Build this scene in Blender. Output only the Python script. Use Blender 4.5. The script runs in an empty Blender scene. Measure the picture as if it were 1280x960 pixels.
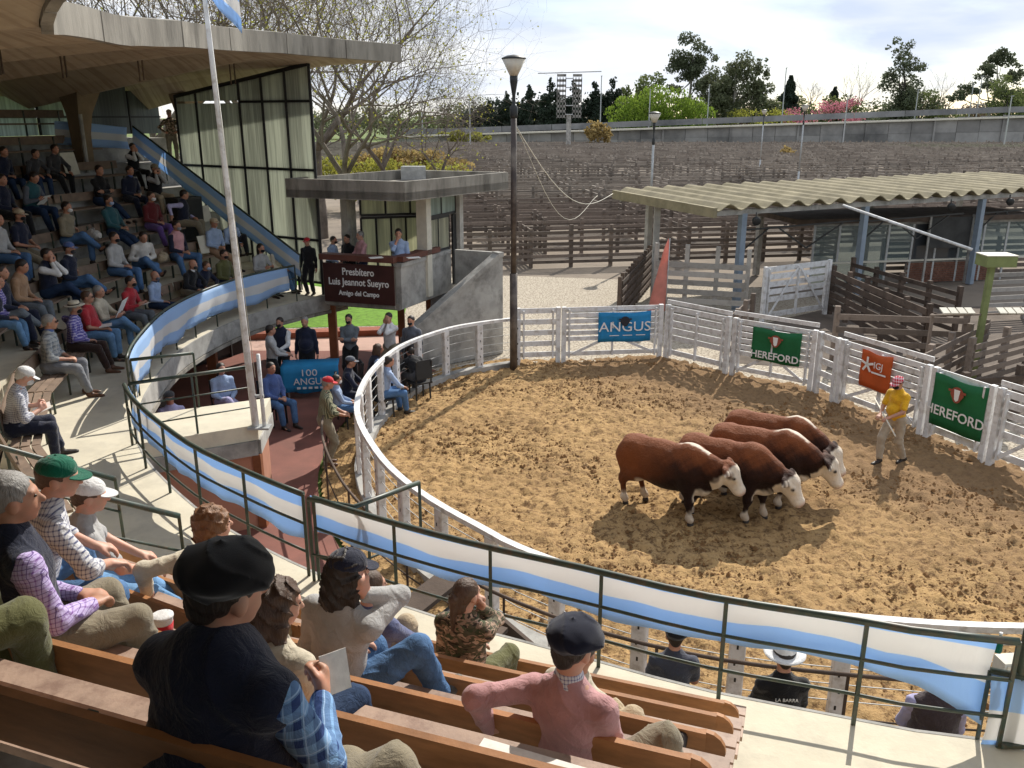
import bpy, math, random
import numpy as np
from mathutils import Vector, Matrix, Quaternion
random.seed(7); np.random.seed(7)
SC = bpy.context.scene
COL = SC.collection
# ------------------------------------------------------------------ camera
FPX = 1080.0; CH = 6.15; PITCH = math.atan(335/1080)
SP, CP = math.sin(PITCH), math.cos(PITCH)
cam = bpy.data.cameras.new('camera'); camo = bpy.data.objects.new('camera', cam); COL.objects.link(camo)
cam.sensor_width = 36; cam.lens = 36*FPX/1280; cam.clip_end = 3000; cam.clip_start = 0.05
camo.location = (0, 0, CH); camo.rotation_euler = (math.pi/2-PITCH, 0, 0)
SC.camera = camo
SC.render.resolution_x = 1024; SC.render.resolution_y = 768
# ------------------------------------------------------------------ light
SUN_EL = math.radians(39); SUN_AZ = math.atan2(.415, .91)      # azimuth from +Y towards +X
w = bpy.data.worlds.new('World'); SC.world = w; w.use_nodes = True
nt = w.node_tree; nt.nodes.clear()
wo = nt.nodes.new('ShaderNodeOutputWorld'); bg = nt.nodes.new('ShaderNodeBackground')
sky = nt.nodes.new('ShaderNodeTexSky'); sky.sky_type = 'NISHITA'; sky.sun_disc = False
sky.sun_elevation = SUN_EL; sky.sun_rotation = SUN_AZ; sky.air_density = 1.0; sky.dust_density = 0.4
tc = nt.nodes.new('ShaderNodeTexCoord'); mp = nt.nodes.new('ShaderNodeMapping'); mp.inputs['Scale'].default_value = (1.1, 1.1, 5.5)
mp.inputs['Location'].default_value = (2.3, .4, .2)
nz = nt.nodes.new('ShaderNodeTexNoise'); nz.inputs['Scale'].default_value = 1.7; nz.inputs['Detail'].default_value = 7; nz.inputs['Roughness'].default_value = .55
nz.inputs['Distortion'].default_value = .5
cr = nt.nodes.new('ShaderNodeValToRGB'); cr.color_ramp.elements[0].position = .33; cr.color_ramp.elements[1].position = .55
nz2 = nt.nodes.new('ShaderNodeTexNoise'); nz2.inputs['Scale'].default_value = 3.1; nz2.inputs['Detail'].default_value = 6
cr2 = nt.nodes.new('ShaderNodeValToRGB'); cr2.color_ramp.elements[0].position = .35; cr2.color_ramp.elements[1].position = .62
cr2.color_ramp.elements[0].color = (5.1, 5.8, 7.1, 1); cr2.color_ramp.elements[1].color = (8.1, 8.2, 8.3, 1)
mx = nt.nodes.new('ShaderNodeMix'); mx.data_type = 'RGBA'
L = nt.links.new
L(tc.outputs['Generated'], mp.inputs['Vector']); L(mp.outputs['Vector'], nz.inputs['Vector']); L(mp.outputs['Vector'], nz2.inputs['Vector'])
L(nz.outputs['Fac'], cr.inputs['Fac']); L(nz2.outputs['Fac'], cr2.inputs['Fac'])
L(cr.outputs['Color'], mx.inputs['Factor']); L(sky.outputs['Color'], mx.inputs[6]); L(cr2.outputs['Color'], mx.inputs[7])
L(mx.outputs[2], bg.inputs['Color']); L(bg.outputs['Background'], wo.inputs['Surface'])
bg.inputs['Strength'].default_value = 0.093
sun = bpy.data.lights.new('sun', 'SUN'); sun.energy = 3.9; sun.angle = math.radians(.5); sun.color = (1, .94, .84)
suno = bpy.data.objects.new('sun', sun); COL.objects.link(suno)
sd = Vector((math.sin(SUN_AZ)*math.cos(SUN_EL), math.cos(SUN_AZ)*math.cos(SUN_EL), math.sin(SUN_EL)))
suno.rotation_euler = sd.to_track_quat('Z', 'Y').to_euler()
SC.view_settings.view_transform = 'Standard'; SC.view_settings.look = 'None'; SC.view_settings.gamma = 1
SC.view_settings.exposure = 0.6
try:
    SC.cycles.max_bounces = 8; SC.cycles.diffuse_bounces = 5; SC.cycles.transparent_max_bounces = 8
except Exception: pass
# ------------------------------------------------------------------ points on known planes
def P(px, py, z=0.0):
    u = (px-640)/FPX; v = (480-py)/FPX
    d = (z-CH)/(-SP+v*CP)
    return Vector((u*d, d*(CP+v*SP), z))
def PY(px, py, y):
    u = (px-640)/FPX; v = (480-py)/FPX
    d = y/(CP+v*SP)
    return Vector((u*d, y, CH+d*(-SP+v*CP)))
def proj(p):
    x, y, z = p
    d = y*CP-(z-CH)*SP
    return 640+FPX*x/d, 480-FPX*((y*SP+(z-CH)*CP)/d), d
# ------------------------------------------------------------------ object helpers
def tag(o, label=None, cat=None, group=None, kind=None):
    if label: o['label'] = label
    if cat: o['category'] = cat
    if group: o['group'] = group
    if kind: o['kind'] = kind
    return o
def empty(name, loc=(0, 0, 0), rz=0.0, label=None, cat=None, group=None, kind=None):
    o = bpy.data.objects.new(name, None); COL.objects.link(o)
    o.location = loc; o.rotation_euler = (0, 0, rz); o.empty_display_size = .2
    return tag(o, label, cat, group, kind)
def link_mesh(name, me, parent=None, mat=None, loc=None):
    o = bpy.data.objects.new(name, me); COL.objects.link(o)
    if mat is not None:
        if len(me.materials) == 0: me.materials.append(mat)
    if parent is not None: o.parent = parent
    if loc is not None: o.location = loc
    return o
def mesh_from(name, v, f, mat=None, smooth=False, mi=None):
    me = bpy.data.meshes.new(name)
    if isinstance(v, np.ndarray): v = v.tolist()
    if isinstance(f, np.ndarray): f = f.tolist()
    me.from_pydata(v, [], f)
    if mat is not None:
        for m in (mat if isinstance(mat, (list, tuple)) else [mat]): me.materials.append(m)
    if mi is not None: me.polygons.foreach_set('material_index', mi)
    if smooth: me.polygons.foreach_set('use_smooth', [True]*len(me.polygons))
    me.update()
    return me
BOXF = [(0, 3, 2, 1), (4, 5, 6, 7), (0, 1, 5, 4), (1, 2, 6, 5), (2, 3, 7, 6), (3, 0, 4, 7)]
class MB:
    def __init__(s): s.v = []; s.f = []; s.sm = False
    def add(s, v, f):
        n = len(s.v); s.v += [tuple(p) for p in v]; s.f += [tuple(i+n for i in q) for q in f]; return s
    def box(s, c, size, R=None):
        hx, hy, hz = size[0]/2, size[1]/2, size[2]/2
        vs = [Vector(p) for p in [(-hx, -hy, -hz), (hx, -hy, -hz), (hx, hy, -hz), (-hx, hy, -hz), (-hx, -hy, hz), (hx, -hy, hz), (hx, hy, hz), (-hx, hy, hz)]]
        if R is not None: vs = [R @ p for p in vs]
        c = Vector(c)
        return s.add([p+c for p in vs], BOXF)
    def bar(s, a, b, w, h, up=(0, 0, 1)):
        a = Vector(a); b = Vector(b); R = frame(b-a, up)
        return s.box((a+b)/2, ((b-a).length, w, h), R)
    def tube(s, pts, r, n=8, cap=True, closed=False):
        pts = [Vector(p) for p in pts]; m = len(pts)
        rs = r if isinstance(r, (list, tuple)) else [r]*m
        base = len(s.v); u = None
        for i, p in enumerate(pts):
            if closed: t = pts[(i+1) % m]-pts[i-1]
            else: t = pts[min(i+1, m-1)]-pts[max(i-1, 0)]
            if t.length < 1e-9: t = Vector((0, 0, 1))
            t.normalize()
            if u is None:
                u = t.orthogonal().normalized()
            else:
                u = (u - t*u.dot(t))
                u = u.normalized() if u.length > 1e-6 else t.orthogonal().normalized()
            w_ = t.cross(u)
            for k in range(n):
                a = 2*math.pi*k/n
                q = p+(u*math.cos(a)+w_*math.sin(a))*rs[i]; s.v.append((q.x, q.y, q.z))
        mm = m if closed else m-1
        for i in range(mm):
            j = (i+1) % m
            for k in range(n):
                k2 = (k+1) % n
                s.f.append((base+i*n+k, base+i*n+k2, base+j*n+k2, base+j*n+k))
        if cap and not closed:
            s.f.append(tuple(base+k for k in range(n-1, -1, -1)))
            s.f.append(tuple(base+(m-1)*n+k for k in range(n)))
        return s
    def lathe(s, prof, c=(0, 0, 0), n=16, R=None):
        base = len(s.v); c = Vector(c)
        for r, z in prof:
            for k in range(n):
                a = 2*math.pi*k/n; q = Vector((r*math.cos(a), r*math.sin(a), z))
                if R is not None: q = R @ q
                q = q+c; s.v.append((q.x, q.y, q.z))
        for i in range(len(prof)-1):
            for k in range(n):
                k2 = (k+1) % n
                s.f.append((base+i*n+k, base+i*n+k2, base+(i+1)*n+k2, base+(i+1)*n+k))
        s.f.append(tuple(base+k for k in range(n-1, -1, -1)))
        s.f.append(tuple(base+(len(prof)-1)*n+k for k in range(n)))
        return s
    def prism(s, poly, z0, z1):
        n = len(poly)
        area = sum(poly[i][0]*poly[(i+1) % n][1]-poly[(i+1) % n][0]*poly[i][1] for i in range(n))
        if area < 0: poly = poly[::-1]
        base = len(s.v)
        s.v += [(p[0], p[1], z0) for p in poly]+[(p[0], p[1], z1) for p in poly]
        s.f.append(tuple(base+i for i in range(n-1, -1, -1))); s.f.append(tuple(base+n+i for i in range(n)))
        for i in range(n):
            j = (i+1) % n; s.f.append((base+i, base+j, base+n+j, base+n+i))
        return s
    def strip(s, A, B):
        base = len(s.v); n = len(A)
        s.v += [tuple(p) for p in A]+[tuple(p) for p in B]
        for i in range(n-1): s.f.append((base+i, base+i+1, base+n+i+1, base+n+i))
        return s
    def sweep(s, rows):
        """rows: list of equal-length closed section loops"""
        base = len(s.v); n = len(rows[0])
        for r in rows: s.v += [tuple(p) for p in r]
        for i in range(len(rows)-1):
            for k in range(n):
                k2 = (k+1) % n
                s.f.append((base+i*n+k, base+i*n+k2, base+(i+1)*n+k2, base+(i+1)*n+k))
        s.f.append(tuple(base+k for k in range(n-1, -1, -1))); e = base+(len(rows)-1)*n
        s.f.append(tuple(e+k for k in range(n)))
        return s
    def mesh(s, name, mat, smooth=False): return mesh_from(name, s.v, s.f, mat, smooth)
    def build(s, name, mat, parent=None, smooth=False):
        return link_mesh(name, s.mesh(name, mat, smooth), parent)
def frame(x, up=(0, 0, 1)):
    x = Vector(x).normalized(); up = Vector(up)
    if abs(x.dot(up)) > .98: up = Vector((0, 1, 0)) if abs(x.y) < .9 else Vector((1, 0, 0))
    y = up.cross(x).normalized(); z = x.cross(y)
    return Matrix((x, y, z)).transposed()
UNIT = {}
def unit_box(mat):
    if mat.name not in UNIT:
        b = MB(); e = .5; q = .47   # lightly chamfered ends
        b.box((0, 0, 0), (1, 1, 1)); UNIT[mat.name] = b.mesh('plank', mat)
    return UNIT[mat.name]
def plank(name, parent, a, b, w, h, mat, up=(0, 0, 1)):
    """a piece from a to b (in the parent's own space), w wide, h high"""
    a = Vector(a); b = Vector(b)
    o = bpy.data.objects.new(name, unit_box(mat)); COL.objects.link(o)
    M4 = frame(b-a, up).to_4x4() @ Matrix.Diagonal(((b-a).length, w, h, 1))
    M4.translation = (a+b)/2
    if parent is not None: o.parent = parent
    o.matrix_basis = M4
    return o
def catmull(pts, n=8):
    pts = [Vector(p) for p in pts]; out = []
    q = [pts[0]*2-pts[1]]+pts+[pts[-1]*2-pts[-2]]
    for i in range(1, len(q)-2):
        for k in range(n):
            t = k/n; a, b, c, d = q[i-1], q[i], q[i+1], q[i+2]
            out.append(.5*((2*b)+(c-a)*t+(2*a-5*b+4*c-d)*t*t+(3*b-a-3*c+d)*t**3))
    out.append(pts[-1]); return out
class Curve:
    """arc-length curve in plan; off>0 is to the outside (left-hand) of travel"""
    def __init__(s, pts):
        s.p = [Vector((q[0], q[1])) for q in pts]
        s.l = [0]
        for i in range(1, len(s.p)): s.l.append(s.l[-1]+(s.p[i]-s.p[i-1]).length)
        s.L = s.l[-1]
    def at(s, l):
        l = max(0, min(s.L, l)); 
        import bisect
        i = min(max(bisect.bisect_right(s.l, l)-1, 0), len(s.p)-2)
        t = (l-s.l[i])/(s.l[i+1]-s.l[i]+1e-9)
        return s.p[i].lerp(s.p[i+1], t)
    def tan(s, l): return (s.at(min(l+.4, s.L))-s.at(max(l-.4, 0))).normalized()
    def nrm(s, l):
        t = s.tan(l); return Vector((-t.y, t.x))
    def off(s, l, o, z=0.0):
        p = s.at(l)+s.nrm(l)*o; return Vector((p.x, p.y, z))
    def line(s, l0, l1, o, z=0.0, step=.5):
        n = max(2, int(abs(l1-l0)/step)+1)
        return [s.off(l0+(l1-l0)*i/(n-1), o, z) for i in range(n)]
def text_obj(txt, size, parent, M4, mat, depth=.004, align='CENTER', name='lettering', sx=1.0, bold=0):
    cu = bpy.data.curves.new('txt', 'FONT'); cu.body = txt; cu.size = size; cu.extrude = depth; cu.align_x = align; cu.align_y = 'CENTER'
    cu.resolution_u = 3; cu.offset = bold
    tmp = bpy.data.objects.new('tmp', cu); COL.objects.link(tmp)
    dg = bpy.context.evaluated_depsgraph_get(); dg.update()
    me = bpy.data.meshes.new_from_object(tmp.evaluated_get(dg))
    bpy.data.objects.remove(tmp); me.materials.clear(); me.materials.append(mat)
    o = bpy.data.objects.new(name, me); COL.objects.link(o)
    if parent is not None: o.parent = parent
    o.matrix_basis = M4 @ Matrix.Diagonal((sx, 1, 1, 1))
    return o
# ------------------------------------------------------------------ materials
MATS = {}
class NT:
    def __init__(s, name):
        s.m = bpy.data.materials.new(name); s.m.use_nodes = True; s.t = s.m.node_tree
        s.b = s.t.nodes['Principled BSDF']; s.out = s.t.nodes['Material Output']
    def n(s, typ, **kw):
        x = s.t.nodes.new(typ)
        for k, v in kw.items(): setattr(x, k, v)
        return x
    def l(s, a, b): s.t.links.new(a, b)
    def math(s, op, a, b=None, c=None):
        x = s.n('ShaderNodeMath', operation=op)
        for i, q in enumerate((a, b, c)):
            if q is None: continue
            if isinstance(q, (int, float)): x.inputs[i].default_value = q
            else: s.l(q, x.inputs[i])
        return x.outputs[0]
    def mix(s, f, a, b, blend='MIX'):
        x = s.n('ShaderNodeMix', data_type='RGBA', blend_type=blend)
        for i, q in ((0, f), (6, a), (7, b)):
            if isinstance(q, (int, float)): x.inputs[i].default_value = q
            elif isinstance(q, (tuple, list)): x.inputs[i].default_value = (*q[:3], 1)
            else: s.l(q, x.inputs[i])
        return x.outputs[2]
    def noise(s, vec, scale, detail=4, rough=.55, dist=0):
        x = s.n('ShaderNodeTexNoise'); x.inputs['Scale'].default_value = scale; x.inputs['Detail'].default_value = detail
        x.inputs['Roughness'].default_value = rough; x.inputs['Distortion'].default_value = dist
        if vec is not None: s.l(vec, x.inputs['Vector'])
        return x.outputs['Fac']
    def ramp(s, f, stops):
        x = s.n('ShaderNodeValToRGB'); e = x.color_ramp.elements
        while len(e) < len(stops): e.new(.5)
        for q, (p, c) in zip(e, stops):
            q.position = p; q.color = (*c, 1) if len(c) == 3 else c
        s.l(f, x.inputs['Fac']); return x.outputs['Color']
    def coord(s, kind='Object', scale=(1, 1, 1), rot=(0, 0, 0)):
        if kind == 'World':
            g = s.n('ShaderNodeNewGeometry').outputs['Position']
        else: g = s.n('ShaderNodeTexCoord').outputs[kind]
        mpn = s.n('ShaderNodeMapping'); mpn.inputs['Scale'].default_value = scale; mpn.inputs['Rotation'].default_value = rot
        s.l(g, mpn.inputs['Vector']); return mpn.outputs['Vector']
    def bump(s, h, strength=.3, dist=.02):
        x = s.n('ShaderNodeBump'); x.inputs['Strength'].default_value = strength; x.inputs['Distance'].default_value = dist
        s.l(h, x.inputs['Height']); s.l(x.outputs['Normal'], s.b.inputs['Normal'])
    def rnd(s): return s.n('ShaderNodeObjectInfo').outputs['Random']
def mulc(c, k): return tuple(min(1, max(0, x*k)) for x in c)
def mk(name, col, rough=.8, var=.25, scale=6, bump=.25, bscale=45, bdist=.01, metal=0.0, kind='World', rnd=0.0, stretch=(1, 1, 1), spec=.4, dirt=None, dirt_scale=1.5, transl=0.0):
    if name in MATS: return MATS[name]
    t = NT(name); v = t.coord(kind, stretch)
    n1 = t.noise(v, scale, 5, .6)
    c = t.mix(t.ramp(n1, [(.3, (0, 0, 0)), (.7, (1, 1, 1))]), mulc(col, 1-var), mulc(col, 1+var))
    if dirt:
        n3 = t.noise(v, dirt_scale, 6, .65)
        c = t.mix(t.ramp(n3, [(.48, (0, 0, 0)), (.68, (.8, .8, .8))]), c, dirt)
    if rnd:
        r = t.math('MULTIPLY_ADD', t.rnd(), 2*rnd, 1-rnd)
        vm = t.n('ShaderNodeVectorMath', operation='SCALE'); t.l(c, vm.inputs[0]); t.l(r, vm.inputs['Scale']); c = vm.outputs[0]
    t.l(c, t.b.inputs['Base Color'])
    t.b.inputs['Roughness'].default_value = rough; t.b.inputs['Metallic'].default_value = metal
    t.b.inputs['Specular IOR Level'].default_value = spec
    if bump: t.bump(t.noise(v, bscale, 5, .6), bump, bdist)
    if transl:
        tr = t.n('ShaderNodeBsdfTranslucent'); t.l(c, tr.inputs['Color'])
        ms = t.n('ShaderNodeMixShader'); ms.inputs[0].default_value = transl
        t.l(t.b.outputs[0], ms.inputs[1]); t.l(tr.outputs[0], ms.inputs[2]); t.l(ms.outputs[0], t.out.inputs['Surface'])
    MATS[name] = t.m; return t.m
# ------------------------------------------------------------------ solid modelling for bodies
def _cap(X, Y, Z, a, b, ra, rb, fd=None, fs=1.0):
    ax, ay, az = a; bx, by, bz = b[0]-a[0], b[1]-a[1], b[2]-a[2]
    L2 = bx*bx+by*by+bz*bz+1e-9
    px, py, pz = X-ax, Y-ay, Z-az
    h = np.clip((px*bx+py*by+pz*bz)/L2, 0, 1)
    qx, qy, qz = px-h*bx, py-h*by, pz-h*bz
    r = ra+(rb-ra)*h
    if fd is None: return np.sqrt(qx*qx+qy*qy+qz*qz)-r
    c = qx*fd[0]+qy*fd[1]+qz*fd[2]
    d2 = qx*qx+qy*qy+qz*qz-c*c+(c/fs)**2
    return (np.sqrt(np.maximum(d2, 0))-r)*min(1, fs)
def _ell(X, Y, Z, c, r, R=None):
    px, py, pz = X-c[0], Y-c[1], Z-c[2]
    if R is not None:
        a = [R[0][i]*px+R[1][i]*py+R[2][i]*pz for i in range(3)]; px, py, pz = a
    k0 = np.sqrt((px/r[0])**2+(py/r[1])**2+(pz/r[2])**2)
    k1 = np.sqrt((px/r[0]**2)**2+(py/r[1]**2)**2+(pz/r[2]**2)**2)+1e-6
    return k0*(k0-1)/k1
EDG = [(0, 1), (2, 3), (4, 5), (6, 7), (0, 2), (1, 3), (4, 6), (5, 7), (0, 4), (1, 5), (2, 6), (3, 7)]
def surface_net(f, org, vox):
    nx, ny, nz_ = f.shape
    ins = f < 0
    cor = [ins[(i & 1):nx-1+(i & 1), ((i >> 1) & 1):ny-1+((i >> 1) & 1), ((i >> 2) & 1):nz_-1+((i >> 2) & 1)] for i in range(8)]
    cnt = sum(c.astype(np.int8) for c in cor); act = (cnt > 0) & (cnt < 8)
    idx = np.argwhere(act)
    if len(idx) == 0: return np.zeros((0, 3)), np.zeros((0, 4), int)
    vid = -np.ones(act.shape, dtype=np.int64); vid[act] = np.arange(len(idx))
    I, J, K = idx.T
    vals = [f[I+(i & 1), J+((i >> 1) & 1), K+((i >> 2) & 1)] for i in range(8)]
    acc = np.zeros((len(idx), 3)); num = np.zeros(len(idx))
    for a, b in EDG:
        va, vb = vals[a], vals[b]; m = (va < 0) != (vb < 0)
        t = np.where(m, va/(va-vb+1e-12), 0)
        pa = np.array([a & 1, (a >> 1) & 1, (a >> 2) & 1]); pb = np.array([b & 1, (b >> 1) & 1, (b >> 2) & 1])
        acc += (pa+(pb-pa)*t[:, None])*m[:, None]; num += m
    V = (idx+acc/num[:, None])*vox+org
    F = []
    for ax in range(3):
        o = [0, 0, 0]; o[ax] = 1
        A = ins[:nx-o[0], :ny-o[1], :nz_-o[2]]; B = ins[o[0]:, o[1]:, o[2]:]
        ch = A != B
        u, v_ = [(1, 2), (2, 0), (0, 1)][ax]
        ii = np.argwhere(ch); ok = (ii[:, u] > 0) & (ii[:, v_] > 0) & (ii[:, u] < f.shape[u]-1) & (ii[:, v_] < f.shape[v_]-1)
        ii = ii[ok]
        if len(ii) == 0: continue
        def g(du, dv):
            k = ii.copy(); k[:, u] -= du; k[:, v_] -= dv; return vid[k[:, 0], k[:, 1], k[:, 2]]
        q = np.stack([g(1, 1), g(0, 1), g(0, 0), g(1, 0)], 1)
        fl = A[ii[:, 0], ii[:, 1], ii[:, 2]]
        q = np.where(fl[:, None], q, q[:, ::-1]); F.append(q)
    F = np.concatenate(F) if F else np.zeros((0, 4), int)
    F = F[(F >= 0).all(1)]
    return V, F
def sdf_mesh(prims, vox, k=.03, noise=None, cut=None):
    """prims: ('c',a,b,ra,rb[,fd,fs]) or ('e',c,r[,R]); optional negative ones start with '-'"""
    lo = np.array([1e9]*3); hi = -lo; bbs = []
    for p in prims:
        if p[0].endswith('c'):
            a, b = np.array(p[1][:]), np.array(p[2][:]); r = max(p[3], p[4])*(max(1, p[6]) if len(p) > 6 else 1)
            l, h = np.minimum(a, b)-r, np.maximum(a, b)+r
        else:
            c = np.array(p[1][:]); r = max(p[2]) if len(p) > 3 and p[3] is not None else np.array(p[2]); l, h = c-r, c+r
        bbs.append((l, h))
        if not p[0].startswith('-'): lo = np.minimum(lo, l); hi = np.maximum(hi, h)
    lo = lo-vox*2.5-k*.3; hi = hi+vox*2.5+k*.3
    n = np.ceil((hi-lo)/vox).astype(int)+1
    f = np.full(tuple(n), 1.0, dtype=np.float32)
    gx = [(lo[i]+np.arange(n[i])*vox).astype(np.float32) for i in range(3)]
    pad = k*1.0+vox*2
    for p, (l, h) in zip(prims, bbs):
        s0 = np.clip(np.floor((l-pad-lo)/vox).astype(int), 0, n-1); s1 = np.clip(np.ceil((h+pad-lo)/vox).astype(int)+1, 1, n)
        if (s1 <= s0).any(): continue
        X = gx[0][s0[0]:s1[0], None, None]; Y = gx[1][None, s0[1]:s1[1], None]; Z = gx[2][None, None, s0[2]:s1[2]]
        d = _cap(X, Y, Z, *p[1:]) if p[0].endswith('c') else _ell(X, Y, Z, *p[1:])
        sl = (slice(s0[0], s1[0]), slice(s0[1], s1[1]), slice(s0[2], s1[2])); g = f[sl]
        if p[0].startswith('-'):
            d = -d; hh = np.maximum(k*.5-np.abs(g-d), 0)/(k*.5); f[sl] = np.maximum(g, d)+hh*hh*k*.125
        else:
            hh = np.maximum(k-np.abs(g-d), 0)/k; f[sl] = np.minimum(g, d)-hh*hh*k*.25
    if noise or cut:
        X = gx[0][:, None, None]; Y = gx[1][None, :, None]; Z = gx[2][None, None, :]
        if noise: f = f+noise(X, Y, Z)
        if cut: f = cut(f, X, Y, Z)
    return surface_net(f, lo, vox)
def relax(V, F, it=1, lam=.5):
    if len(V) == 0: return V
    E_ = np.concatenate([F[:, [0, 1]], F[:, [1, 2]], F[:, [2, 3]], F[:, [3, 0]]]); E_ = np.concatenate([E_, E_[:, ::-1]])
    deg = np.bincount(E_[:, 0], minlength=len(V))[:, None]+1e-9
    for _ in range(it):
        S = np.zeros_like(V)
        for a in range(3): S[:, a] = np.bincount(E_[:, 0], weights=V[E_[:, 1], a], minlength=len(V))
        V = V+(S/deg-V)*lam
    return V
def blob(name, prims, vox, mat, parent, k=.03, noise=None, it=1, cut=None):
    V, F = sdf_mesh(prims, vox, k, noise, cut)
    if it: V = relax(V, F, it)
    me = mesh_from(name, V, F, mat, True)
    return link_mesh(name, me, parent)
def folds(amp=.004, sc=22, seed=0):
    a, b, c, e = [seed*1.7+x for x in (0, 1.3, 2.1, 4.2)]
    def f(X, Y, Z):
        w_ = np.sin(X*sc+a+2.2*np.sin(Y*sc*.6+b))*np.sin(Z*sc*1.1+c+1.9*np.sin(X*sc*.5+e))
        u_ = np.sin((X+Z)*sc*1.9+b+1.5*np.sin(Y*sc+a))*.5
        r_ = 1-np.abs(np.sin((Z*.9+X*.35+Y*.3)*sc*.8+a+2.6*np.sin(X*sc*.35+e)+1.6*np.sin(Y*sc*.4+c)))
        return (w_*.6+u_*np.sin(Y*sc*1.3+c)*.6)*amp-(r_**5)*amp*1.6
    return f
# ------------------------------------------------------------------ people
SKIN = None
def ik(a, t, l1, l2, hint):
    a = Vector(a); t = Vector(t); d = t-a; L = min(d.length, (l1+l2)*.995)
    if d.length < 1e-6: d = Vector((0, 0, -1))
    d.normalize(); t = a+d*L
    x = (l1*l1-l2*l2+L*L)/(2*L); h = math.sqrt(max(0, l1*l1-x*x))
    hv = Vector(hint); hv = hv-d*hv.dot(d)
    if hv.length < 1e-5: hv = d.orthogonal()
    return a+d*x+hv.normalized()*h, t
def hand_prims(wrist, dirv, palm_n, side, curl=.5, fine=True, s=1.0, spread=0):
    """palm and five fingers. dirv: where the hand points; palm_n: where the palm looks"""
    d = Vector(dirv).normalized(); n = Vector(palm_n); n = (n-d*n.dot(d)).normalized()
    lat = d.cross(n)*side      # towards the thumb
    w_ = Vector(wrist); pr = []
    pc = w_+d*.05*s
    pr.append(('c', w_, w_+d*.03*s, .026*s, .03*s, n, .65))
    pr.append(('c', w_+d*.03*s+lat*.012*s, w_+d*.085*s+lat*.022*s, .026*s, .022*s, n, .6))
    pr.append(('c', w_+d*.03*s-lat*.012*s, w_+d*.08*s-lat*.024*s, .026*s, .02*s, n, .6))
    if not fine:
        e = w_+d*.09*s; m = e+(d*(1-curl*.6)+n*curl*.8).normalized()*.045*s
        pr.append(('c', e, m, .026*s, .02*s, n, .55)); pr.append(('c', m, m+(d*(1-curl*1.3)+n*curl*1.4).normalized()*.035*s, .02*s, .015*s, n, .6))
        t0 = w_+d*.03*s+lat*.028*s; pr.append(('c', t0, t0+(d*.7+lat*.6+n*.4).normalized()*.05*s, .013*s, .01*s))
        return pr
    for i, (o, ln, r) in enumerate([(.031, .072, .0085), (.0105, .08, .009), (-.0105, .074, .0085), (-.03, .058, .0075)]):
        k_ = w_+d*(.088-abs(o)*.18)*s+lat*o*s; c = curl*(1+.12*i)
        ang = [c*.9, c*1.9, c*2.7]; p = k_
        fl = [.45, .3, .25]
        for j in range(3):
            dd = (d*math.cos(ang[j])+n*math.sin(ang[j])+lat*o*(2.5+spread)).normalized(); q = p+dd*ln*fl[j]*s*1.05
            pr.append(('c', p, q, r*s*(1-.08*j), r*s*(1-.08*(j+1)))); p = q
    t0 = w_+d*.022*s+lat*.022*s; t1 = t0+(d*.55+lat*.65+n*.35).normalized()*.038*s
    t2 = t1+(d*.9+lat*.15+n*.35*(1+curl)).normalized()*.032*s; t3 = t2+(d*.9-lat*.15+n*.4*(1+curl)).normalized()*.024*s
    pr += [('c', t0, t1, .014*s, .011*s), ('c', t1, t2, .011*s, .0095*s), ('c', t2, t3, .0095*s, .008*s)]
    return pr
def rotv(v, yaw=0, pitch=0, roll=0):
    return Matrix.Rotation(yaw, 3, 'Z') @ Matrix.Rotation(pitch, 3, 'X') @ Matrix.Rotation(roll, 3, 'Y') @ Vector(v)
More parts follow.
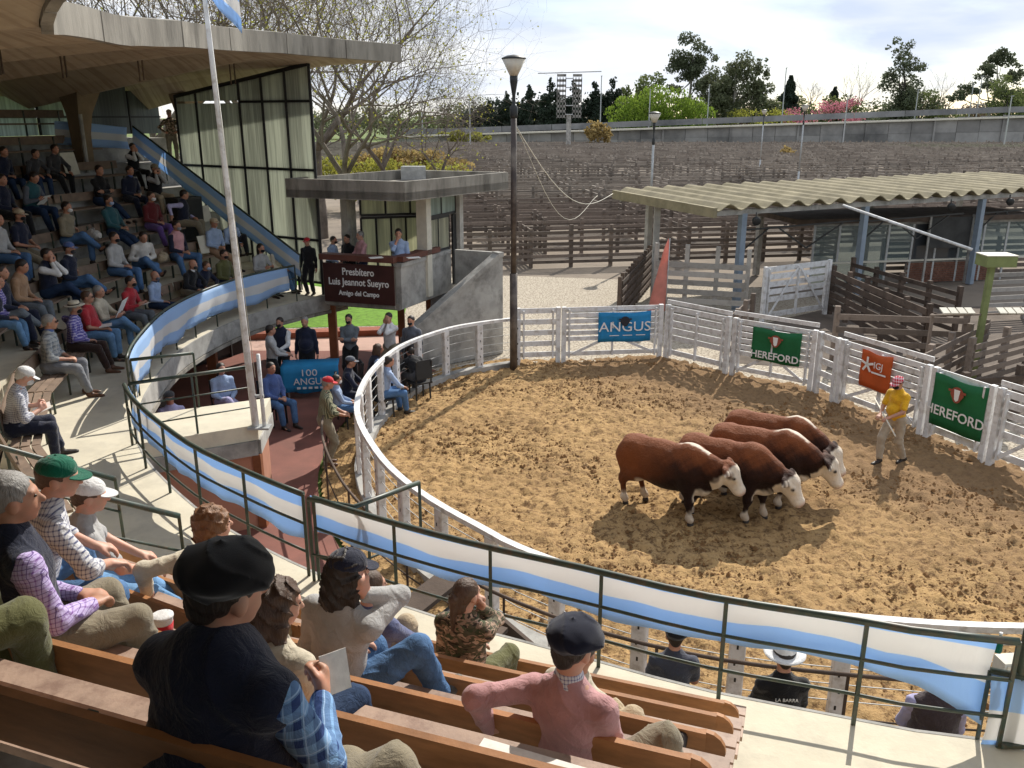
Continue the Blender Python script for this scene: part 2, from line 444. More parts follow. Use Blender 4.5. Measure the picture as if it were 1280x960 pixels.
def person(loc, rz, label, pose='sit', shirt=None, trousers=None, skin=None, hair=None, hair_style='short', hat=None, hat_mat=None,
           sleeves='long', mask=None, shoes=None, vest=None, lod=1, lean=0.0, side=0.0, twist=0.0, head=(0, 0), arms='lap', legs='down', s=1.0,
           fat=1.0, broad=1.0, group=None, collar=None, seed=0, extra=None, seat_h=.45, glasses=None, legl=None, armL=None, armR=None, headroll=0.0):
    """facing +Y in own space. seated people: origin is the ground under the seat front; z of the seat is seat_h"""
    rnd = random.Random(seed*31+5)
    root = empty('person', loc, rz, label, 'person', group)
    root.scale = (s, s, s)
    vox = {0: .03, 1: .021, 2: .0125, 3: .0075}[lod]; fine = lod >= 2
    sit = pose == 'sit'
    hipz = seat_h+.09 if sit else .92
    hip = Vector((0, 0, hipz))
    def tor(v):    # torso space -> person space
        return hip + Matrix.Rotation(twist, 3, 'Z') @ (Matrix.Rotation(-lean, 3, 'X') @ (Matrix.Rotation(side, 3, 'Y') @ Vector(v)))
    nrm_f = (tor((0, 1, 0))-hip).normalized()
    waist = tor((0, .01, .17)); chest = tor((0, .0, .36)); neck0 = tor((0, -.015, .5)); 
    shl = {1: tor((.172*broad, -.01, .43)), -1: tor((-.172*broad, -.01, .43))}
    neck1 = neck0+(tor((0, .0, 1))-hip).normalized()*.04+Vector((0, 0, .05))+nrm_f*(.02+max(0, lean)*.05)
    HR = Matrix.Rotation(twist+head[0], 3, 'Z') @ Matrix.Rotation(head[1], 3, 'X') @ Matrix.Rotation(headroll, 3, 'Y')
    hc = neck1+HR @ Vector((0, .02, .10))      # centre of the head
    def hd(v): return hc+HR @ Vector(v)
    hf = HR @ Vector((0, 1, 0))
    # arms
    A = {}
    for sd_ in (1, -1):
        spec = (armR if sd_ == 1 else armL) or arms
        hint = (sd_*.6, -.5, -.4); nn = (0, 0, -1); dv = None; curl = .45
        if spec == 'lap': t = Vector((sd_*.07, .27, hipz+.09)) if sit else Vector((sd_*.1, .2, hipz+.05)); dv = (-sd_*.5, .75, -.1)
        elif spec == 'knees': t = Vector((sd_*.14, .42, hipz+.09)); dv = (-sd_*.15, .9, -.35); hint = (sd_*.8, -.2, -.2)
        elif spec == 'read': t = Vector((sd_*.12, .33, hipz+.2)); dv = (-sd_*.35, .7, .35); nn = (-sd_, 0, .2); curl = .9
        elif spec == 'cross': t = tor((-sd_*.09, .2, .22)); dv = (-sd_*1, .1, .1); nn = (0, -1, 0); hint = (sd_*.5, .3, -1)
        elif spec == 'chin': t = hd((sd_*.05, .08, -.14)); dv = (HR @ Vector((0, .1, 1))); nn = -hf; hint = (sd_*.4, .5, -1); curl = 1.0
        elif spec == 'cheek': t = hd((sd_*.085, .05, -.11)); dv = (HR @ Vector((0, -.1, 1))); nn = (-sd_, 0, 0); hint = (sd_*.5, .6, -1); curl = .9
        elif spec == 'phone': t = tor((sd_*.13, .3, .12)); dv = (-sd_*.5, .6, .5); nn = (-sd_, -.2, .2); curl = 1.1
        elif spec == 'down': t = Vector((sd_*.26, .04, hipz-.12)); dv = (0, .1, -1); nn = (-sd_, 0, 0); hint = (sd_*.3, -1, 0)
        elif spec == 'hip': t = Vector((sd_*.2, .05, hipz+.08)); dv = (-sd_, .4, -.4); nn = (-sd_, 0, 0); hint = (sd_*1, -.6, 0)
        elif spec == 'rest': t = Vector((sd_*.42, -.12, hipz+.2)); dv = (sd_*.8, .1, -.5); nn = (0, 0, -1); hint = (sd_*.5, -1, .2)
        elif spec == 'front': t = tor((sd_*.1, .33, .1)); dv = (-sd_*.3, 1, -.2); nn = (0, 0, -1)
        elif spec == 'behind': t = tor((sd_*.03, -.17, .0)); dv = (-sd_*1, -.1, 0); nn = (0, -1, 0); hint = (sd_*1, -.4, 0)
        elif spec == 'mic': t = hd((sd_*.03, .16, -.14)); dv = (-sd_*.3, -.2, .8); nn = (-sd_*.5, -1, 0); hint = (sd_*.5, .3, -1); curl = 1.3
        else:
            t = Vector(spec['t']); dv = spec.get('d', (0, 1, 0)); nn = spec.get('n', nn); hint = spec.get('h', hint); curl = spec.get('c', curl)
        e, t = ik(shl[sd_], t, .285, .255, hint)
        if dv is None: dv = (t-e)
        A[sd_] = (e, t, Vector(dv), Vector(nn), curl)
    # legs
    G = {}
    for sd_ in (1, -1):
        h = hip+Vector((sd_*.095, 0, -.01 if sit else -.04))
        spec = legs if legl is None or sd_ == 1 else legl
        khint = (sd_*.25, .6, 1)
        if not sit:
            fx = {'down': (sd_*.1, .0), 'wide': (sd_*.17, .02), 'step': (sd_*.09, .22*sd_)}.get(spec if isinstance(spec, str) else '', (sd_*.1, 0))
            t = Vector((fx[0], fx[1], .085)); khint = (sd_*.1, 1, 0)
            if isinstance(spec, dict): t = Vector(spec['t'])
            if spec == 'foot_up' : t = Vector((sd_*.12, .35, .45)); 
        elif spec == 'down': t = Vector((sd_*.12, .47+rnd.uniform(-.05, .08), .085))
        elif spec == 'out': t = Vector((sd_*.1, .72, .1)); khint = (sd_*.2, .3, 1)
        elif spec == 'wide': t = Vector((sd_*.24, .42, .085)); khint = (sd_*.6, .6, 1)
        elif spec == 'cross': t = Vector((-.16, .62, .36)) if sd_ == 1 else Vector((-.1, .45, .085)); khint = (.4, .4, 1) if sd_ == 1 else (-.2, .6, 1)
        elif spec == 'figure4': t = Vector((-.22, .4, .52)) if sd_ == 1 else Vector((-.12, .46, .085)); khint = (1, .5, .3) if sd_ == 1 else (-.2, .6, 1)
        elif spec == 'tuck': t = Vector((sd_*.12, .25, .085))
        elif spec == 'up': t = Vector((sd_*.12, .42, .4)); khint = (sd_*.1, .3, 1)
        else: t = Vector(spec['t']); khint = spec.get('h', khint)
        kn, t = ik(h, t, .43, .42, khint)
        G[sd_] = (h, kn, t)
    # ---- body: one continuous surface
    B = []
    B += [('e', hd((0, -.012, .02)), (.078, .098, .095), HR), ('e', hd((0, .025, -.035)), (.062, .07, .085), HR), ('c', hd((0, .06, -.095)), hd((0, .05, -.085)), .022, .03)]
    if lod >= 1:
        B += [('c', hd((0, .093, .0)), hd((0, .113, -.032)), .009, .014), ('e', hd((.08, -.005, -.02)), (.012, .022, .033), HR), ('e', hd((-.08, -.005, -.02)), (.012, .022, .033), HR)]
        B += [('e', hd((0, .082, -.062)), (.026, .016, .009), HR), ('e', hd((0, .075, .022)), (.055, .02, .012), HR)]
    B += [('c', neck0, hd((0, -.02, -.04)), .062, .056)]
    B += [('c', hip, waist, .145*fat, .13*fat, nrm_f, .72), ('c', waist, chest, .13*fat, .15, nrm_f, .7), ('c', chest, tor((0, -.01, .44)), .15, .13, nrm_f, .66)]
    for sd_ in (1, -1):
        e, t, dv, nn, curl = A[sd_]
        B += [('c', tor((sd_*.08, -.01, .44)), shl[sd_], .058, .052), ('c', shl[sd_], e, .05, .04), ('c', e, t, .04, .027)]
        B += hand_prims(t, dv, nn, sd_, curl, fine)
        h, kn, an = G[sd_]
        B += [('c', h, kn, .088, .058), ('c', kn, kn.lerp(an, .35), .056, .055), ('c', kn.lerp(an, .35), an, .055, .038)]
        fd_ = Vector(((kn-h).x*.4, .8, -.1)); 
        if abs(an.z-.085) > .06 and sit: fd_ = ((an-kn).normalized().cross(Vector((1, 0, 0)))*-1); fd_ = fd_ if fd_.y > 0 or fd_.z > 0 else -fd_
        fd_.normalize(); G[sd_] = (h, kn, an, fd_)
        B += [('c', an+Vector((0, 0, -.04)), an+fd_*.14+Vector((0, 0, -.055)), .035, .028)]
    body = blob('body', B, vox, skin, root, k=.018 if fine else .022, it=1 if lod < 3 else 2)
    # eyes
    if lod >= 1:
        for sd_ in (1, -1):
            eb = MB(); eb.lathe([(0.001, -.008), (.007, -.005), (.01, 0), (.007, .005), (.001, .008)], hd((sd_*.031, .083, .002)), 8)
            eb.build('eye', MATS['eye'], root, True)
    # shirt
    S_ = [('c', hip+(waist-hip)*(.3 if sit else .0), waist, .153*fat, .15*fat, nrm_f, .8), ('c', waist, chest, .147*fat, .163, nrm_f, .74), ('c', chest, tor((0, -.015, .435)), .163, .135, nrm_f, .7)]
    if fat > 1.08: S_.append(('e', tor((0, .07*fat, .15)), (.14*fat, .12*fat, .15)))
    for sd_ in (1, -1):
        e, t, dv, nn, curl = A[sd_]
        S_ += [('c', tor((sd_*.07, -.015, .44)), shl[sd_], .068, .064), ]
        if sleeves == 'long': S_ += [('c', shl[sd_], e, .064, .051), ('c', e, e.lerp(t, .96), .053, .038)]
        elif sleeves == 'rolled': S_ += [('c', shl[sd_], e, .064, .051), ('c', e, e.lerp(t, .35), .054, .05)]
        elif sleeves == 'short': S_ += [('c', shl[sd_], shl[sd_].lerp(e, .72), .068, .062)]
    S_ += [('c', neck0+(neck1-neck0)*-.2, neck0+(neck1-neck0)*.28, .076, .07)]
    blob('shirt', S_, vox, shirt, root, k=.03, noise=folds(.0042 if fine else .004, 26, seed) if lod >= 1 else None, it=1)
    if collar is not None:
        cb = [('c', neck0+(neck1-neck0)*.15, neck0+(neck1-neck0)*.55, .079, .07)]
        blob('collar', cb, vox, collar, root, k=.01)
    if vest is not None:
        Vp = [('c', hip+(waist-hip)*.25, waist, .175*fat, .168*fat, nrm_f, .86), ('c', waist, chest, .162*fat, .18, nrm_f, .78), ('c', chest, tor((0, -.02, .43)), .18*broad, .15*broad, nrm_f, .75)]
        for sd_ in (1, -1): Vp += [('c', tor((sd_*.07, -.02, .43)), tor((sd_*.15*broad, -.015, .43)), .084*broad, .076*broad)]
        Vp += [('c', neck0-(neck1-neck0)*.2, neck0+(neck1-neck0)*.3, .088, .083)]
        blob('vest', Vp, vox, vest, root, k=.03, noise=folds(.004, 24, seed+3) if lod >= 1 else None)
    # trousers
    T_ = [('c', hip+Vector((0, -.01, -.02)), hip+(waist-hip)*.5, .158*fat, .138*fat, Vector((0, 1, 0)), .8)]
    for sd_ in (1, -1):
        h, kn, an, fd_ = G[sd_]
        T_ += [('c', h, kn, .105, .074), ('c', kn, an.lerp(kn, .12), .074, .062)]
    blob('trousers', T_, vox, trousers, root, k=.03, noise=folds(.006 if fine else .004, 24, seed+9) if lod >= 1 else None)
    for sd_ in (1, -1):
        h, kn, an, fd_ = G[sd_]; up = (kn-an).normalized()
        b0 = an-up*.035; Sh = [('c', an+up*.01, b0-fd_*.02, .045, .046), ('c', b0-fd_*.03-up*.01, b0+fd_*.17-up*.02, .042, .036, up, .85), ]
        blob('shoe', Sh, max(vox, .012), shoes or MATS['shoe_dark'], root, k=.03)
    # hair / hats
    if hair is not None:
        Hp = [('e', hd((0, -.022, .03)), (.087, .102, .095), HR)]
        if hair_style == 'short': Hp += [('c', hd((0, -.06, -.02)), hd((0, -.07, -.03)), .06, .05)]
        if hair_style in ('long', 'pony'): Hp += [('c', hd((0, -.06, .0)), hd((0, -.085, -.08)), .07, .055)]
        if hair_style == 'long': Hp += [('c', hd((0, -.07, -.05)), hd((0, -.1, -.25)), .08, .055, Vector((0, 1, 0)), .7), ('c', hd((.06, -.02, -.04)), hd((.07, -.04, -.2)), .035, .025), ('c', hd((-.06, -.02, -.04)), hd((-.07, -.04, -.2)), .035, .025)]
        if hair_style == 'bob': Hp += [('c', hd((0, -.05, -.04)), hd((0, -.07, -.13)), .09, .085), ('c', hd((.065, -.01, -.02)), hd((.075, -.02, -.12)), .035, .04), ('c', hd((-.065, -.01, -.02)), hd((-.075, -.02, -.12)), .035, .04)]
        if hair_style == 'pony': Hp += [('c', hd((0, -.1, .04)), hd((0, -.14, .0)), .028, .03), ('c', hd((0, -.14, .01)), hd((0, -.15, -.24)), .032, .014)]
        if hair_style == 'curly': Hp = [('e', hd((0, -.02, .03)), (.1, .112, .105), HR), ('c', hd((0, -.06, -.03)), hd((0, -.07, -.06)), .075, .06)]
        amp = .011 if hair_style in ('curly', 'bob') else .0035
        Hp.append(('-e', hd((0, .1, -.045)), (.075, .08, .1), HR))
        hs = 60 if hair_style in ('curly', 'bob') else 90
        blob('hair', Hp, vox, hair, root, k=.02, noise=(folds(amp, hs, seed)) if lod >= 2 or amp > .01 else None, it=1)
    hm = hat_mat or shirt
    if hat == 'cap':
        ho = empty if False else None
        Hp = [('e', hd((0, -.012, .045)), (.097, .11, .082), HR)]
        def cutb(f, X, Y, Z):
            n_ = HR @ Vector((0, .12, 1)); c_ = hd((0, 0, .028)); return np.maximum(f, -((X-c_.x)*n_.x+(Y-c_.y)*n_.y+(Z-c_.z)*n_.z))
        cp = blob('cap', Hp, max(vox, .01), hm, root, k=.01, cut=cutb)
        b = MB(); ring = []
        pr = []
        for i in range(13):
            a = math.pi*i/12; pr.append((.083*math.cos(a), .075+.098*math.sin(a), .035-.028*math.sin(a)-.012*math.cos(a)**2))
        top = [hd(q) for q in pr]; bot = [hd((q[0], q[1], q[2]-.006)) for q in pr]
        n0 = len(top); b.add(top+bot, [tuple(range(n0)), tuple(range(2*n0-1, n0-1, -1))]+[(i, i+n0, (i+1) % n0+n0, (i+1) % n0) for i in range(n0)])
        b.build('cap_brim', hm, root)
        bt = MB(); bt.lathe([(.004, -.004), (.009, 0), (.004, .006)], hd((0, -.012, .127)), 8); bt.build('button', hm, root)
    elif hat == 'beret':
        T = HR @ Matrix.Rotation(.10, 3, 'Y') @ Matrix.Rotation(.12, 3, 'X')
        Hp = [('e', hd((.012, -.022, .082)), (.118, .13, .062), T), ('e', hd((0, -.014, .045)), (.094, .11, .07), HR), ('e', hd((.04, .02, .062)), (.095, .09, .04), T), ('c', hd((0, -.02, .13)), hd((.003, -.02, .158)), .004, .003)]
        blob('beret', Hp, max(min(vox, .01), .0075), hm, root, k=.022, noise=folds(.0055, 30, seed), it=2)
    elif hat in ('brim', 'flat'):
        b = MB(); hr = .094; br = .185
        prof = [(br, .0), (br, .006), (.15, .008), (.1, .004), (hr+.004, .01), (hr+.002, .055), (hr-.004, .075), (hr-.02, .082), (.03, .078), (.001, .076)]
        prof = [(.001, -.002)]+[(br-.002, -.004)]+prof
        b.lathe(prof, hd((0, -.01, .048)), 28, HR @ Matrix.Rotation(.04, 3, 'X'))
        o_ = b.build('hat', hm, root, True)
        b2 = MB(); b2.lathe([(hr+.001, .01), (hr+.0065, .01), (hr+.0055, .03), (hr, .03)], hd((0, -.01, .048)), 28, HR @ Matrix.Rotation(.04, 3, 'X')); b2.build('hat_band', MATS['shoe_dark'], root, True)
    elif hat == 'beanie':
        blob('cap', [('e', hd((0, -.018, .045)), (.092, .106, .088), HR)], max(vox, .012), hm, root, k=.01)
    if mask is not None:
        blob('face_mask', [('e', hd((0, .06, -.06)), (.062, .056, .05), HR)], max(vox*.8, .01), mask, root, k=.01)
    if glasses:
        gb = MB()
        for sd_ in (1, -1): gb.box(hd((sd_*.034, .104, .004)), (.05, .006, .032), HR)
        gb.box(hd((0, .104, .012)), (.03, .005, .006), HR); gb.build('sunglasses', MATS['shoe_dark'], root)
    root_info = dict(hd=hd, A=A, G=G, tor=tor, HR=HR, hip=hip)
    return root, root_info
def paper(parent, c, sz, rot, mat, name='paper'):
    b = MB(); R = Matrix.Rotation(rot[2], 3, 'Z') @ Matrix.Rotation(rot[0], 3, 'X') @ Matrix.Rotation(rot[1], 3, 'Y')
    n = 4; vs = []; 
    for i in range(n+1):
        for j in range(2):
            x = (i/n-.5)*sz[0]; vs.append(Vector(c)+R @ Vector((x, (j-.5)*sz[1], .0015*math.sin(i*1.3))))
    m = len(vs); vs2 = [q+R @ Vector((0, 0, .003)) for q in vs]
    fs = []
    for i in range(n):
        a = i*2; fs += [(a, a+1, a+3, a+2), (m+a, m+a+2, m+a+3, m+a+1), (a, a+2, m+a+2, m+a), (a+1, m+a+1, m+a+3, a+3)]
    fs += [(0, m, m+1, 1), (2*n, 2*n+1, m+2*n+1, m+2*n)]
    b.add(vs+vs2, fs)
    return b.build(name, mat, parent)
# ------------------------------------------------------------------ the palette
def solid(name, col, rough=.5, metal=0, spec=.5, coat=0):
    if name in MATS: return MATS[name]
    t = NT(name); t.b.inputs['Base Color'].default_value = (*col, 1); t.b.inputs['Roughness'].default_value = rough
    t.b.inputs['Metallic'].default_value = metal; t.b.inputs['Specular IOR Level'].default_value = spec
    MATS[name] = t.m; return t.m
solid('eye', (.03, .02, .015), .2)
mk('shoe_dark', (.028, .02, .016), .5, .3, 20, .15, 80)
mk('shoe_brown', (.11, .05, .028), .5, .3, 20, .15, 80)
mk('shoe_grey', (.16, .155, .14), .85, .3, 30, .3, 120)
def skin_mat(name, col):
    if name in MATS: return MATS[name]
    t = NT(name); v = t.coord('Object'); n1 = t.noise(v, 14, 4)
    c = t.mix(t.ramp(n1, [(.35, (0, 0, 0)), (.7, (1, 1, 1))]), mulc(col, .88), (min(1, col[0]*1.1), col[1]*.92, col[2]*.9))
    t.l(c, t.b.inputs['Base Color']); t.b.inputs['Roughness'].default_value = .55
    t.b.inputs['Subsurface Weight'].default_value = .12; t.b.inputs['Subsurface Radius'].default_value = (.02, .008, .004); t.b.inputs['Subsurface Scale'].default_value = .5
    t.bump(t.noise(v, 220, 3), .1, .002); MATS[name] = t.m; return t.m
SK = [skin_mat('skin_fair', (.56, .33, .24)), skin_mat('skin_tan', (.46, .25, .165)), skin_mat('skin_brown', (.36, .18, .115))]
def hair_mat(name, col):
    if name in MATS: return MATS[name]
    t = NT(name); v = t.coord('Object', (40, 40, 4)); n1 = t.noise(v, 3, 4, .6, .6)
    c = t.mix(n1, mulc(col, .5), mulc(col, 1.5)); t.l(c, t.b.inputs['Base Color']); t.b.inputs['Roughness'].default_value = .5
    t.bump(n1, .7, .008); MATS[name] = t.m; return t.m
HR_ = {'dark': hair_mat('hair_dark', (.022, .014, .01)), 'brown': hair_mat('hair_brown', (.075, .038, .02)), 'grey': hair_mat('hair_grey', (.25, .24, .23)), 'blond': hair_mat('hair_blond', (.34, .21, .09)), 'auburn': hair_mat('hair_auburn', (.2, .09, .035)), 'white': hair_mat('hair_white', (.5, .48, .45))}
def cloth(name, col, rough=.9, weave=420, wrinkle=.5):
    name = 'cloth_'+name
    if name in MATS: return MATS[name]
    t = NT(name); v = t.coord('Object'); n1 = t.noise(v, 7, 5, .6)
    c = t.mix(t.ramp(n1, [(.3, (0, 0, 0)), (.72, (1, 1, 1))]), mulc(col, .8), mulc(col, 1.15))
    t.l(c, t.b.inputs['Base Color']); t.b.inputs['Roughness'].default_value = rough; t.b.inputs['Specular IOR Level'].default_value = .2
    t.b.inputs['Sheen Weight'].default_value = .25
    h = t.math('ADD', t.math('MULTIPLY', t.noise(v, 13, 5, .6, 1.2), wrinkle*2), t.math('MULTIPLY', t.noise(v, weave, 2), .12))
    t.bump(h, .75, .022); MATS[name] = t.m; return t.m
def jeans(name, col): 
    nm = 'cloth_'+name
    if nm in MATS: return MATS[nm]
    t = NT(nm); v = t.coord('Object'); n1 = t.noise(v, 6, 5, .6); n2 = t.noise(t.coord('Object', (1, 1, .25)), 90, 3)
    c = t.mix(t.ramp(n1, [(.35, (0, 0, 0)), (.7, (1, 1, 1))]), mulc(col, .7), mulc(col, 1.35)); c = t.mix(t.math('MULTIPLY', n2, .5), c, mulc(col, 1.5))
    t.l(c, t.b.inputs['Base Color']); t.b.inputs['Roughness'].default_value = .9; t.b.inputs['Specular IOR Level'].default_value = .2
    t.bump(t.noise(v, 15, 5, .6, 1.3), .7, .022); MATS[nm] = t.m; return t.m
def plaid(name, base, c1, c2=None, scale=28, kind='check', width=.22, w2=.08):
    nm = 'cloth_'+name
    if nm in MATS: return MATS[nm]
    t = NT(nm); g = t.n('ShaderNodeTexCoord').outputs['Object']
    dn = t.n('ShaderNodeTexNoise'); dn.inputs['Scale'].default_value = 5; t.l(g, dn.inputs['Vector'])
    va = t.n('ShaderNodeVectorMath', operation='MULTIPLY_ADD'); t.l(dn.outputs['Color'], va.inputs[0]); va.inputs[1].default_value = (.04, .04, .04); t.l(g, va.inputs[2])
    sp = t.n('ShaderNodeSeparateXYZ'); t.l(va.outputs[0], sp.inputs[0])
    xy = t.math('ADD', sp.outputs[0], t.math('MULTIPLY', sp.outputs[1], .83))
    def band(co, sc, wd, off=0):
        f = t.math('FRACT', t.math('MULTIPLY_ADD', co, sc, off)); return t.math('LESS_THAN', f, wd)
    c = base
    bx = band(xy, scale, width); bz = band(sp.outputs[2], scale, width)
    if kind == 'stripe': c = t.mix(bx, base, c1)
    else:
        s_ = t.math('MULTIPLY', t.math('ADD', bx, bz), .5); c = t.mix(s_, base, c1)
    if c2 is not None:
        b2 = t.math('MAXIMUM', band(xy, scale, w2, .5), band(sp.outputs[2], scale, w2, .5)) if kind != 'stripe' else band(xy, scale, w2, .5)
        c = t.mix(t.math('MULTIPLY', b2, .8), c, c2)
    t.l(c, t.b.inputs['Base Color']); t.b.inputs['Roughness'].default_value = .9; t.b.inputs['Specular IOR Level'].default_value = .2
    t.bump(t.noise(g, 14, 5, .6, 1.2), .7, .02); MATS[nm] = t.m; return t.m
def camo_mat(name):
    nm = 'cloth_'+name
    if nm in MATS: return MATS[nm]
    t = NT(nm); v = t.coord('Object', (1, 1, 1.8))
    c = (.10, .085, .05)
    for sc, lo, col in ((16, .52, (.3, .2, .14)), (19, .57, (.035, .026, .02)), (15, .58, (.5, .36, .27)), (24, .6, (.06, .075, .035))):
        mpv = t.n('ShaderNodeMapping'); mpv.inputs['Location'].default_value = (sc, sc*.3, sc*.7); t.l(v, mpv.inputs['Vector'])
        n = t.noise(mpv.outputs['Vector'], sc*.75, 1.5, .5, .9); c = t.mix(t.math('GREATER_THAN', n, lo), c, col)
    t.l(c, t.b.inputs['Base Color']); t.b.inputs['Roughness'].default_value = .9
    t.bump(t.noise(v, 14, 5, .6, 1.2), .7, .02); MATS[nm] = t.m; return t.m
C = {
 'navy': cloth('navy', (.014, .018, .04)), 'black': cloth('black', (.012, .012, .014)), 'charcoal': cloth('charcoal', (.045, .045, .05)),
 'grey': cloth('grey', (.22, .23, .25)), 'ltgrey': cloth('light_grey', (.42, .42, .42)), 'white': cloth('white', (.72, .72, .72)), 'offwhite': cloth('off_white', (.62, .6, .57)),
 'ltblue': cloth('light_blue', (.33, .43, .62)), 'blue': cloth('blue', (.08, .13, .32)), 'teal': cloth('teal', (.03, .10, .12)), 'red': cloth('red', (.42, .03, .04)),
 'maroon': cloth('maroon', (.12, .018, .022)), 'pink': cloth('pink', (.55, .30, .31)), 'olive': cloth('olive', (.12, .12, .045)), 'beige': cloth('beige', (.46, .37, .25)),
 'khaki': cloth('khaki', (.25, .215, .15)), 'tan': cloth('tan', (.36, .22, .13)), 'cream': cloth('cream', (.6, .54, .42)), 'purple': cloth('purple', (.16, .09, .32)),
 'yellow': cloth('yellow', (.72, .40, .02)), 'dkbrown': cloth('dark_brown', (.04, .022, .018)), 'slate': cloth('slate', (.11, .12, .145)), 'green': cloth('green', (.0, .12, .07)),
 'jeans': jeans('denim', (.075, .15, .29)), 'ltjeans': jeans('pale_denim', (.13, .25, .42)), 'dkjeans': jeans('dark_denim', (.022, .04, .085)), 'greyjeans': jeans('grey_denim', (.13, .15, .17)),
 'slate_vest': cloth('faded_slate', (.055, .06, .085)), 'capred': cloth('bright_red', (.5, .02, .03)), 'grpink': cloth('rose', (.62, .33, .35)), 'brown_vest': cloth('brown_grey', (.06, .043, .048)),
 'lilac': cloth('lilac', (.42, .40, .62)), 'bluegrey': cloth('blue_grey', (.12, .14, .26)),
}
PL = {
 'white_navy': plaid('white_navy_check', (.62, .62, .64), (.10, .11, .2), None, 38, 'check', .3), 'purple_check': plaid('purple_check', (.5, .42, .68), (.2, .09, .3), (.1, .05, .2), 24, 'check', .16),
 'blue_plaid': plaid('blue_plaid', (.2, .36, .6), (.03, .06, .18), (.35, .5, .72), 15, 'check', .42, .07), 'grey_plaid': plaid('grey_plaid', (.32, .33, .33), (.12, .14, .17), (.5, .5, .46), 15),
 'indigo_plaid': plaid('indigo_plaid', (.12, .1, .35), (.55, .5, .65), (.05, .05, .2), 22, 'check', .3), 'sky_check': plaid('sky_check', (.6, .68, .78), (.25, .35, .55), None, 34),
 'khaki_stripe': plaid('khaki_stripe', (.34, .33, .22), (.08, .09, .06), None, 26, 'stripe', .45), 'rose_check': plaid('rose_check', (.62, .5, .52), (.3, .15, .2), None, 44, 'check', .3),
 'collar_stripe': plaid('collar_stripe', (.7, .7, .75), (.12, .12, .3), None, 60, 'check', .3), 'red_stripe': plaid('red_white_stripe', (.5, .02, .05), (.75, .6, .62), None, 20, 'check', .4),
 'camo': camo_mat('camouflage'),
}
PAPER = mk('paper', (.75, .74, .7), .9, .1, 30, .1)

def felt(name, col):
    t = NT(name); v = t.coord('Object'); t.l(t.mix(t.noise(v, 6, 4), mulc(col, .7), mulc(col, 1.3)), t.b.inputs['Base Color']); t.b.inputs['Roughness'].default_value = 1; t.b.inputs['Specular IOR Level'].default_value = .1
    t.b.inputs['Sheen Weight'].default_value = .3; t.bump(t.noise(v, 300, 3), .3, .004); MATS[name] = t.m; return t.m
C['felt_black'] = felt('felt_black', (.010, .010, .012)); C['felt_navy'] = felt('felt_navy', (.010, .013, .03))
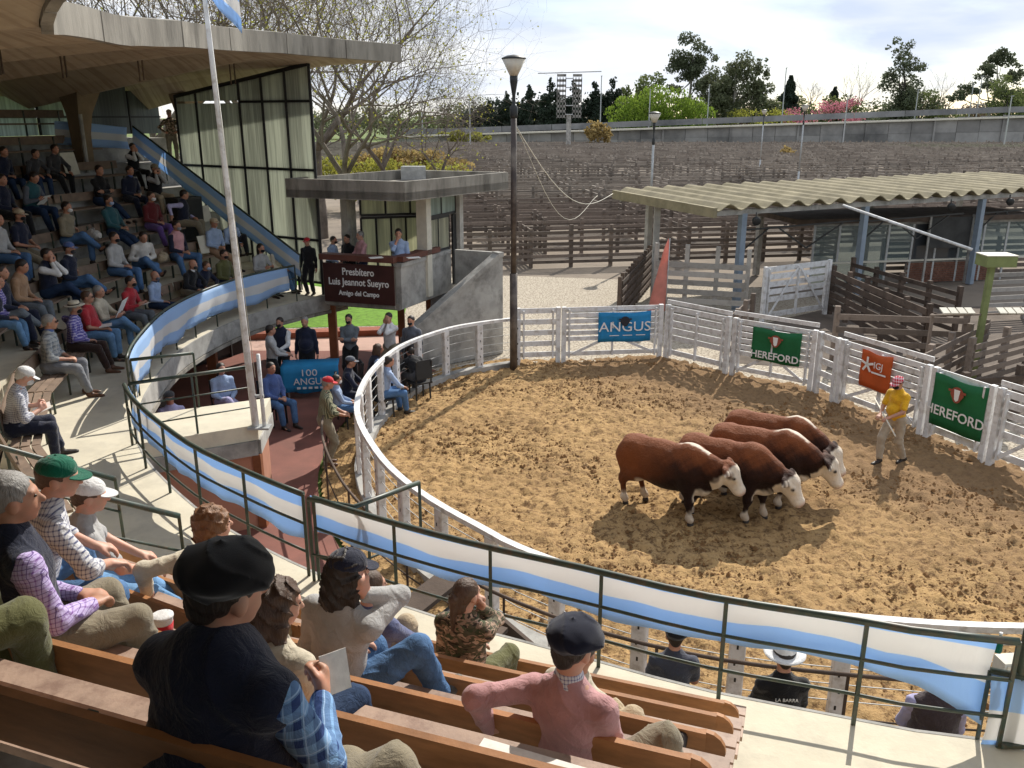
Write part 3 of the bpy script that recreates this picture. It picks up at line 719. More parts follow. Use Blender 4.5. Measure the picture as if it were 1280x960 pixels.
# ------------------------------------------------------------------ bulls
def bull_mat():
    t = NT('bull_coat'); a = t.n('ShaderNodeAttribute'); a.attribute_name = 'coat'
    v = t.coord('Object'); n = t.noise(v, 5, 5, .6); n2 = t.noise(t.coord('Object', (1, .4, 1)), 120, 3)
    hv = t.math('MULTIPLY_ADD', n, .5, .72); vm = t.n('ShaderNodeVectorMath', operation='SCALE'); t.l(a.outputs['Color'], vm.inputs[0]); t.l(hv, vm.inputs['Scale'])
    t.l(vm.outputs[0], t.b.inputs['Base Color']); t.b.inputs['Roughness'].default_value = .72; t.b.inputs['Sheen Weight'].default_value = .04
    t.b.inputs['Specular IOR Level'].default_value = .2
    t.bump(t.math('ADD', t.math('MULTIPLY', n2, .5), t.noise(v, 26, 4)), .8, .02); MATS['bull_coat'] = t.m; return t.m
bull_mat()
def bull(loc, rz, label, s=1.0, steps=(0, 0, 0, 0), headdown=.25, headyaw=0, stripe=True, tagc=None, seed=0, eyepatch=False):
    """faces +X in own space, withers about 1.38 m"""
    root = empty('bull', loc, rz, label, 'bull', 'Hereford bulls led round the ring'); root.scale = (s, s, s)
    E_ = []
    Y = Vector((0, 1, 0)); KX = .80
    # trunk
    E_ += [('c', Vector((-.85, 0, .93)), Vector((-.25, 0, .93)), .37, .405, Y, .84), ('c', Vector((-.25, 0, .93)), Vector((.45, 0, .93)), .405, .40, Y, .84)]
    E_ += [('e', Vector((-.92, 0, 1.0)), (.34, .31, .33)), ('e', Vector((.5, 0, 1.0)), (.38, .32, .42)), ('e', Vector((-.1, 0, .8)), (.7, .33, .3))]
    E_ += [('c', Vector((.5, 0, .72)), Vector((.78, 0, .68)), .24, .14, Y, .75), ('c', Vector((-.95, 0, 1.22)), Vector((.45, 0, 1.25)), .09, .11)]
    E_ += [('e', Vector((.35, 0, 1.24)), (.34, .18, .15)), ('e', Vector((-1.12, 0, 1.12)), (.14, .2, .18))]
    # neck and crest
    hy = math.sin(headyaw); HP = Vector((1.24, .34*hy, 1.16-headdown*.9)); HPs = Vector((HP.x*KX+.05, HP.y, HP.z))
    E_ += [('c', Vector((.55, 0, 1.06)), Vector((1.0, .03*hy, 1.08-headdown*.45)), .33, .23, Y, .72), ('c', Vector((1.0, .03*hy, 1.08-headdown*.45)), HP+Vector((-.12, 0, .03)), .23, .16, Y, .8)]
    E_ += [('c', Vector((.4, 0, 1.3)), Vector((.95, 0, 1.25-headdown*.5)), .13, .13), ('c', Vector((.75, 0, .68)), Vector((1.05, 0, .88-headdown*.4)), .1, .09, Y, .5)]
    nb_ = len(E_)
    # head
    HM = Matrix.Rotation(headyaw, 3, 'Z') @ Matrix.Rotation(.85+headdown*.25, 3, 'Y')
    def h(v): return HPs+HM @ Vector(v)
    Yh = HM @ Vector((0, 1, 0))
    E_ += [('e', h((.0, 0, .0)), (.17, .135, .15), HM), ('c', h((.05, 0, .0)), h((.31, 0, -.03)), .15, .10, Yh, .95), ('e', h((.36, 0, -.035)), (.09, .118, .085), HM), ('e', h((-.02, .05, .13)), (.07, .05, .04), HM), ('e', h((-.02, -.05, .13)), (.07, .05, .04), HM), ('c', h((.1, 0, -.1)), h((.32, 0, -.085)), .08, .06), ('e', h((-.1, 0, .06)), (.1, .1, .08), HM)]
    for sd_ in (1, -1):
        E_ += [('e', h((.1, sd_*.12, .055)), (.055, .03, .04), HM)]
        E_ += [('c', h((-.06, sd_*.12, .05)), h((-.09, sd_*.23, .05)), .035, .062, HM @ Vector((0, 0, 1)), .45), ('c', h((-.09, sd_*.23, .05)), h((-.05, sd_*.36, .02)), .062, .02, HM @ Vector((0, 0, 1)), .4)]
        E_ += [('-e', h((.43, sd_*.045, -.01)), (.02, .014, .014), HM)]
    ne_ = len(E_)
    # legs: fore (wrist back), hind (stifle high, hock back)
    hoof = []
    for i, (fx, sy, fore) in enumerate(((.52, .2, 1), (.52, -.2, 1), (-.92, .2, 0), (-.92, -.2, 0))):
        st = steps[i]; ly = sy
        if fore:
            kn = Vector((fx+st*.45+.03, ly, .44)); fet = Vector((fx+st*.85-.0, ly*.95, .13)); ho = fet+Vector((.05, 0, -.09))
            E_ += [('c', Vector((fx-.02, ly*.9, .95)), Vector((fx+st*.1, ly, .7)), .2, .135, Y, .75), ('c', Vector((fx+st*.1, ly, .7)), kn, .12, .07), ('c', kn, fet, .056, .04), ('e', kn, (.062, .058, .08))]
        else:
            stf = Vector((fx+.2+st*.15, ly, .72)); hk = Vector((fx-.14+st*.5, ly*.95, .5)); fet = Vector((fx-.05+st*.85, ly*.95, .14)); ho = fet+Vector((.05, 0, -.09))
            E_ += [('c', Vector((fx-.02, ly*.75, 1.0)), stf, .27, .17, Y, .7), ('c', Vector((fx-.15, ly*.8, .95)), Vector((fx-.14, ly, .66)), .2, .11, Y, .7), ('c', stf, hk, .14, .075), ('c', hk, fet, .056, .042), ('c', hk+Vector((-.03, 0, .06)), hk, .04, .06)]
        E_ += [('e', fet, (.05, .05, .05))]
        E_ += [('c', fet, ho+Vector((0, 0, .05)), .042, .05)]
        hoof.append(ho)
    E_ += [('c', Vector((-.35, 0, .55)), Vector((-.2, 0, .5)), .07, .04)]
    # tail
    E_ += [('c', Vector((-1.2, 0, 1.2)), Vector((-1.3, .01, 1.0)), .045, .035), ('c', Vector((-1.3, .01, 1.0)), Vector((-1.29, .02, .6)), .035, .022)]
    def sq(p):
        p = list(p)
        if p[0].endswith('c'): p[1] = Vector((p[1][0]*KX, p[1][1], p[1][2])); p[2] = Vector((p[2][0]*KX, p[2][1], p[2][2]))
        else: p[1] = Vector((p[1][0]*KX, p[1][1], p[1][2])); p[2] = (p[2][0]*(KX if p[2][0] > .12 else 1), p[2][1], p[2][2])
        return tuple(p)
    E_ = [sq(p) if (i < nb_ or i >= ne_) else p for i, p in enumerate(E_)]; hoof = [Vector((q.x*KX, q.y, q.z)) for q in hoof]
    def nz_(X, Y_, Z): return (np.sin(X*9+seed)*np.sin(Y_*11+1)*np.sin(Z*10+seed*2)*.006+np.sin(X*33+seed)*np.sin(Z*29)*.002)
    V, F = sdf_mesh(E_, .016, .07, nz_); V = relax(V, F, 2)
    # coat colours of the breed: white face, brisket, crest line and socks on red; sunlit back and shaded flanks painted in
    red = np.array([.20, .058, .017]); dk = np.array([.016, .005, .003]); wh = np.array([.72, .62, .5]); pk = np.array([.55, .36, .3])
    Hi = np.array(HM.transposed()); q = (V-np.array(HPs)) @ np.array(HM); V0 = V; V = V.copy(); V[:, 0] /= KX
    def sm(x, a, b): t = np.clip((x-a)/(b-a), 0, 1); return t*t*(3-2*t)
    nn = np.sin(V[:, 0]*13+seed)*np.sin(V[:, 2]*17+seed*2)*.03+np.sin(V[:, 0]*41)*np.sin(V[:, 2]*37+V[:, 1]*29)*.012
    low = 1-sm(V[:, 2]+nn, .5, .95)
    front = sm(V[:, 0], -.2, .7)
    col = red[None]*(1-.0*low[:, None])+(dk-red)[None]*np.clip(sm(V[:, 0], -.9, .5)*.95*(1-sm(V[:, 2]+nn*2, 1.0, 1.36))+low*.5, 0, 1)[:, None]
    near_head = (np.abs(q[:, 1]) < .42) & (V[:, 0] > 1.02) & (q[:, 0] > -.2)
    face = sm(q[:, 0]+nn, -.11, -.05)*near_head
    if eyepatch:
        ep = 1-sm(np.hypot(np.hypot(q[:, 0]-.02, q[:, 2]-.03), (np.abs(q[:, 1])-.12)), .05, .1); face = face*(1-ep*.9)
    ear = sm(np.abs(q[:, 1]), .16, .2)*(np.abs(q[:, 0]+.07) < .13)*near_head; face = np.clip(face*(1-ear*.75*(.5+.5*np.sin(q[:, 1]*60+seed))), 0, 1)
    bris = (1-sm(V[:, 2]+nn*1.5, .60, .72))*sm(V[:, 0], .42, .55)*(V[:, 2] > .46)*sm(.24-np.abs(V[:, 1]), -.0, .05)
    belly = (1-sm(V[:, 2]+nn*1.2, .5, .57))*(V[:, 0] < .42)*(V[:, 0] > -.7)*sm(.16-np.abs(V[:, 1]), 0, .03)
    sock = 1-sm(V[:, 2]+nn*1.5, .2, .3)
    crest = sm(V[:, 2], 1.26, 1.32)*sm(.045-np.abs(V[:, 1])+nn*.6, -.02, .02)*sm(V[:, 0]+nn, .1, .3) if stripe else 0*V[:, 0]
    flank = (1-sm(np.hypot(V[:, 0]+.62, V[:, 2]-.55), .06, .14))
    wmask = np.clip(face+bris+belly+sock+crest*(V[:, 0] < .9)+flank*.8, 0, 1)
    col = col*(1-wmask[:, None])+wh[None]*wmask[:, None]
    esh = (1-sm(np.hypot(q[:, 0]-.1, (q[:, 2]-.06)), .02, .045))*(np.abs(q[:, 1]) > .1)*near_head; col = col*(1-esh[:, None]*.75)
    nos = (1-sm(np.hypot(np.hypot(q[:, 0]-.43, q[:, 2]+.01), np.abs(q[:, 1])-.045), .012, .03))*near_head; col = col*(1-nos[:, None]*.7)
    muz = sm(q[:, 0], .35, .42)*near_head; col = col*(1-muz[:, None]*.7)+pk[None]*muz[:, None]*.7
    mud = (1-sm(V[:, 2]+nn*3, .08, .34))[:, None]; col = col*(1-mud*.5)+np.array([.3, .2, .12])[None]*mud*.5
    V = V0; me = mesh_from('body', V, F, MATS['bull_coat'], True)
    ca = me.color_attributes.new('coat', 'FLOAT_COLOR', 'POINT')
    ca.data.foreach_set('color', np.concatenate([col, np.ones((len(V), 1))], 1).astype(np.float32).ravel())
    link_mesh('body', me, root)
    for ho in hoof:
        b = MB(); b.lathe([(.045, 0), (.058, .0), (.06, .012), (.052, .055), (.03, .065)], (ho.x, ho.y, 0), 12); b.build('hoof', MATS['shoe_dark'], root, True)
    for sd_ in (1, -1):
        b = MB(); b.lathe([(.002, -.02), (.02, -.01), (.024, 0), (.02, .01), (.002, .02)], h((.1, sd_*.142, .062)), 10); b.build('eye', MATS['eye'], root, True)
    blob('tail_switch', [('c', Vector((-1.29*KX, .02, .62)), Vector((-1.28*KX, .02, .42)), .025, .05), ('c', Vector((-1.28*KX, .02, .42)), Vector((-1.27*KX, .02, .26)), .05, .012)], .014, MATS['hair_blond'], root, noise=folds(.008, 50, seed))
    if tagc is not None:
        b = MB(); b.box(h((-.1, .24, -.09)), (.055, .012, .07), HM); b.build('ear_tag', tagc, root)
    # nose ring
    return root
# ================================================================== the place
CON = mk('weathered_concrete', (.29, .27, .235), .95, .3, 2.2, .5, 30, .012, dirt=(.09, .083, .07), dirt_scale=2.6, stretch=(1, 1, .22))
CONL = mk('pale_concrete', (.62, .57, .45), .92, .1, 1.6, .3, 28, .008, dirt=(.5, .46, .37), dirt_scale=2.3)
CONR = mk('boarded_concrete', (.24, .18, .115), .95, .25, 1.3, .5, 24, .015, stretch=(1, 1, 1), dirt=(.13, .09, .055), dirt_scale=1.1)
CONG = mk('grey_concrete', (.37, .36, .335), .95, .22, 2.5, .4, 30, .01, dirt=(.16, .155, .145), dirt_scale=2)
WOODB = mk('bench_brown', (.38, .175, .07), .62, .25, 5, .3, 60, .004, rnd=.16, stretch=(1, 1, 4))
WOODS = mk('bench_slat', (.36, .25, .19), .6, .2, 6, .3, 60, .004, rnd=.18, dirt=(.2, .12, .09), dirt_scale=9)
WOODD = mk('bench_grey_brown', (.21, .15, .11), .75, .25, 5, .3, 60, .004, rnd=.2)  # same bench wood greyed: shade of the left stand put into the colour
PENW = mk('old_grey_timber', (.19, .15, .122), .95, .35, 3, .5, 30, .01, rnd=.35, dirt=(.07, .055, .045), dirt_scale=3)
PEND = mk('dark_timber', (.09, .065, .05), .95, .35, 3, .5, 30, .01, rnd=.3)
PENP = mk('pale_board', (.36, .34, .31), .95, .25, 3, .4, 30, .01, rnd=.2, dirt=(.2, .18, .16), dirt_scale=3)
WHT = mk('white_paint', (.70, .70, .70), .65, .1, 4, .3, 50, .004, rnd=.07, dirt=(.40, .37, .33), dirt_scale=7)
GRN = mk('dark_green_steel', (.035, .055, .042), .45, .3, 8, .15, 60, .002, spec=.5, dirt=(.09, .06, .035), dirt_scale=12)
OLI = mk('olive_paint', (.16, .19, .07), .6, .2, 5, .2)
BLK = mk('black_steel', (.02, .021, .022), .5, .2, 8, .1)
BRICKW = mk('red_floor', (.20, .075, .055), .75, .2, 1.2, .25, 35, .004, dirt=(.13, .055, .042), dirt_scale=.8)
TERRA = mk('salmon_wall', (.42, .2, .13), .85, .12, 2, .25)
PILL = mk('rust_brown', (.24, .085, .035), .7, .25, 4, .3)
BLUEP = mk('grey_blue_steel', (.22, .27, .33), .6, .12, 4, .15)
GALV = mk('galvanised', (.42, .43, .43), .5, .2, 8, .1, metal=.3)
CREAM = mk('cream_paint', (.6, .57, .48), .7, .1, 5, .15)
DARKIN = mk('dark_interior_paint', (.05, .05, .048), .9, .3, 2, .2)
def near(cv, x, y):
    best = min(range(len(cv.p)), key=lambda i: (cv.p[i]-Vector((x, y))).length)
    l0 = cv.l[best]; bl = min([l0+k*.05-1 for k in range(41)], key=lambda l: (cv.at(l)-Vector((x, y))).length)
    bl = max(0, min(cv.L, bl)); d = Vector((x, y))-cv.at(bl); return bl, d.dot(cv.nrm(bl))
EC = Curve(catmull([(11, 5.0, 0), (7, 4.85, 0), (3.45, 5.38, 0), (2.46, 5.66, 0), (1.5, 5.97, 0), (.6, 6.4, 0), (-.24, 6.78, 0), (-1.03, 7.2, 0), (-1.9, 7.75, 0), (-2.85, 8.5, 0), (-3.8, 9.4, 0),
    (-5.15, 11.15, 0), (-5.9, 12.9, 0), (-6.3, 14.4, 0), (-6.6, 16.35, 0), (-6.5, 18.3, 0), (-6.05, 20.1, 0), (-5.2, 21.6, 0)], 6))
RC = Curve([EC.at(EC.L*i/80) for i in range(81)]+[Vector((-4.55, 22.5)), Vector((-3.9, 23.35))])   # the roof goes on past the stand
ZW = 1.7
LA, _ = near(EC, -3.6, 9.1)        # the aisle beside the rails
def nsh(l): return .3*max(-1, min(1.3, (l-11.5)/3))
def row_s(i, l=99): return 1.4+1.0*i if l > LA else 1.09+.70*i+nsh(l)
def row_z(i, l=99): return ZW+(.64*i if l > LA else .42*i)
NROW = 6
LB0, _ = near(EC, 1.75, 5.85); 
# ------------------------------------------------------------------ ground
def sheet(name, poly, z, mat, kind='structure', th=None):
    b = MB(); b.v = [(p[0], p[1], z) for p in poly]; n = len(poly)
    a = sum(poly[i][0]*poly[(i+1) % n][1]-poly[(i+1) % n][0]*poly[i][1] for i in range(n))
    b.f = [tuple(range(n)) if a > 0 else tuple(range(n-1, -1, -1))]
    o = b.build(name, mat); tag(o, kind=kind); return o
GRASSM = mk('meadow', (.10, .15, .028), .95, .4, .35, .5, 6, .05, dirt=(.17, .14, .06), dirt_scale=.08)
sheet('ground', [(-1500, -200), (1500, -200), (1500, 2500), (-1500, 2500)], -.06, GRASSM)
EARTH = mk('trodden_earth', (.27, .205, .15), .98, .3, .8, .6, 12, .03, dirt=(.16, .115, .08), dirt_scale=.5)
sheet('pen_ground', [(-14, 31), (5, 24.4), (15, 12), (60, 5), (180, 60), (150, 166), (-22, 166)], -.035, mk('pen_earth', (.22, .18, .14), .98, .3, .5, .5, 10, .03, dirt=(.15, .12, .09), dirt_scale=.25))
def cobble_mat():
    t = NT('stone_setts'); v = t.coord('World', (1, 1, 1), (0, 0, .3))
    vo = t.n('ShaderNodeTexVoronoi', feature='DISTANCE_TO_EDGE'); vo.inputs['Scale'].default_value = 8.5; t.l(v, vo.inputs['Vector'])
    e = t.ramp(vo.outputs['Distance'], [(.0, (0, 0, 0)), (.12, (1, 1, 1))]); c = t.mix(t.noise(v, 3, 4), (.36, .31, .24), (.5, .44, .34))
    t.l(t.mix(e, (.24, .19, .14), c), t.b.inputs['Base Color']); t.b.inputs['Roughness'].default_value = .9; t.bump(e, .6, .03); MATS['stone_setts'] = t.m; return t.m
sheet('stone_paving', [(-9, 25.4), (-3.2, 25.3), (-2.4, 20.5), (4.0, 21.9), (5.4, 20.3), (7.4, 19), (8.4, 16), (9.3, 13.8), (11, 9.5), (30, 9), (16, 24), (8.5, 33), (-12, 37)], -.02, cobble_mat())
sheet('lawn', [(-11, 25.2), (-3.4, 26.0), (-3.9, 34), (-13, 34)], -.01, mk('lawn_green', (.13, .26, .02), .95, .3, 6, .6, 60, .03))
sheet('path', [(-9, 22.6), (-2.8, 22.9), (-3.2, 24.7), (-9, 23.9)], -.008, mk('pink_path', (.5, .33, .27), .9, .12, 2, .3))
b = MB(); b.bar((-9, 24.05, .06), (-3.2, 24.85, .06), .22, .2); b.bar((-9, 24.55, .03), (-3.25, 25.35, .03), .3, .12)
tag(b.build('kerb', mk('brick_red', (.3, .1, .06), .9, .2, 4, .3)), kind='structure')
RING = Curve(catmull([(10.5, 8.9, 0), (8.6, 7.9, 0), (6.8, 7.6, 0), (4.9, 7.55, 0), (3.5, 7.72, 0), (2.15, 8.0, 0), (1.05, 8.5, 0), (.1, 9.2, 0), (-.4, 9.75, 0), (-1.0, 10.45, 0), (-1.55, 11.25, 0), (-2.05, 12.25, 0), (-2.6, 13.8, 0), (-2.82, 15.2, 0), (-2.8, 16.9, 0),
    (-2.45, 18.7, 0), (-1.6, 20.2, 0), (-.8, 20.9, 0), (.1, 21.4, 0)], 6))
GP = [Vector(p) for p in [(.1, 21.6), (1.25, 21.75), (3.95, 22.1), (5.35, 20.6), (7.0, 19.2), (7.25, 18.45), (8.25, 16.3), (9.15, 14.2), (10.1, 12.0), (10.8, 9.8)]]
rp = [RING.at(RING.L*i/60) for i in range(61)]
fl = [EC.off(EC.L*i/60, 2.6) for i in range(61)]
BRICKP = [(p.x, p.y) for p in fl if p.y > 4]+[(-5.2, 22.9), (-2.6, 23.1), (-2.45, 21.5)]+[(p.x, p.y) for p in [RING.off(RING.L*(.93-.5*i/30), .75) for i in range(31)]]
sheet('terrace_floor', BRICKP, 0.0, BRICKW)
# sand of the ring and the alley, one uneven sheet
def build_dirt():
    st = .055; x0, x1, y0, y1 = -4.2, 13.5, 3.2, 24.0
    nx = int((x1-x0)/st); ny = int((y1-y0)/st)
    X, Y = np.meshgrid(x0+np.arange(nx)*st, y0+np.arange(ny)*st, indexing='ij')
    def vn(sc, seed):
        r = np.random.RandomState(seed); G = r.rand(int((x1-x0)*sc)+3, int((y1-y0)*sc)+3)
        fx = (X-x0)*sc; fy = (Y-y0)*sc; i = fx.astype(int); j = fy.astype(int); u = fx-i; v = fy-j; u = u*u*(3-2*u); v = v*v*(3-2*v)
        return G[i, j]*(1-u)*(1-v)+G[i+1, j]*u*(1-v)+G[i, j+1]*(1-u)*v+G[i+1, j+1]*u*v
    Z = (vn(.35, 1)-.5)*.05+(vn(1.6, 2)-.5)*.03+(vn(4.2, 3)-.5)*.03+(vn(8.5, 4)-.5)*.07+np.maximum(vn(9, 5)-.6, 0)*.17
    poly = [(p.x, p.y) for p in rp]+[(p.x, p.y) for p in GP]
    poly2 = [(RING.off(RING.L*i/60, .72).x, RING.off(RING.L*i/60, .72).y) for i in range(61)]+[(p.x, p.y+.25) for p in GP[1:4]]+[(p.x+.25, p.y+.2) for p in GP[4:]]
    def inside(pl):
        c = np.zeros(X.shape, bool); n = len(pl)
        for a in range(n):
            xa, ya = pl[a]; xb, yb = pl[(a+1) % n]
            if ya == yb: continue
            c ^= ((ya > Y) != (yb > Y)) & (X < (xb-xa)*(Y-ya)/(yb-ya)+xa)
        return c
    ins = inside(poly2) | ((Y < 9.2) & (X > -2.2))
    amp = np.where(ins, 1, 0); Z = Z*amp+.012
    vid = -np.ones(X.shape, int); q = ins[:-1, :-1] & ins[1:, :-1] & ins[:-1, 1:] & ins[1:, 1:]
    use = np.zeros(X.shape, bool); use[:-1, :-1] |= q; use[1:, :-1] |= q; use[:-1, 1:] |= q; use[1:, 1:] |= q
    vid[use] = np.arange(use.sum()); V = np.stack([X[use], Y[use], Z[use]], 1)
    I, J = np.nonzero(q); F = np.stack([vid[I, J], vid[I+1, J], vid[I+1, J+1], vid[I, J+1]], 1)
    t = NT('ring_sand'); v = t.coord('World'); n1 = t.noise(v, .55, 5, .6); n2 = t.noise(v, 8.5, 7, .78); n3 = t.noise(v, 32, 4, .6)
    c = t.mix(t.ramp(n1, [(.35, (0, 0, 0)), (.66, (1, 1, 1))]), (.47, .305, .14), (.36, .23, .108))
    c = t.mix(t.ramp(n2, [(.40, (1, 1, 1)), (.52, (0, 0, 0))]), c, (.14, .08, .04)); c = t.mix(t.ramp(n3, [(.55, (0, 0, 0)), (.75, (.6, .6, .6))]), c, (.62, .45, .25))
    # damp trodden strip by the gates
    sp = t.n('ShaderNodeSeparateXYZ'); t.l(t.n('ShaderNodeNewGeometry').outputs['Position'], sp.inputs[0])
    dd = t.math('ADD', t.math('MULTIPLY', sp.outputs[0], .72), t.math('MULTIPLY', sp.outputs[1], .42)); dd = t.math('ADD', dd, t.math('MULTIPLY', n1, 2.6))
    damp = t.ramp(t.math('MULTIPLY', t.math('SUBTRACT', dd, 9.6), .35), [(.1, (0, 0, 0)), (.9, (.75, .75, .75))])
    c = t.mix(damp, c, (.22, .14, .08))
    t.l(c, t.b.inputs['Base Color']); t.b.inputs['Roughness'].default_value = 1; t.b.inputs['Specular IOR Level'].default_value = .1
    t.bump(t.math('ADD', n2, t.math('MULTIPLY', n3, .5)), .8, .045)
    me = mesh_from('ring_sand', V, F, t.m, True); o = link_mesh('ring_sand', me); tag(o, kind='structure')
build_dirt()
def build_clods():
    rs = np.random.RandomState(5); n = 60000; x = rs.uniform(-3, 12, n); y = 7.5+rs.rand(n)*14.5
    keep = []; c0 = Vector((3.4, 14.5))
    pl = [(p.x, p.y) for p in rp]+[(p.x, p.y) for p in GP]; c = np.zeros(n, bool); m = len(pl)
    for a in range(m):
        xa, ya = pl[a]; xb, yb = pl[(a+1) % m]
        if ya != yb: c ^= ((ya > y) != (yb > y)) & (x < (xb-xa)*(y-ya)/(yb-ya)+xa)
    k = np.sin(x*1.3+np.sin(y*.9)*2)+np.sin(y*1.7+x*.6)*1.2+rs.normal(size=n)*.8 > .1
    x = x[c & k]; y = y[c & k]; n = len(x); r = rs.gamma(2.0, .0062, n)+.006; base = np.array([(1, 0, 0), (0, 1, 0), (-1, 0, 0), (0, -1, 0), (0, 0, 1)], float)
    a = rs.rand(n)*6.28; V = base[None]*r[:, None, None]*rs.uniform(.6, 1.3, (n, 5, 1)); ca, sa = np.cos(a)[:, None], np.sin(a)[:, None]
    W_ = np.stack([V[:, :, 0]*ca-V[:, :, 1]*sa, V[:, :, 0]*sa+V[:, :, 1]*ca, V[:, :, 2]*.9], 2)+np.stack([x, y, np.full(n, .02)], 1)[:, None]
    f = np.array([(0, 1, 4), (1, 2, 4), (2, 3, 4), (3, 0, 4)]); F = (np.arange(n)[:, None, None]*5+f[None]).reshape(-1, 3)
    o = link_mesh('clods', mesh_from('clods', W_.reshape(-1, 3), F, mk('clod_brown', (.20, .108, .043), 1, .4, 3, 0)), None); tag(o, kind='stuff')
build_clods()
# ------------------------------------------------------------------ grandstand
GS = empty('grandstand', (0, 0, 0), 0, 'curved concrete grandstand with folded roof round the left of the sale ring', 'grandstand')
def secsweep(name, sec, l0, l1, mat, parent=GS, step=.5, cv=EC, sh=None):
    n = max(2, int(abs(l1-l0)/step)+1); rows = []
    for i in range(n):
        l = l0+(l1-l0)*i/(n-1); rows.append([cv.off(l, s_+(sh(l) if sh else 0), z_) for s_, z_ in sec])
    b = MB(); b.sweep(rows); o = b.build(name, mat, parent)
    return o
secsweep('walkway', [(0, 1.3), (0, ZW), (1.7, ZW), (1.7, 1.5), (.25, 1.5), (.25, 1.3)], 0, RC.L-.85, CONL, cv=RC)
secsweep('coping', [(-.03, 1.32), (-.03, 1.703), (.0, 1.703), (.0, 1.32)], 0, RC.L-.85, CONG, cv=RC)
secsweep('coping', [(-.05, 1.22), (-.05, 1.30), (.28, 1.298), (.28, 1.22)], 0, RC.L-.85, CON, cv=RC)
for (lq, nn_, la_, lb_) in ((99, 6, LA, EC.L), (0, 8, 0, LA-.01)):
    for i in range(1, nn_+1):
        ds = row_s(1, lq)-row_s(0, lq); s0 = row_s(i, lq)-(.6 if lq else .43+nsh(0)); z1 = row_z(i, lq); z0 = row_z(i-1, lq)-.15; e = ds if i < nn_ else 1.6
        secsweep('step', [(s0, z0), (s0, z1), (s0+e, z1), (s0+e, z1-.15), (s0+.12, z1-.15), (s0+.12, z0)], la_, lb_+(.9 if lq else 0), CONL if i < 3 else CONG, cv=RC if lq else EC, sh=None if lq else nsh)
b = MB(); q_ = [EC.off(LA, row_s(1)-.6, ZW-.1)]
for i in range(1, 7): q_ += [EC.off(LA, row_s(i)-.6, row_z(i)), EC.off(LA, row_s(i)+.4, row_z(i))]
q_ += [EC.off(LA, row_s(6)+.4, ZW-.1)]; t_ = EC.tan(LA)*.06; t_ = Vector((t_.x, t_.y, 0)); m_ = len(q_)
b.add([p-t_ for p in q_]+[p+t_ for p in q_], [tuple(range(m_)), tuple(range(2*m_-1, m_-1, -1))]+[(i, i+m_, (i+1) % m_+m_, (i+1) % m_) for i in range(m_)]); b.build('cheek_wall', CONG, GS)
# back wall with windows, columns
SB = row_s(NROW)+.25; ZT = row_z(NROW)
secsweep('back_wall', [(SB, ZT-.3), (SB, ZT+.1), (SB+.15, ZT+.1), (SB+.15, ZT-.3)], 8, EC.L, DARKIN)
def glass_mat(name, col, tr=.55):
    t = NT(name); v = t.coord('Object', (1, 1, .03)); wv = t.math('ADD', t.math('MULTIPLY', t.noise(v, 22, 2), .55), t.math('MULTIPLY', t.noise(v, 2.2, 2), .5))
    c = t.mix(t.ramp(wv, [(.4, (0, 0, 0)), (.62, (1, 1, 1))]), mulc(col, .72), mulc(col, 1.22)); t.l(c, t.b.inputs['Base Color']); t.b.inputs['Roughness'].default_value = .3
    trn = t.n('ShaderNodeBsdfTranslucent'); t.l(c, trn.inputs['Color']); ms = t.n('ShaderNodeMixShader'); ms.inputs[0].default_value = tr
    t.l(t.b.outputs[0], ms.inputs[1]); t.l(trn.outputs[0], ms.inputs[2]); t.l(ms.outputs[0], t.out.inputs['Surface']); t.bump(wv, .4, .01)
    MATS[name] = t.m; return t.m
GLF = glass_mat('ribbed_frosted_glass', (.52, .54, .48), .6); GLB = glass_mat('lit_pane_glass', (.62, .68, .66), .75); GLD = glass_mat('dim_pane_glass', (.1, .12, .12), .3)
def roof_z(l, s):
    """soffit height: low folds run out from the columns, the lip is nearly level"""
    u = ((RC.L-1.1-l)/DL) % 1.0; arch = 1-abs(2*u-1)**1.5
    q = (s+1)/7.5; q = max(0, q)
    lip = 7.14+.32*max(0, min(1, (l-17)/10)); k_ = max(0, min(1, (19.6-l)/6)); lip += 1.0*k_**1.3
    base = lip+(6.42-lip)*q**1.1
    return base+arch*.95*max(0, min(1.1, q-.06))
DL = 2.35
def lip_s(l): return -.85-.55*max(0, min(1, (l-22)/5))+1.3*max(0, min(1, (22.5-l)/4))
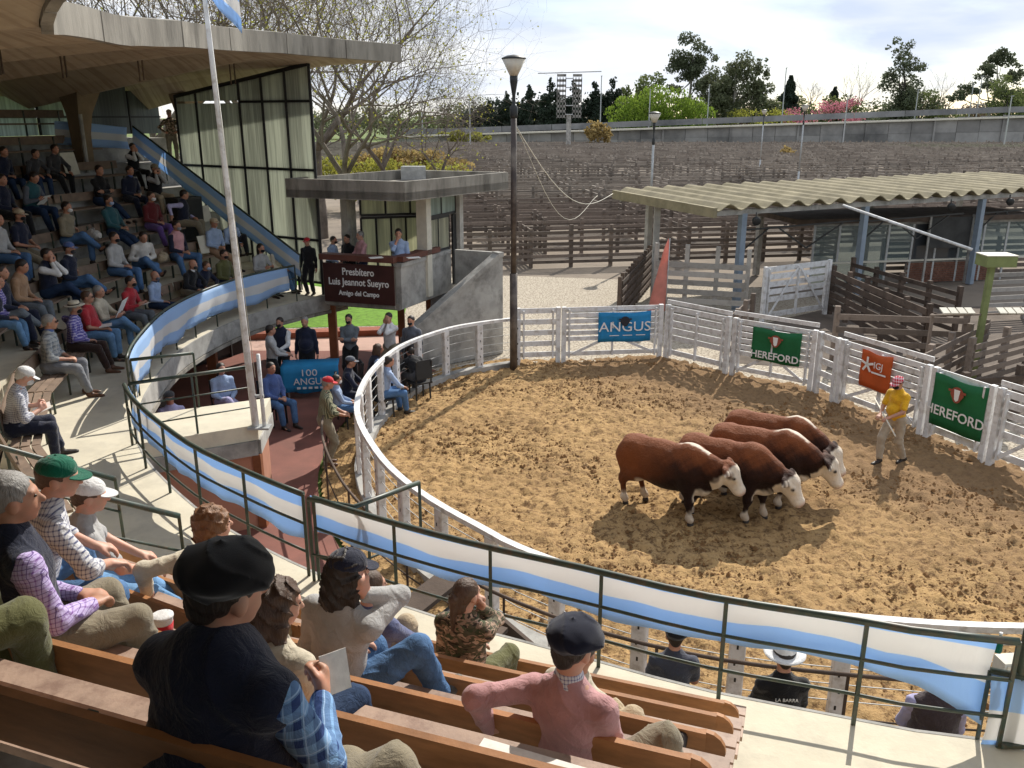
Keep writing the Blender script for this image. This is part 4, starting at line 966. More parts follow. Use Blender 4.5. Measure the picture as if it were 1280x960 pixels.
def build_roof():
    l0, l1 = 6.0, RC.L; n = int((l1-l0)/.235)+1; m = 14; A = []
    for i in range(n+1):
        l = l0+(l1-l0)*i/n; ls = lip_s(l); A.append([(l, ls+(9.3-ls)*j/m) for j in range(m+1)])
    b = MB(); W = m+1
    for r in A:
        for l, s_ in r: b.v.append(tuple(RC.off(l, s_, roof_z(l, s_))))
    k = len(b.v)
    for r in A:
        for l, s_ in r: b.v.append(tuple(RC.off(l, s_, roof_z(l, s_)+.22+.1*(s_ > 0))))
    for i in range(n):
        for j in range(m):
            a = i*W+j; b.f.append((a, a+1, a+W+1, a+W)); b.f.append((k+a, k+a+W, k+a+W+1, k+a+1))
    for i in range(n):
        a = i*W; b.f.append((a, a+W, k+a+W, k+a)); a = i*W+m; b.f.append((a+W, a, k+a, k+a+W))
    for j in range(m):
        b.f.append((j+1, j, k+j, k+j+1)); a = n*W+j; b.f.append((a, a+1, k+a+1, k+a))
    t = NT('board_marked_soffit'); v = t.coord('World'); 
    n1 = t.noise(v, 1.2, 6, .65); bd = t.noise(t.coord('World', (5, .25, 0), (0, 0, .55)), 1.6, 2, .5)
    c = t.mix(t.ramp(n1, [(.3, (0, 0, 0)), (.7, (1, 1, 1))]), (.36, .28, .20), (.50, .41, .30)); c = t.mix(t.ramp(bd, [(.40, (.5, .5, .5)), (.5, (0, 0, 0))]), c, (.25, .18, .12))
    t.l(c, t.b.inputs['Base Color']); t.b.inputs['Roughness'].default_value = .95; t.bump(bd, .5, .02)
    rf = b.build('roof', t.m, GS)
    # lip blocks, each casting its own joint
    ll = l0; 
    while ll < l1-.2:
        le = min(ll+2.35, l1); q = []
        for i in range(7):
            l = ll+.02+(le-ll-.04)*i/6; ls = lip_s(l); z = roof_z(l, ls)
            q.append([RC.off(l, ls-.14, z-.06), RC.off(l, ls-.14, z+.34), RC.off(l, ls-.003, z+.36), RC.off(l, ls-.003, z-.06)])
        bb = MB(); bb.sweep(q); bb.build('lip_block', CON, rf)
        ll = le
build_roof()
def column(l, s_, zb):
    p = RC.off(l, s_, 0); n_ = RC.nrm(l); b = MB(); R = frame((n_.x, n_.y, 0))
    zt = roof_z(l, s_)
    rows = []
    for z, wx, wy, o in ((zb-.2, .17, .16, 0), (zt-.8, .18, .17, 0), (zt-.3, .24, .2, -.05), (zt+.25, .38, .34, -.15)):
        c = p+Vector((n_.x, n_.y, 0))*o; rows.append([c+R @ Vector((sx*wx, sy*wy, 0))+Vector((0, 0, z)) for sx, sy in ((1, 1), (-1, 1), (-1, -1), (1, -1))])
    b.sweep(rows); b.build('column', CONR, GS)
    b = MB(); q = p-Vector((n_.x, n_.y, 0))*.3+R @ Vector((0, .16, 0)); b.tube([q+Vector((0, 0, zb-.1)), q+Vector((0, 0, zt-.3))], .05, 8); b.build('downpipe', CONG, GS)
for k in range(0, 7):
    l = RC.L-1.1-DL*k
    column(l, 6.0, row_z(5)-.05)
# hanging lamp brackets under the roof
for k in range(5):
    for q in (0, 1):
        l = RC.L-2.6-DL*k+q*.12; z = roof_z(l, 1.6); p = RC.off(l, 1.6, 0)
        b = MB(); b.tube([p+Vector((0, 0, z+.05)), p+Vector((0, 0, z-.5))], .018, 6); b.build('hanger', PEND, GS)
# upper windows at the back
def windows_back():
    n = 22; l0 = 12; seg = (RC.L-.9-l0)/n
    for i in range(n):
        la, lb = l0+seg*i, l0+seg*(i+1); zb = ZT+.11; a = RC.off(la, SB+.06, 0); c = RC.off(lb, SB+.06, 0)
        zt = min(roof_z(la, SB), roof_z(lb, SB))+.35
        w_ = empty('window', (0, 0, 0)); w_.parent = GS
        bright = (i in (n-4, n-3))  # daylight in two panes is put into a paler glass colour
        for z0, z1 in ((zb, zb+.45), (zb+.5, zt)):
            b = MB(); b.bar(a.lerp(c, .03)+Vector((0, 0, (z0+z1)/2)), a.lerp(c, .97)+Vector((0, 0, (z0+z1)/2)), .02, z1-z0); b.build('pane', GLB if bright else GLD, w_)
        b = MB(); b.bar(a+Vector((0, 0, zb)), a+Vector((0, 0, zt)), .05, .07); b.bar(a+Vector((0, 0, zb+.475)), c+Vector((0, 0, zb+.475)), .04, .05); b.build('frame', BLK, w_)
windows_back()
# glazed end wall
EN = EC.nrm(EC.L); EP = EC.at(EC.L)+EC.tan(EC.L)*.7
def endp(s_, z): p = EP+EN*s_; return Vector((p.x, p.y, z))
def endwall():
    gw = empty('glass_wall', (0, 0, 0)); gw.parent = GS
    cols = [.1+i*.83 for i in range(7)]
    def top(s_):
        return roof_z(RC.L-1.1, s_)+.02
    for i in range(6):
        a, c = cols[i], cols[i+1]; zz = [2.0, 3.1, 4.85, 6.5, 9]
        for j in range(4):
            z0 = zz[j]+.03; za = min(zz[j+1]-.03, top(a)); zc = min(zz[j+1]-.03, top(c))
            if za < z0+.05: continue
            zc = max(zc, z0+.01); b = MB(); t_ = Vector((EC.tan(EC.L).x, EC.tan(EC.L).y, 0))*.012
            v = [endp(a+.04, z0), endp(c-.04, z0), endp(c-.04, zc), endp(a+.04, za)]
            b.add([q-t_ for q in v]+[q+t_ for q in v], BOXF); b.build('pane', GLF if i < 4 or True else GLB, gw)
    for i, s_ in enumerate(cols):
        plank('mullion', gw, endp(s_, 1.7), endp(s_, top(s_)), .065, .065, BLK)
    for z in (2.0, 3.1, 4.85, 6.5):
        e = 5.08
        if z == 6.5:
            e = 2.6
        plank('transom', gw, endp(.1, z), endp(e, z), .07, .06, BLK)
    plank('transom', gw, endp(.1, top(.1)), endp(5.08, top(5.08)), .1, .09, BLK)
endwall()
# radial aisle steps
def aisle(l, w_, i0=1, i1=NROW):
    for i in range(i0, i1+1):
        s0 = row_s(i, l)-.43; z = row_z(i, 0)-.24
        a = EC.off(l-w_/2, s0-.19, z); c = EC.off(l+w_/2, s0-.19, z); plank('aisle_step', GS, a, c, .38, .24 if i > 1 else .28, CONL if i < 3 else CONG)
aisle(LA-.65, 1.1, 1, 7)
# lower storey under the walkway
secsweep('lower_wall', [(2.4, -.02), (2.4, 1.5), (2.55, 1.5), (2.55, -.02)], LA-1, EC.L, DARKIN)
for l in np.linspace(LA+2.5, EC.L-.2, 7):
    p = EC.off(l, 1.2, 0); plank('pillar', GS, p, p+Vector((0, 0, 1.5)), .22, .16, PILL if l > EC.L-3 else CON)
for l in np.linspace(LA+3.2, EC.L-2, 6):
    p = EC.off(l, 2.36, 0); q = EC.off(l+1.4, 2.36, 0)
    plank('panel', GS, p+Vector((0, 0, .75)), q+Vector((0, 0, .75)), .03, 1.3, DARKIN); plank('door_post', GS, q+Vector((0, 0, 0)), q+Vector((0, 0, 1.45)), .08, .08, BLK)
# ------------------------------------------------------------------ benches
ORD = ['front', 'second', 'third', 'fourth', 'fifth', 'sixth', 'seventh', 'eighth', 'ninth']
LBE = LB0
def bench(l0, l1, i, label, nearb):
    s_ = row_s(i, l0); z = row_z(i, l0); a = EC.off(l0, row_s(i, l0), z); c = EC.off(l1, row_s(i, l1), z); mid = (a+c)/2; t_ = (c-a).normalized(); n_ = Vector((-t_.y, t_.x, 0)); Lh = (c-a).length/2
    r = empty('bench', mid, math.atan2(t_.y, t_.x), label, 'bench', 'slatted wooden benches of the grandstand')
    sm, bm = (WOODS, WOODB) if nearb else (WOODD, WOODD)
    xl = .15 if (nearb and l0 <= LBE+.6) else 0
    for k in range(3): plank('seat_slat', r, (-Lh+.02-xl, -.16+.122*k, .41+.003*k), (Lh-.02, -.16+.122*k, .41+.003*k), .1, .035, sm)
    plank('backboard', r, (-Lh-.0, .235, .665), (Lh, .235, .665), .028, .20, bm, up=(0, .12, 1))
    if nearb:
        for e in (-1, 1):
            b = MB(); b.lathe([(.0995, -.0135), (.0995, .0135)], (e*Lh, .235, .665), 16, Matrix.Rotation(math.pi/2, 3, 'X')); b.build('board_end', bm, r)
    nb = max(2, int(Lh*2/1.1)+1)
    for k in range(nb):
        x = -Lh+.18+(2*Lh-.36)*k/(nb-1)
        q = empty('bracket', (0, 0, 0)); q.parent = r
        plank('upright', q, (x, .205, .40), (x, .212, .74), .035, .02, GRN)
        plank('foot', q, (x, .19, .0), (x, .19, .42), .04, .03, GRN); plank('arm', q, (x, -.19, .405), (x, .2, .405), .035, .03, GRN)
        if nearb or i < 5: plank('front_foot', q, (x, -.17, .0), (x, -.17, .39), .03, .03, GRN)
SEGS = []
lc = LA+.25; k = 0
while lc < EC.L-1.3:
    le = min(lc+2.15, EC.L-.9); SEGS.append((lc, le, 'L', k)); lc = le+.02; k += 1
lc = LA-1.3; k = 0
while lc > LBE+.6:
    le = max(lc-2.5, LBE); SEGS.append((le, lc, 'N', k)); lc = le-.02; k += 1
for (l0, l1, w_, k) in SEGS:
    for i in range(0, 7 if w_ == 'L' else 6):
        if w_ == 'L':
            p = proj(EC.off(l1, row_s(i), row_z(i)+.6))
            if p[0] < -120: continue
            if i == 0 and k == 0: l0_ = l0
            bench(l0, l1, i, 'grey brown slatted bench, %s row, %s from the aisle towards the booth' % (ORD[i], ORD[k] if k else 'first'), False)
        else:
            bench(l0, l1, i, 'red brown slatted bench, %s row of the near stand, %s right of the aisle' % (ORD[i], ORD[k] if k else 'first'), True)
# ------------------------------------------------------------------ rails of the walkway
def railing(pts, label, ztop=.9, mids=(.58, .27), r=.026, post_every=1.0, mat=None, group='green steel railings', zf=None, z0=0, name='railing', posts=None):
    """pts are 3-d points on the floor"""
    mat = mat or GRN
    root = empty(name, pts[0], 0, label, 'railing', group); o_ = Vector(pts[0]); pts = [Vector(p)-o_ for p in pts]
    up = Vector((0, 0, 1))
    b = MB(); b.tube([p+up*ztop for p in pts], r, 8); b.build('top_rail', mat, root, True)
    for m in mids:
        b = MB(); b.tube([p+up*m for p in pts], r*.5, 6); b.build('mid_rail', mat, root, True)
    cum = [0]
    for i in range(1, len(pts)): cum.append(cum[-1]+(pts[i]-pts[i-1]).length)
    n = max(1, round(cum[-1]/post_every)); me = None
    for k in range(n+1):
        d = cum[-1]*k/n; i = max(j for j in range(len(cum)) if cum[j] <= d+1e-6); i = min(i, len(pts)-2)
        t = (d-cum[i])/(cum[i+1]-cum[i]+1e-9); p = pts[i].lerp(pts[i+1], t)
        plank('post', root, p+up*z0, p+up*ztop, .03, .012 if r < .03 else .02, mat)
    return root
lR, _ = near(EC, 3.6, 5.37); lM, _ = near(EC, -1.9, 7.75); lC, _ = near(EC, -5.3, 11.45); lD, _ = near(EC, -5.85, 12.75)
railing(EC.line(lR, lM, .06, ZW, .35), 'long dark green railing along the walkway edge below the near benches', r=.03)
railing(EC.line(lM+.15, lC, .06, ZW, .35), 'dark green railing with white caps in front of the stair opening on the left', r=.03)
railing(EC.line(lD, EC.L-.3, .06, ZW, .35), 'green railing round the left walkway up to the announcer booth')
# landing over the lower terrace with its own railing
LD = [EC.off(lC+.05, .0, 0), EC.off(lD-.05, 0, 0), P(338, 500, 1.65), P(322, 534, 1.65)]
lan = empty('landing', (0, 0, 0), 0, 'small pale concrete landing with salmon side walls jutting from the walkway over the lower terrace', 'stair landing')
b = MB(); b.prism([(p.x, p.y) for p in LD], 1.45, 1.69); b.build('slab', CONL, lan)
LS = [Vector((p.x, p.y, 0)) for p in LD]
def inset(p, k, c=sum(LS, Vector((0, 0, 0)))/4): return p+(c-p)*k
for a, c in ((LS[3], LS[0]), (LS[2], LS[3])):
    a2, c2 = inset(a, .04), inset(c, .04)
    b = MB(); b.bar(a2+Vector((0, 0, 1.33)), c2+Vector((0, 0, 1.33)), .12, .23); b.build('edge_beam', CONG, lan)
    a2, c2 = inset(a, .12), inset(c, .12)
    b = MB(); b.bar(a2+Vector((0, 0, .6)), c2+Vector((0, 0, .6)), .08, 1.2); b.build('side_wall', TERRA, lan)
q = inset(LS[3], .05); plank('post', lan, q, q+Vector((0, 0, 1.22)), .12, .12, PILL)
q = inset(LS[0], .3); plank('post', lan, q, q+Vector((0, 0, 1.22)), .1, .1, PILL)
Z69 = Vector((0, 0, 1.69))
railing([LS[0]+Z69, LS[3]+Z69+Vector((-.05, .05, 0))], 'green railing along the front of the small landing', post_every=.8)
railing([LS[1]+Z69, LS[1].lerp(LS[2], .45)+Z69], 'short green railing with a bent end behind the small landing', post_every=.8, mids=())
# crooked hand rail by the stair mouth
g = [Vector((-1.98, 7.68, ZW)), Vector((-1.5, 7.5, ZW)), P(524, 603, 2.6)-Vector((0, 0, .9))]
railing(g, 'crooked green gate rail at the stair mouth in the middle of the banner', mids=(.3,), post_every=.75)
st = empty('stair_flight', (0, 0, 0), 0, 'dark brown stair running down from the walkway to the ring alley', 'stairs')
for k in range(8):
    a = EC.off(lM-.9-.3*k, -.08, ZW-.2-.2*k); c = EC.off(lM-.9-.3*k, -.95, ZW-.2-.2*k); plank('stair_tread', st, a, c, .3, .05, DARKIN if k % 2 else PEND)
a = EC.off(lM-.7, -.98, ZW-.2); c = EC.off(lM-3.3, -.98, .05); plank('stringer', st, a, c, .05, .22, PEND)
# rails beside the aisle, going up with the steps
for (dl, lab) in ((-.62, 'near sloping green handrail beside the aisle steps at the left edge'), (.62, 'far sloping green handrail beside the aisle steps at the left edge')):
    pts = [EC.off(LA-.65+dl, .95+.4*k, ZW+max(0, (.95+.4*k-.95)*.64)) for k in range(12)]
    railing(pts, lab, ztop=.78, mids=(.4,), r=.028, post_every=1.3)
# ------------------------------------------------------------------ blue and white banners
def banner_mat(name, a=.14, b=.56, transl=.5):
    t = NT(name); uv = t.n('ShaderNodeUVMap'); sp = t.n('ShaderNodeSeparateXYZ'); t.l(uv.outputs[0], sp.inputs[0])
    w_ = t.math('MULTIPLY', t.math('SUBTRACT', t.noise(uv.outputs[0], 3.2, 3), .5), .06); v = t.math('ADD', sp.outputs[1], w_)
    c = t.mix(t.math('GREATER_THAN', v, a), (.48, .68, .94), (.83, .83, .83)); c = t.mix(t.math('GREATER_THAN', v, b), c, (.48, .68, .94))
    t.l(c, t.b.inputs['Base Color']); t.b.inputs['Roughness'].default_value = .6; t.b.inputs['Specular IOR Level'].default_value = .3
    tr = t.n('ShaderNodeBsdfTranslucent'); t.l(c, tr.inputs['Color']); ms = t.n('ShaderNodeMixShader'); ms.inputs[0].default_value = transl
    t.l(t.b.outputs[0], ms.inputs[1]); t.l(tr.outputs[0], ms.inputs[2]); t.l(ms.outputs[0], t.out.inputs['Surface'])
    t.bump(t.noise(t.coord('Object', (2, 2, .8)), 9, 4), .35, .02); MATS[name] = t.m; return t.m
BAN = banner_mat('flag_cloth'); BAN3 = banner_mat('flag_cloth_even', .34, .66)
def ribbon(pts, label, hang, mat, n=7, wav=.025, name='banner', cat='banner', group=None, taper=None, out=None, sag=0, parent=None, seed=0):
    """cloth hung from a 3-d line"""
    me_v = []; uvs = []; m = len(pts); cum = 0
    for i, p in enumerate(pts):
        if i: cum += (pts[i]-pts[i-1]).length
        t_ = (pts[min(i+1, m-1)]-pts[max(i-1, 0)]).normalized(); o_ = Vector((t_.y, -t_.x, 0)).normalized() if out is None else out
        h = hang(i/(m-1)) if callable(hang) else hang
        for j in range(n+1):
            v = j/n; wv = wav*math.sin(cum*5.1+seed+v*2.2)*v+wav*.5*math.sin(cum*11.7+v*4+seed)*v
            q = p+Vector((0, 0, -h*v+.02*math.sin(cum*3.3+seed)*v))+o_*(wv+.012+.04*math.sin(v*3.1)+(sag*v))
            me_v.append(q); uvs.append((cum*.5, v))
    F = [(i*(n+1)+j, (i+1)*(n+1)+j, (i+1)*(n+1)+j+1, i*(n+1)+j+1) for i in range(m-1) for j in range(n)]
    me = mesh_from(name, [tuple(q) for q in me_v], F, mat, True); ul = me.uv_layers.new(name='UVMap')
    for lp in me.loops: ul.data[lp.index].uv = uvs[lp.vertex_index]
    o = link_mesh(name, me, parent); md = o.modifiers.new('thick', 'SOLIDIFY'); md.thickness = .004
    if label: tag(o, label, cat, group)
    return o
BG = 'blue and white banner cloths tied to the railings'
def hang1(t): return .40+.05*math.sin(t*19)+(.35*max(0, (.09-t)/.09)**1.2)
l0b = lR+.12
ribbon(EC.line(l0b, lM+.1, .03, ZW+.885, .12), 'long blue and white striped banner hanging from the near railing above the ring', hang1, BAN, group=BG)
ribbon(EC.line(lM+.22, lC-.05, .03, ZW+.885, .12), 'blue and white striped banner on the railing left of the stair mouth', lambda t: .5+.04*math.sin(t*23), BAN3, group=BG, seed=3)
ribbon(EC.line(lD+.05, EC.L-.6, .03, ZW+.885, .12), 'blue and white banner curving along the left walkway railing to the booth', lambda t: .62+.05*math.sin(t*17), BAN3, group=BG, seed=5, wav=.04)
# cloth ties
tr_ = empty('cloth_ties', (0, 0, 0)); 
bpy.data.objects.remove(tr_)
# stair rail with dark-looking banner along the glass end wall
ew = [endp(.35+.5*k, ZW+.15+3.2*((.35+.5*k)/6.2)+.75)-Vector((EC.tan(EC.L).x, EC.tan(EC.L).y, 0))*.5 for k in range(13)]
ribbon(ew, 'blue and white banner running down the stair rail under the glass end wall', .62, BAN3, group=BG, seed=2, wav=.02, out=Vector((-EC.tan(EC.L).x, -EC.tan(EC.L).y, 0)))
railing([p-Vector((0, 0, .9)) for p in ew], 'sloping green handrail under the glass end wall', mids=(), post_every=1.4)
bk = [RC.off(EC.L-.1-.22*k, 6.5, 5.85+.03*k) for k in range(7)]
ribbon(bk, 'blue and white banner across the top of the stand left of the far column', .6, BAN3, group=BG, seed=7)
# corner post and hanging flag at the lower right
cp_ = P(1264, 900, 1.9)
po = empty('corner_post', (cp_.x, cp_.y, ZW), 0, 'thick dark green post at the right edge of the walkway', 'post')
b = MB(); b.tube([(0, 0, 0), (0, 0, 1.5)], .038, 10); b.build('shaft', GRN, po, True); b = MB(); b.box((0, 0, .03), (.18, .18, .03)); b.build('base_plate', GRN, po)
fa = P(1238, 838, 2.3); fb = fa+Vector((.9, -.25, -.05))
ribbon([fa.lerp(fb, k/10) for k in range(11)], 'blue and white flag hung over a rail in the lower right corner', .85, BAN3, group=BG, seed=1, wav=.05, out=Vector((0, -1, 0)))
railing([fa-Vector((0.0, 0, .6)), fb-Vector((0, 0, .6))], 'short dark rail holding the flag in the lower right corner', ztop=.6, mids=(), post_every=.9, z0=-.02)
bx_ = P(1262, 835, 1.95); o = empty('junction_box', bx_, .1, 'small cream metal box by the right-hand corner post', 'box')
b = MB(); b.box((0, 0, 0), (.2, .14, .18)); b.build('case', CREAM, o); b = MB(); b.box((.0, -.075, 0), (.16, .01, .14)); b.build('lid', CONL, o); plank('support', o, (0, .0, -.09), (0, 0, -.28), .05, .05, GRN)
bt = empty('bottle', P(1247, 815, 2.3), 0, 'green plastic bottle wedged beside the corner post', 'bottle'); bt.scale = (.8, .8, .8)
b = MB(); b.lathe([(.03, 0), (.034, .01), (.034, .13), (.013, .17), (.013, .19)], (0, 0, 0), 12); b.build('body', C['green'], bt, True); b = MB(); b.lathe([(.016, .19), (.016, .21)], (0, 0, 0), 10); b.build('cap', MATS['white_paint'], bt)
# ------------------------------------------------------------------ the ring
ku = MB(); rows = []
for i in range(50):
    l = RING.L*(.42+.58*i/49); rows.append([RING.off(l, .1, -.02), RING.off(l, .1, .13), RING.off(l, -.12, .13), RING.off(l, -.12, -.02)])
ku.sweep(rows); o = ku.build('ring_kerb', CONG); tag(o, kind='structure')
rf = empty('ring_fence', (0, 0, 0), 0, 'curved white ring fence with flat top rail on perforated concrete posts', 'fence')
ZR = 1.25
rows = []
for i in range(90):
    l = RING.L*i/89; rows.append([RING.off(l, .05, ZR-.04), RING.off(l, .05, ZR+.03), RING.off(l, -.05, ZR+.03), RING.off(l, -.05, ZR-.04)])
b = MB(); b.sweep(rows); b.build('top_rail', WHT, rf)
n = int(RING.L/1.05); pmesh = None; hm = None
for i in range(n+1):
    l = RING.L*i/n; p = RING.off(l, 0, -.05); t_ = RING.tan(l)
    if pmesh is None:
        b = MB(); hx, hy = .085, .06; sec = [(hx-.012, -hy), (hx, -hy+.012), (hx, hy-.012), (hx-.012, hy), (-hx+.012, hy), (-hx, hy-.012), (-hx, -hy+.012), (-hx+.012, -hy)]
        b.prism(sec, 0, ZR+.02); pmesh = b.mesh('post', WHT)
        b = MB()
        for k in range(5):
            for s_ in (-1, 1): b.box((.0 if k % 2 else .02, s_*.0605, .25+k*.2), (.022, .004, .05))
        hm = b.mesh('bolt_holes', BLK)
    po = bpy.data.objects.new('post', pmesh); COL.objects.link(po); po.parent = rf; po.location = p; po.rotation_euler = (0, 0, math.atan2(t_.y, t_.x))
    ho = bpy.data.objects.new('bolt_holes', hm); COL.objects.link(ho); ho.parent = po; ho['kind'] = 'stuff'
for k in range(5):
    b = MB(); b.tube(RING.line(0, RING.L, .0, .25+.2*k, .5), .006, 4); b.build('wire', GALV, rf, True)
railing(RING.line(.5, RING.L*.70, .62, 0, .35), 'low pipe rail curving round the outside of the ring fence', ztop=1.0, mids=(.5,), r=.022, post_every=1.9, mat=PEND, group=None, name='pipe_rail')
# ------------------------------------------------------------------ white gates of the ring
def gate(a, c, label, h=1.45, boards=6, brace=True, pa=True, pc=True, mat=WHT, group='white timber gates of the sale ring', topb=None, z0=.16, name='gate', wide=.135, braces2=False):
    a = Vector((a[0], a[1], 0)); c = Vector((c[0], c[1], 0)); d = c-a; Lg = d.length
    r = empty(name, a, math.atan2(d.y, d.x), label, 'gate', group)
    for x, ok in ((.06, pa), (Lg-.06, pc)):
        if ok: plank('post', r, (x, 0, -.05), (x, 0, h+.02), .11, .11, mat)
    for x in (.2, Lg-.2) if Lg > .9 else (): plank('stile', r, (x, -.02, z0-.03), (x, -.02, h-.05), .04, .09, mat)
    if Lg > 1.6: plank('stile', r, (Lg/2, -.02, z0), (Lg/2, -.02, h-.05), .04, .08, mat)
    bw = min(wide, (h-z0)/boards*.62)
    for k in range(boards):
        fr_ = k/(boards-1); fr_ = fr_ if boards < 6 else (0 if k == 0 else .34+.66*(k-1)/(boards-2)); z = z0+(h-z0-bw)*fr_+bw/2; plank('board', r, (.1, .03, z), (Lg-.1, .03, z), .028, bw, mat)
    if brace:
        zz = z0+(h-z0)*.40
        plank('brace', r, (.25, -.045, z0+.05), (Lg/2-.05, -.045, zz if not braces2 else h-.1), .022, .07, mat); plank('brace', r, (Lg-.25, -.045, z0+.05), (Lg/2+.05, -.045, zz if not braces2 else h-.1), .022, .07, mat)
    if topb: plank('top_board', r, (.0, .03, h+topb), (Lg, .03, h+topb), .03, .1, mat)
    return r, Lg
def cloth_sign(gr, Lg, x0, x1, z0, z1, mat, label, y=-.075):
    """printed cloth tied on the ring side of a gate"""
    n, m = 12, 6; v = []; uv = []
    for i in range(n+1):
        for j in range(m+1):
            u, w_ = i/n, j/m; e = math.sin(u*math.pi)*.03
            v.append((x0+(x1-x0)*u, y-.012*math.sin(u*9+w_*3)-.01*math.sin(w_*7+u*4), z0+(z1-z0)*w_-e*w_+.012*math.sin(u*7))); uv.append((u, w_))
    F = [(i*(m+1)+j, (i+1)*(m+1)+j, (i+1)*(m+1)+j+1, i*(m+1)+j+1) for i in range(n) for j in range(m)]
    me = mesh_from('cloth', v, F, mat, True)
    o = link_mesh('cloth_sign', me); o.matrix_world = gr.matrix_basis.copy(); md = o.modifiers.new('thick', 'SOLIDIFY'); md.thickness = .004
    tag(o, label, 'banner', 'printed cloth signs tied to the gates'); return o
def signcloth(name, col):
    return mk(name, col, .65, .12, 3, .4, 14, .02, transl=.3)
SB_, SG_, SO_ = signcloth('sign_blue', (.03, .31, .62)), signcloth('sign_green', (.02, .18, .065)), signcloth('sign_orange', (.62, .13, .03))
LETW = solid('lettering_white', (.8, .8, .78), .7); LETB = solid('lettering_black', (.02, .02, .03), .7); LETBR = solid('lettering_dark_red', (.3, .07, .04), .7)
def on_sign(o, txt, x, z, size, mat=LETW, y=-.112, sx=1.0, nm='lettering', bold=.0):
    M4 = Matrix.Translation((x, y, z)) @ Matrix.Rotation(math.pi/2, 4, 'X'); return text_obj(txt, size, o, M4, mat, .003, sx=sx, name=nm, bold=bold)
def emblem(o, x, z, r, y=-.112, cols=(LETBR, LETW)):
    """a bull's head emblem"""
    b = MB(); n = 14
    pr = [(math.cos(2*math.pi*i/n)*r*(.75 if math.sin(2*math.pi*i/n) < 0 else 1), math.sin(2*math.pi*i/n)*r*1.05) for i in range(n)]
    b.add([(x+p[0], y-.004, z+p[1]) for p in pr]+[(x+p[0], y+.004, z+p[1]) for p in pr], [tuple(range(n)), tuple(range(2*n-1, n-1, -1))]+[(i, i+n, (i+1) % n+n, (i+1) % n) for i in range(n)])
    b.build('emblem', cols[0], o)
    b = MB(); b.add([(x-r*.45, y-.008, z+r*.7), (x+r*.45, y-.008, z+r*.7), (x+r*.3, y-.008, z-r*.6), (x, y-.008, z-r*.85), (x-r*.3, y-.008, z-r*.6)], [(0, 4, 3, 2, 1)])
    b.build('emblem_face', cols[1], o)
    b = MB(); b.box((x-r*.95, y-.006, z+r*.45), (r*.7, .004, r*.3)); b.build('emblem_ear', cols[0], o); b = MB(); b.box((x+r*.95, y-.006, z+r*.45), (r*.7, .004, r*.3)); b.build('emblem_ear', cols[0], o)
g0, L0 = gate(GP[0], GP[1], 'narrow white wicket gate beside the tall lamp post', boards=5, brace=False)
g1, L1 = gate(GP[1]+Vector((.03, 0)), GP[2], 'wide white gate carrying the blue cloth sign', boards=7)
g2, L2 = gate(GP[2]+Vector((.08, -.02)), GP[3], 'white gate of five boards between the blue and the first green sign', boards=6, brace=False, topb=.1)
g3, L3 = gate(GP[3]+Vector((.05, -.05)), GP[4], 'white gate carrying the green sign nearest the blue one', boards=7, topb=.14)
g4, L4 = gate(GP[4]+Vector((.02, -.05)), GP[5], 'narrow white wicket gate between the green and orange signs', boards=5, brace=False)
g5, L5 = gate(GP[5]+Vector((.02, -.03)), GP[6], 'white gate carrying the orange sign behind the handler', boards=7, topb=.14)
g6, L6 = gate(GP[6]+Vector((.02, -.05)), GP[7]-Vector((.35, -.75)), 'white framed gate carrying the large green sign at the right', boards=4, brace=False)
g7, L7 = gate(GP[7]-Vector((.33, -.7)), GP[8], 'white gate with crossed braces cut by the right edge of the photo', boards=6, topb=.1, braces2=True)
g8, L8 = gate(GP[8], GP[9], 'far right white gate beyond the edge of the photo', boards=6)
s = cloth_sign(g1, L1, .95, 2.35, .52, 1.32, SB_, 'sky blue cloth sign reading ANGUS on the wide white gate')
on_sign(s, 'ANGUS', 1.65, .92, .36, sx=1.15, y=-.125); [plank('print_line', s, (1.25+.35*q, -.115, .70), (1.5+.35*q, -.115, .70), .003, .02, LETW) for q in range(3)]; emblem(s, 1.65, 1.07, .13, cols=(LETB, LETB), y=-.125)
s = cloth_sign(g3, L3, .55, 1.75, .55, 1.35, SG_, 'green HEREFORD cloth sign on the gate left of the corner post')
on_sign(s, 'HEREFORD', 1.15, .7, .24, y=-.125, bold=.004); emblem(s, 1.15, 1.08, .14, y=-.125)
s = cloth_sign(g5, L5, .65, 1.45, .62, 1.42, SO_, 'orange cloth sign with a white star burst behind the handler')
on_sign(s, 'IGJ', 1.15, 1.15, .2, y=-.125); plank('print_line', s, (.98, -.115, .99), (1.36, -.115, .99), .003, .035, LETW)
for a_ in range(5):
    b = MB(); an = a_*1.257+.3; c_ = Vector((.86, -.128, 1.13)); b.bar(c_, c_+Vector((math.cos(an)*.17, 0, math.sin(an)*.17)), .05, .004, up=(0, 1, 0)); b.build('star_arm', LETW, s)
s = cloth_sign(g6, L6, .12, L6-.1, .35, 1.4, SG_, 'large green HEREFORD cloth sign on the white framed gate at the right')
on_sign(s, 'HEREFORD', L6/2, .68, .27, y=-.125, bold=.003, sx=1.0); emblem(s, L6/2, 1.1, .15, y=-.125)
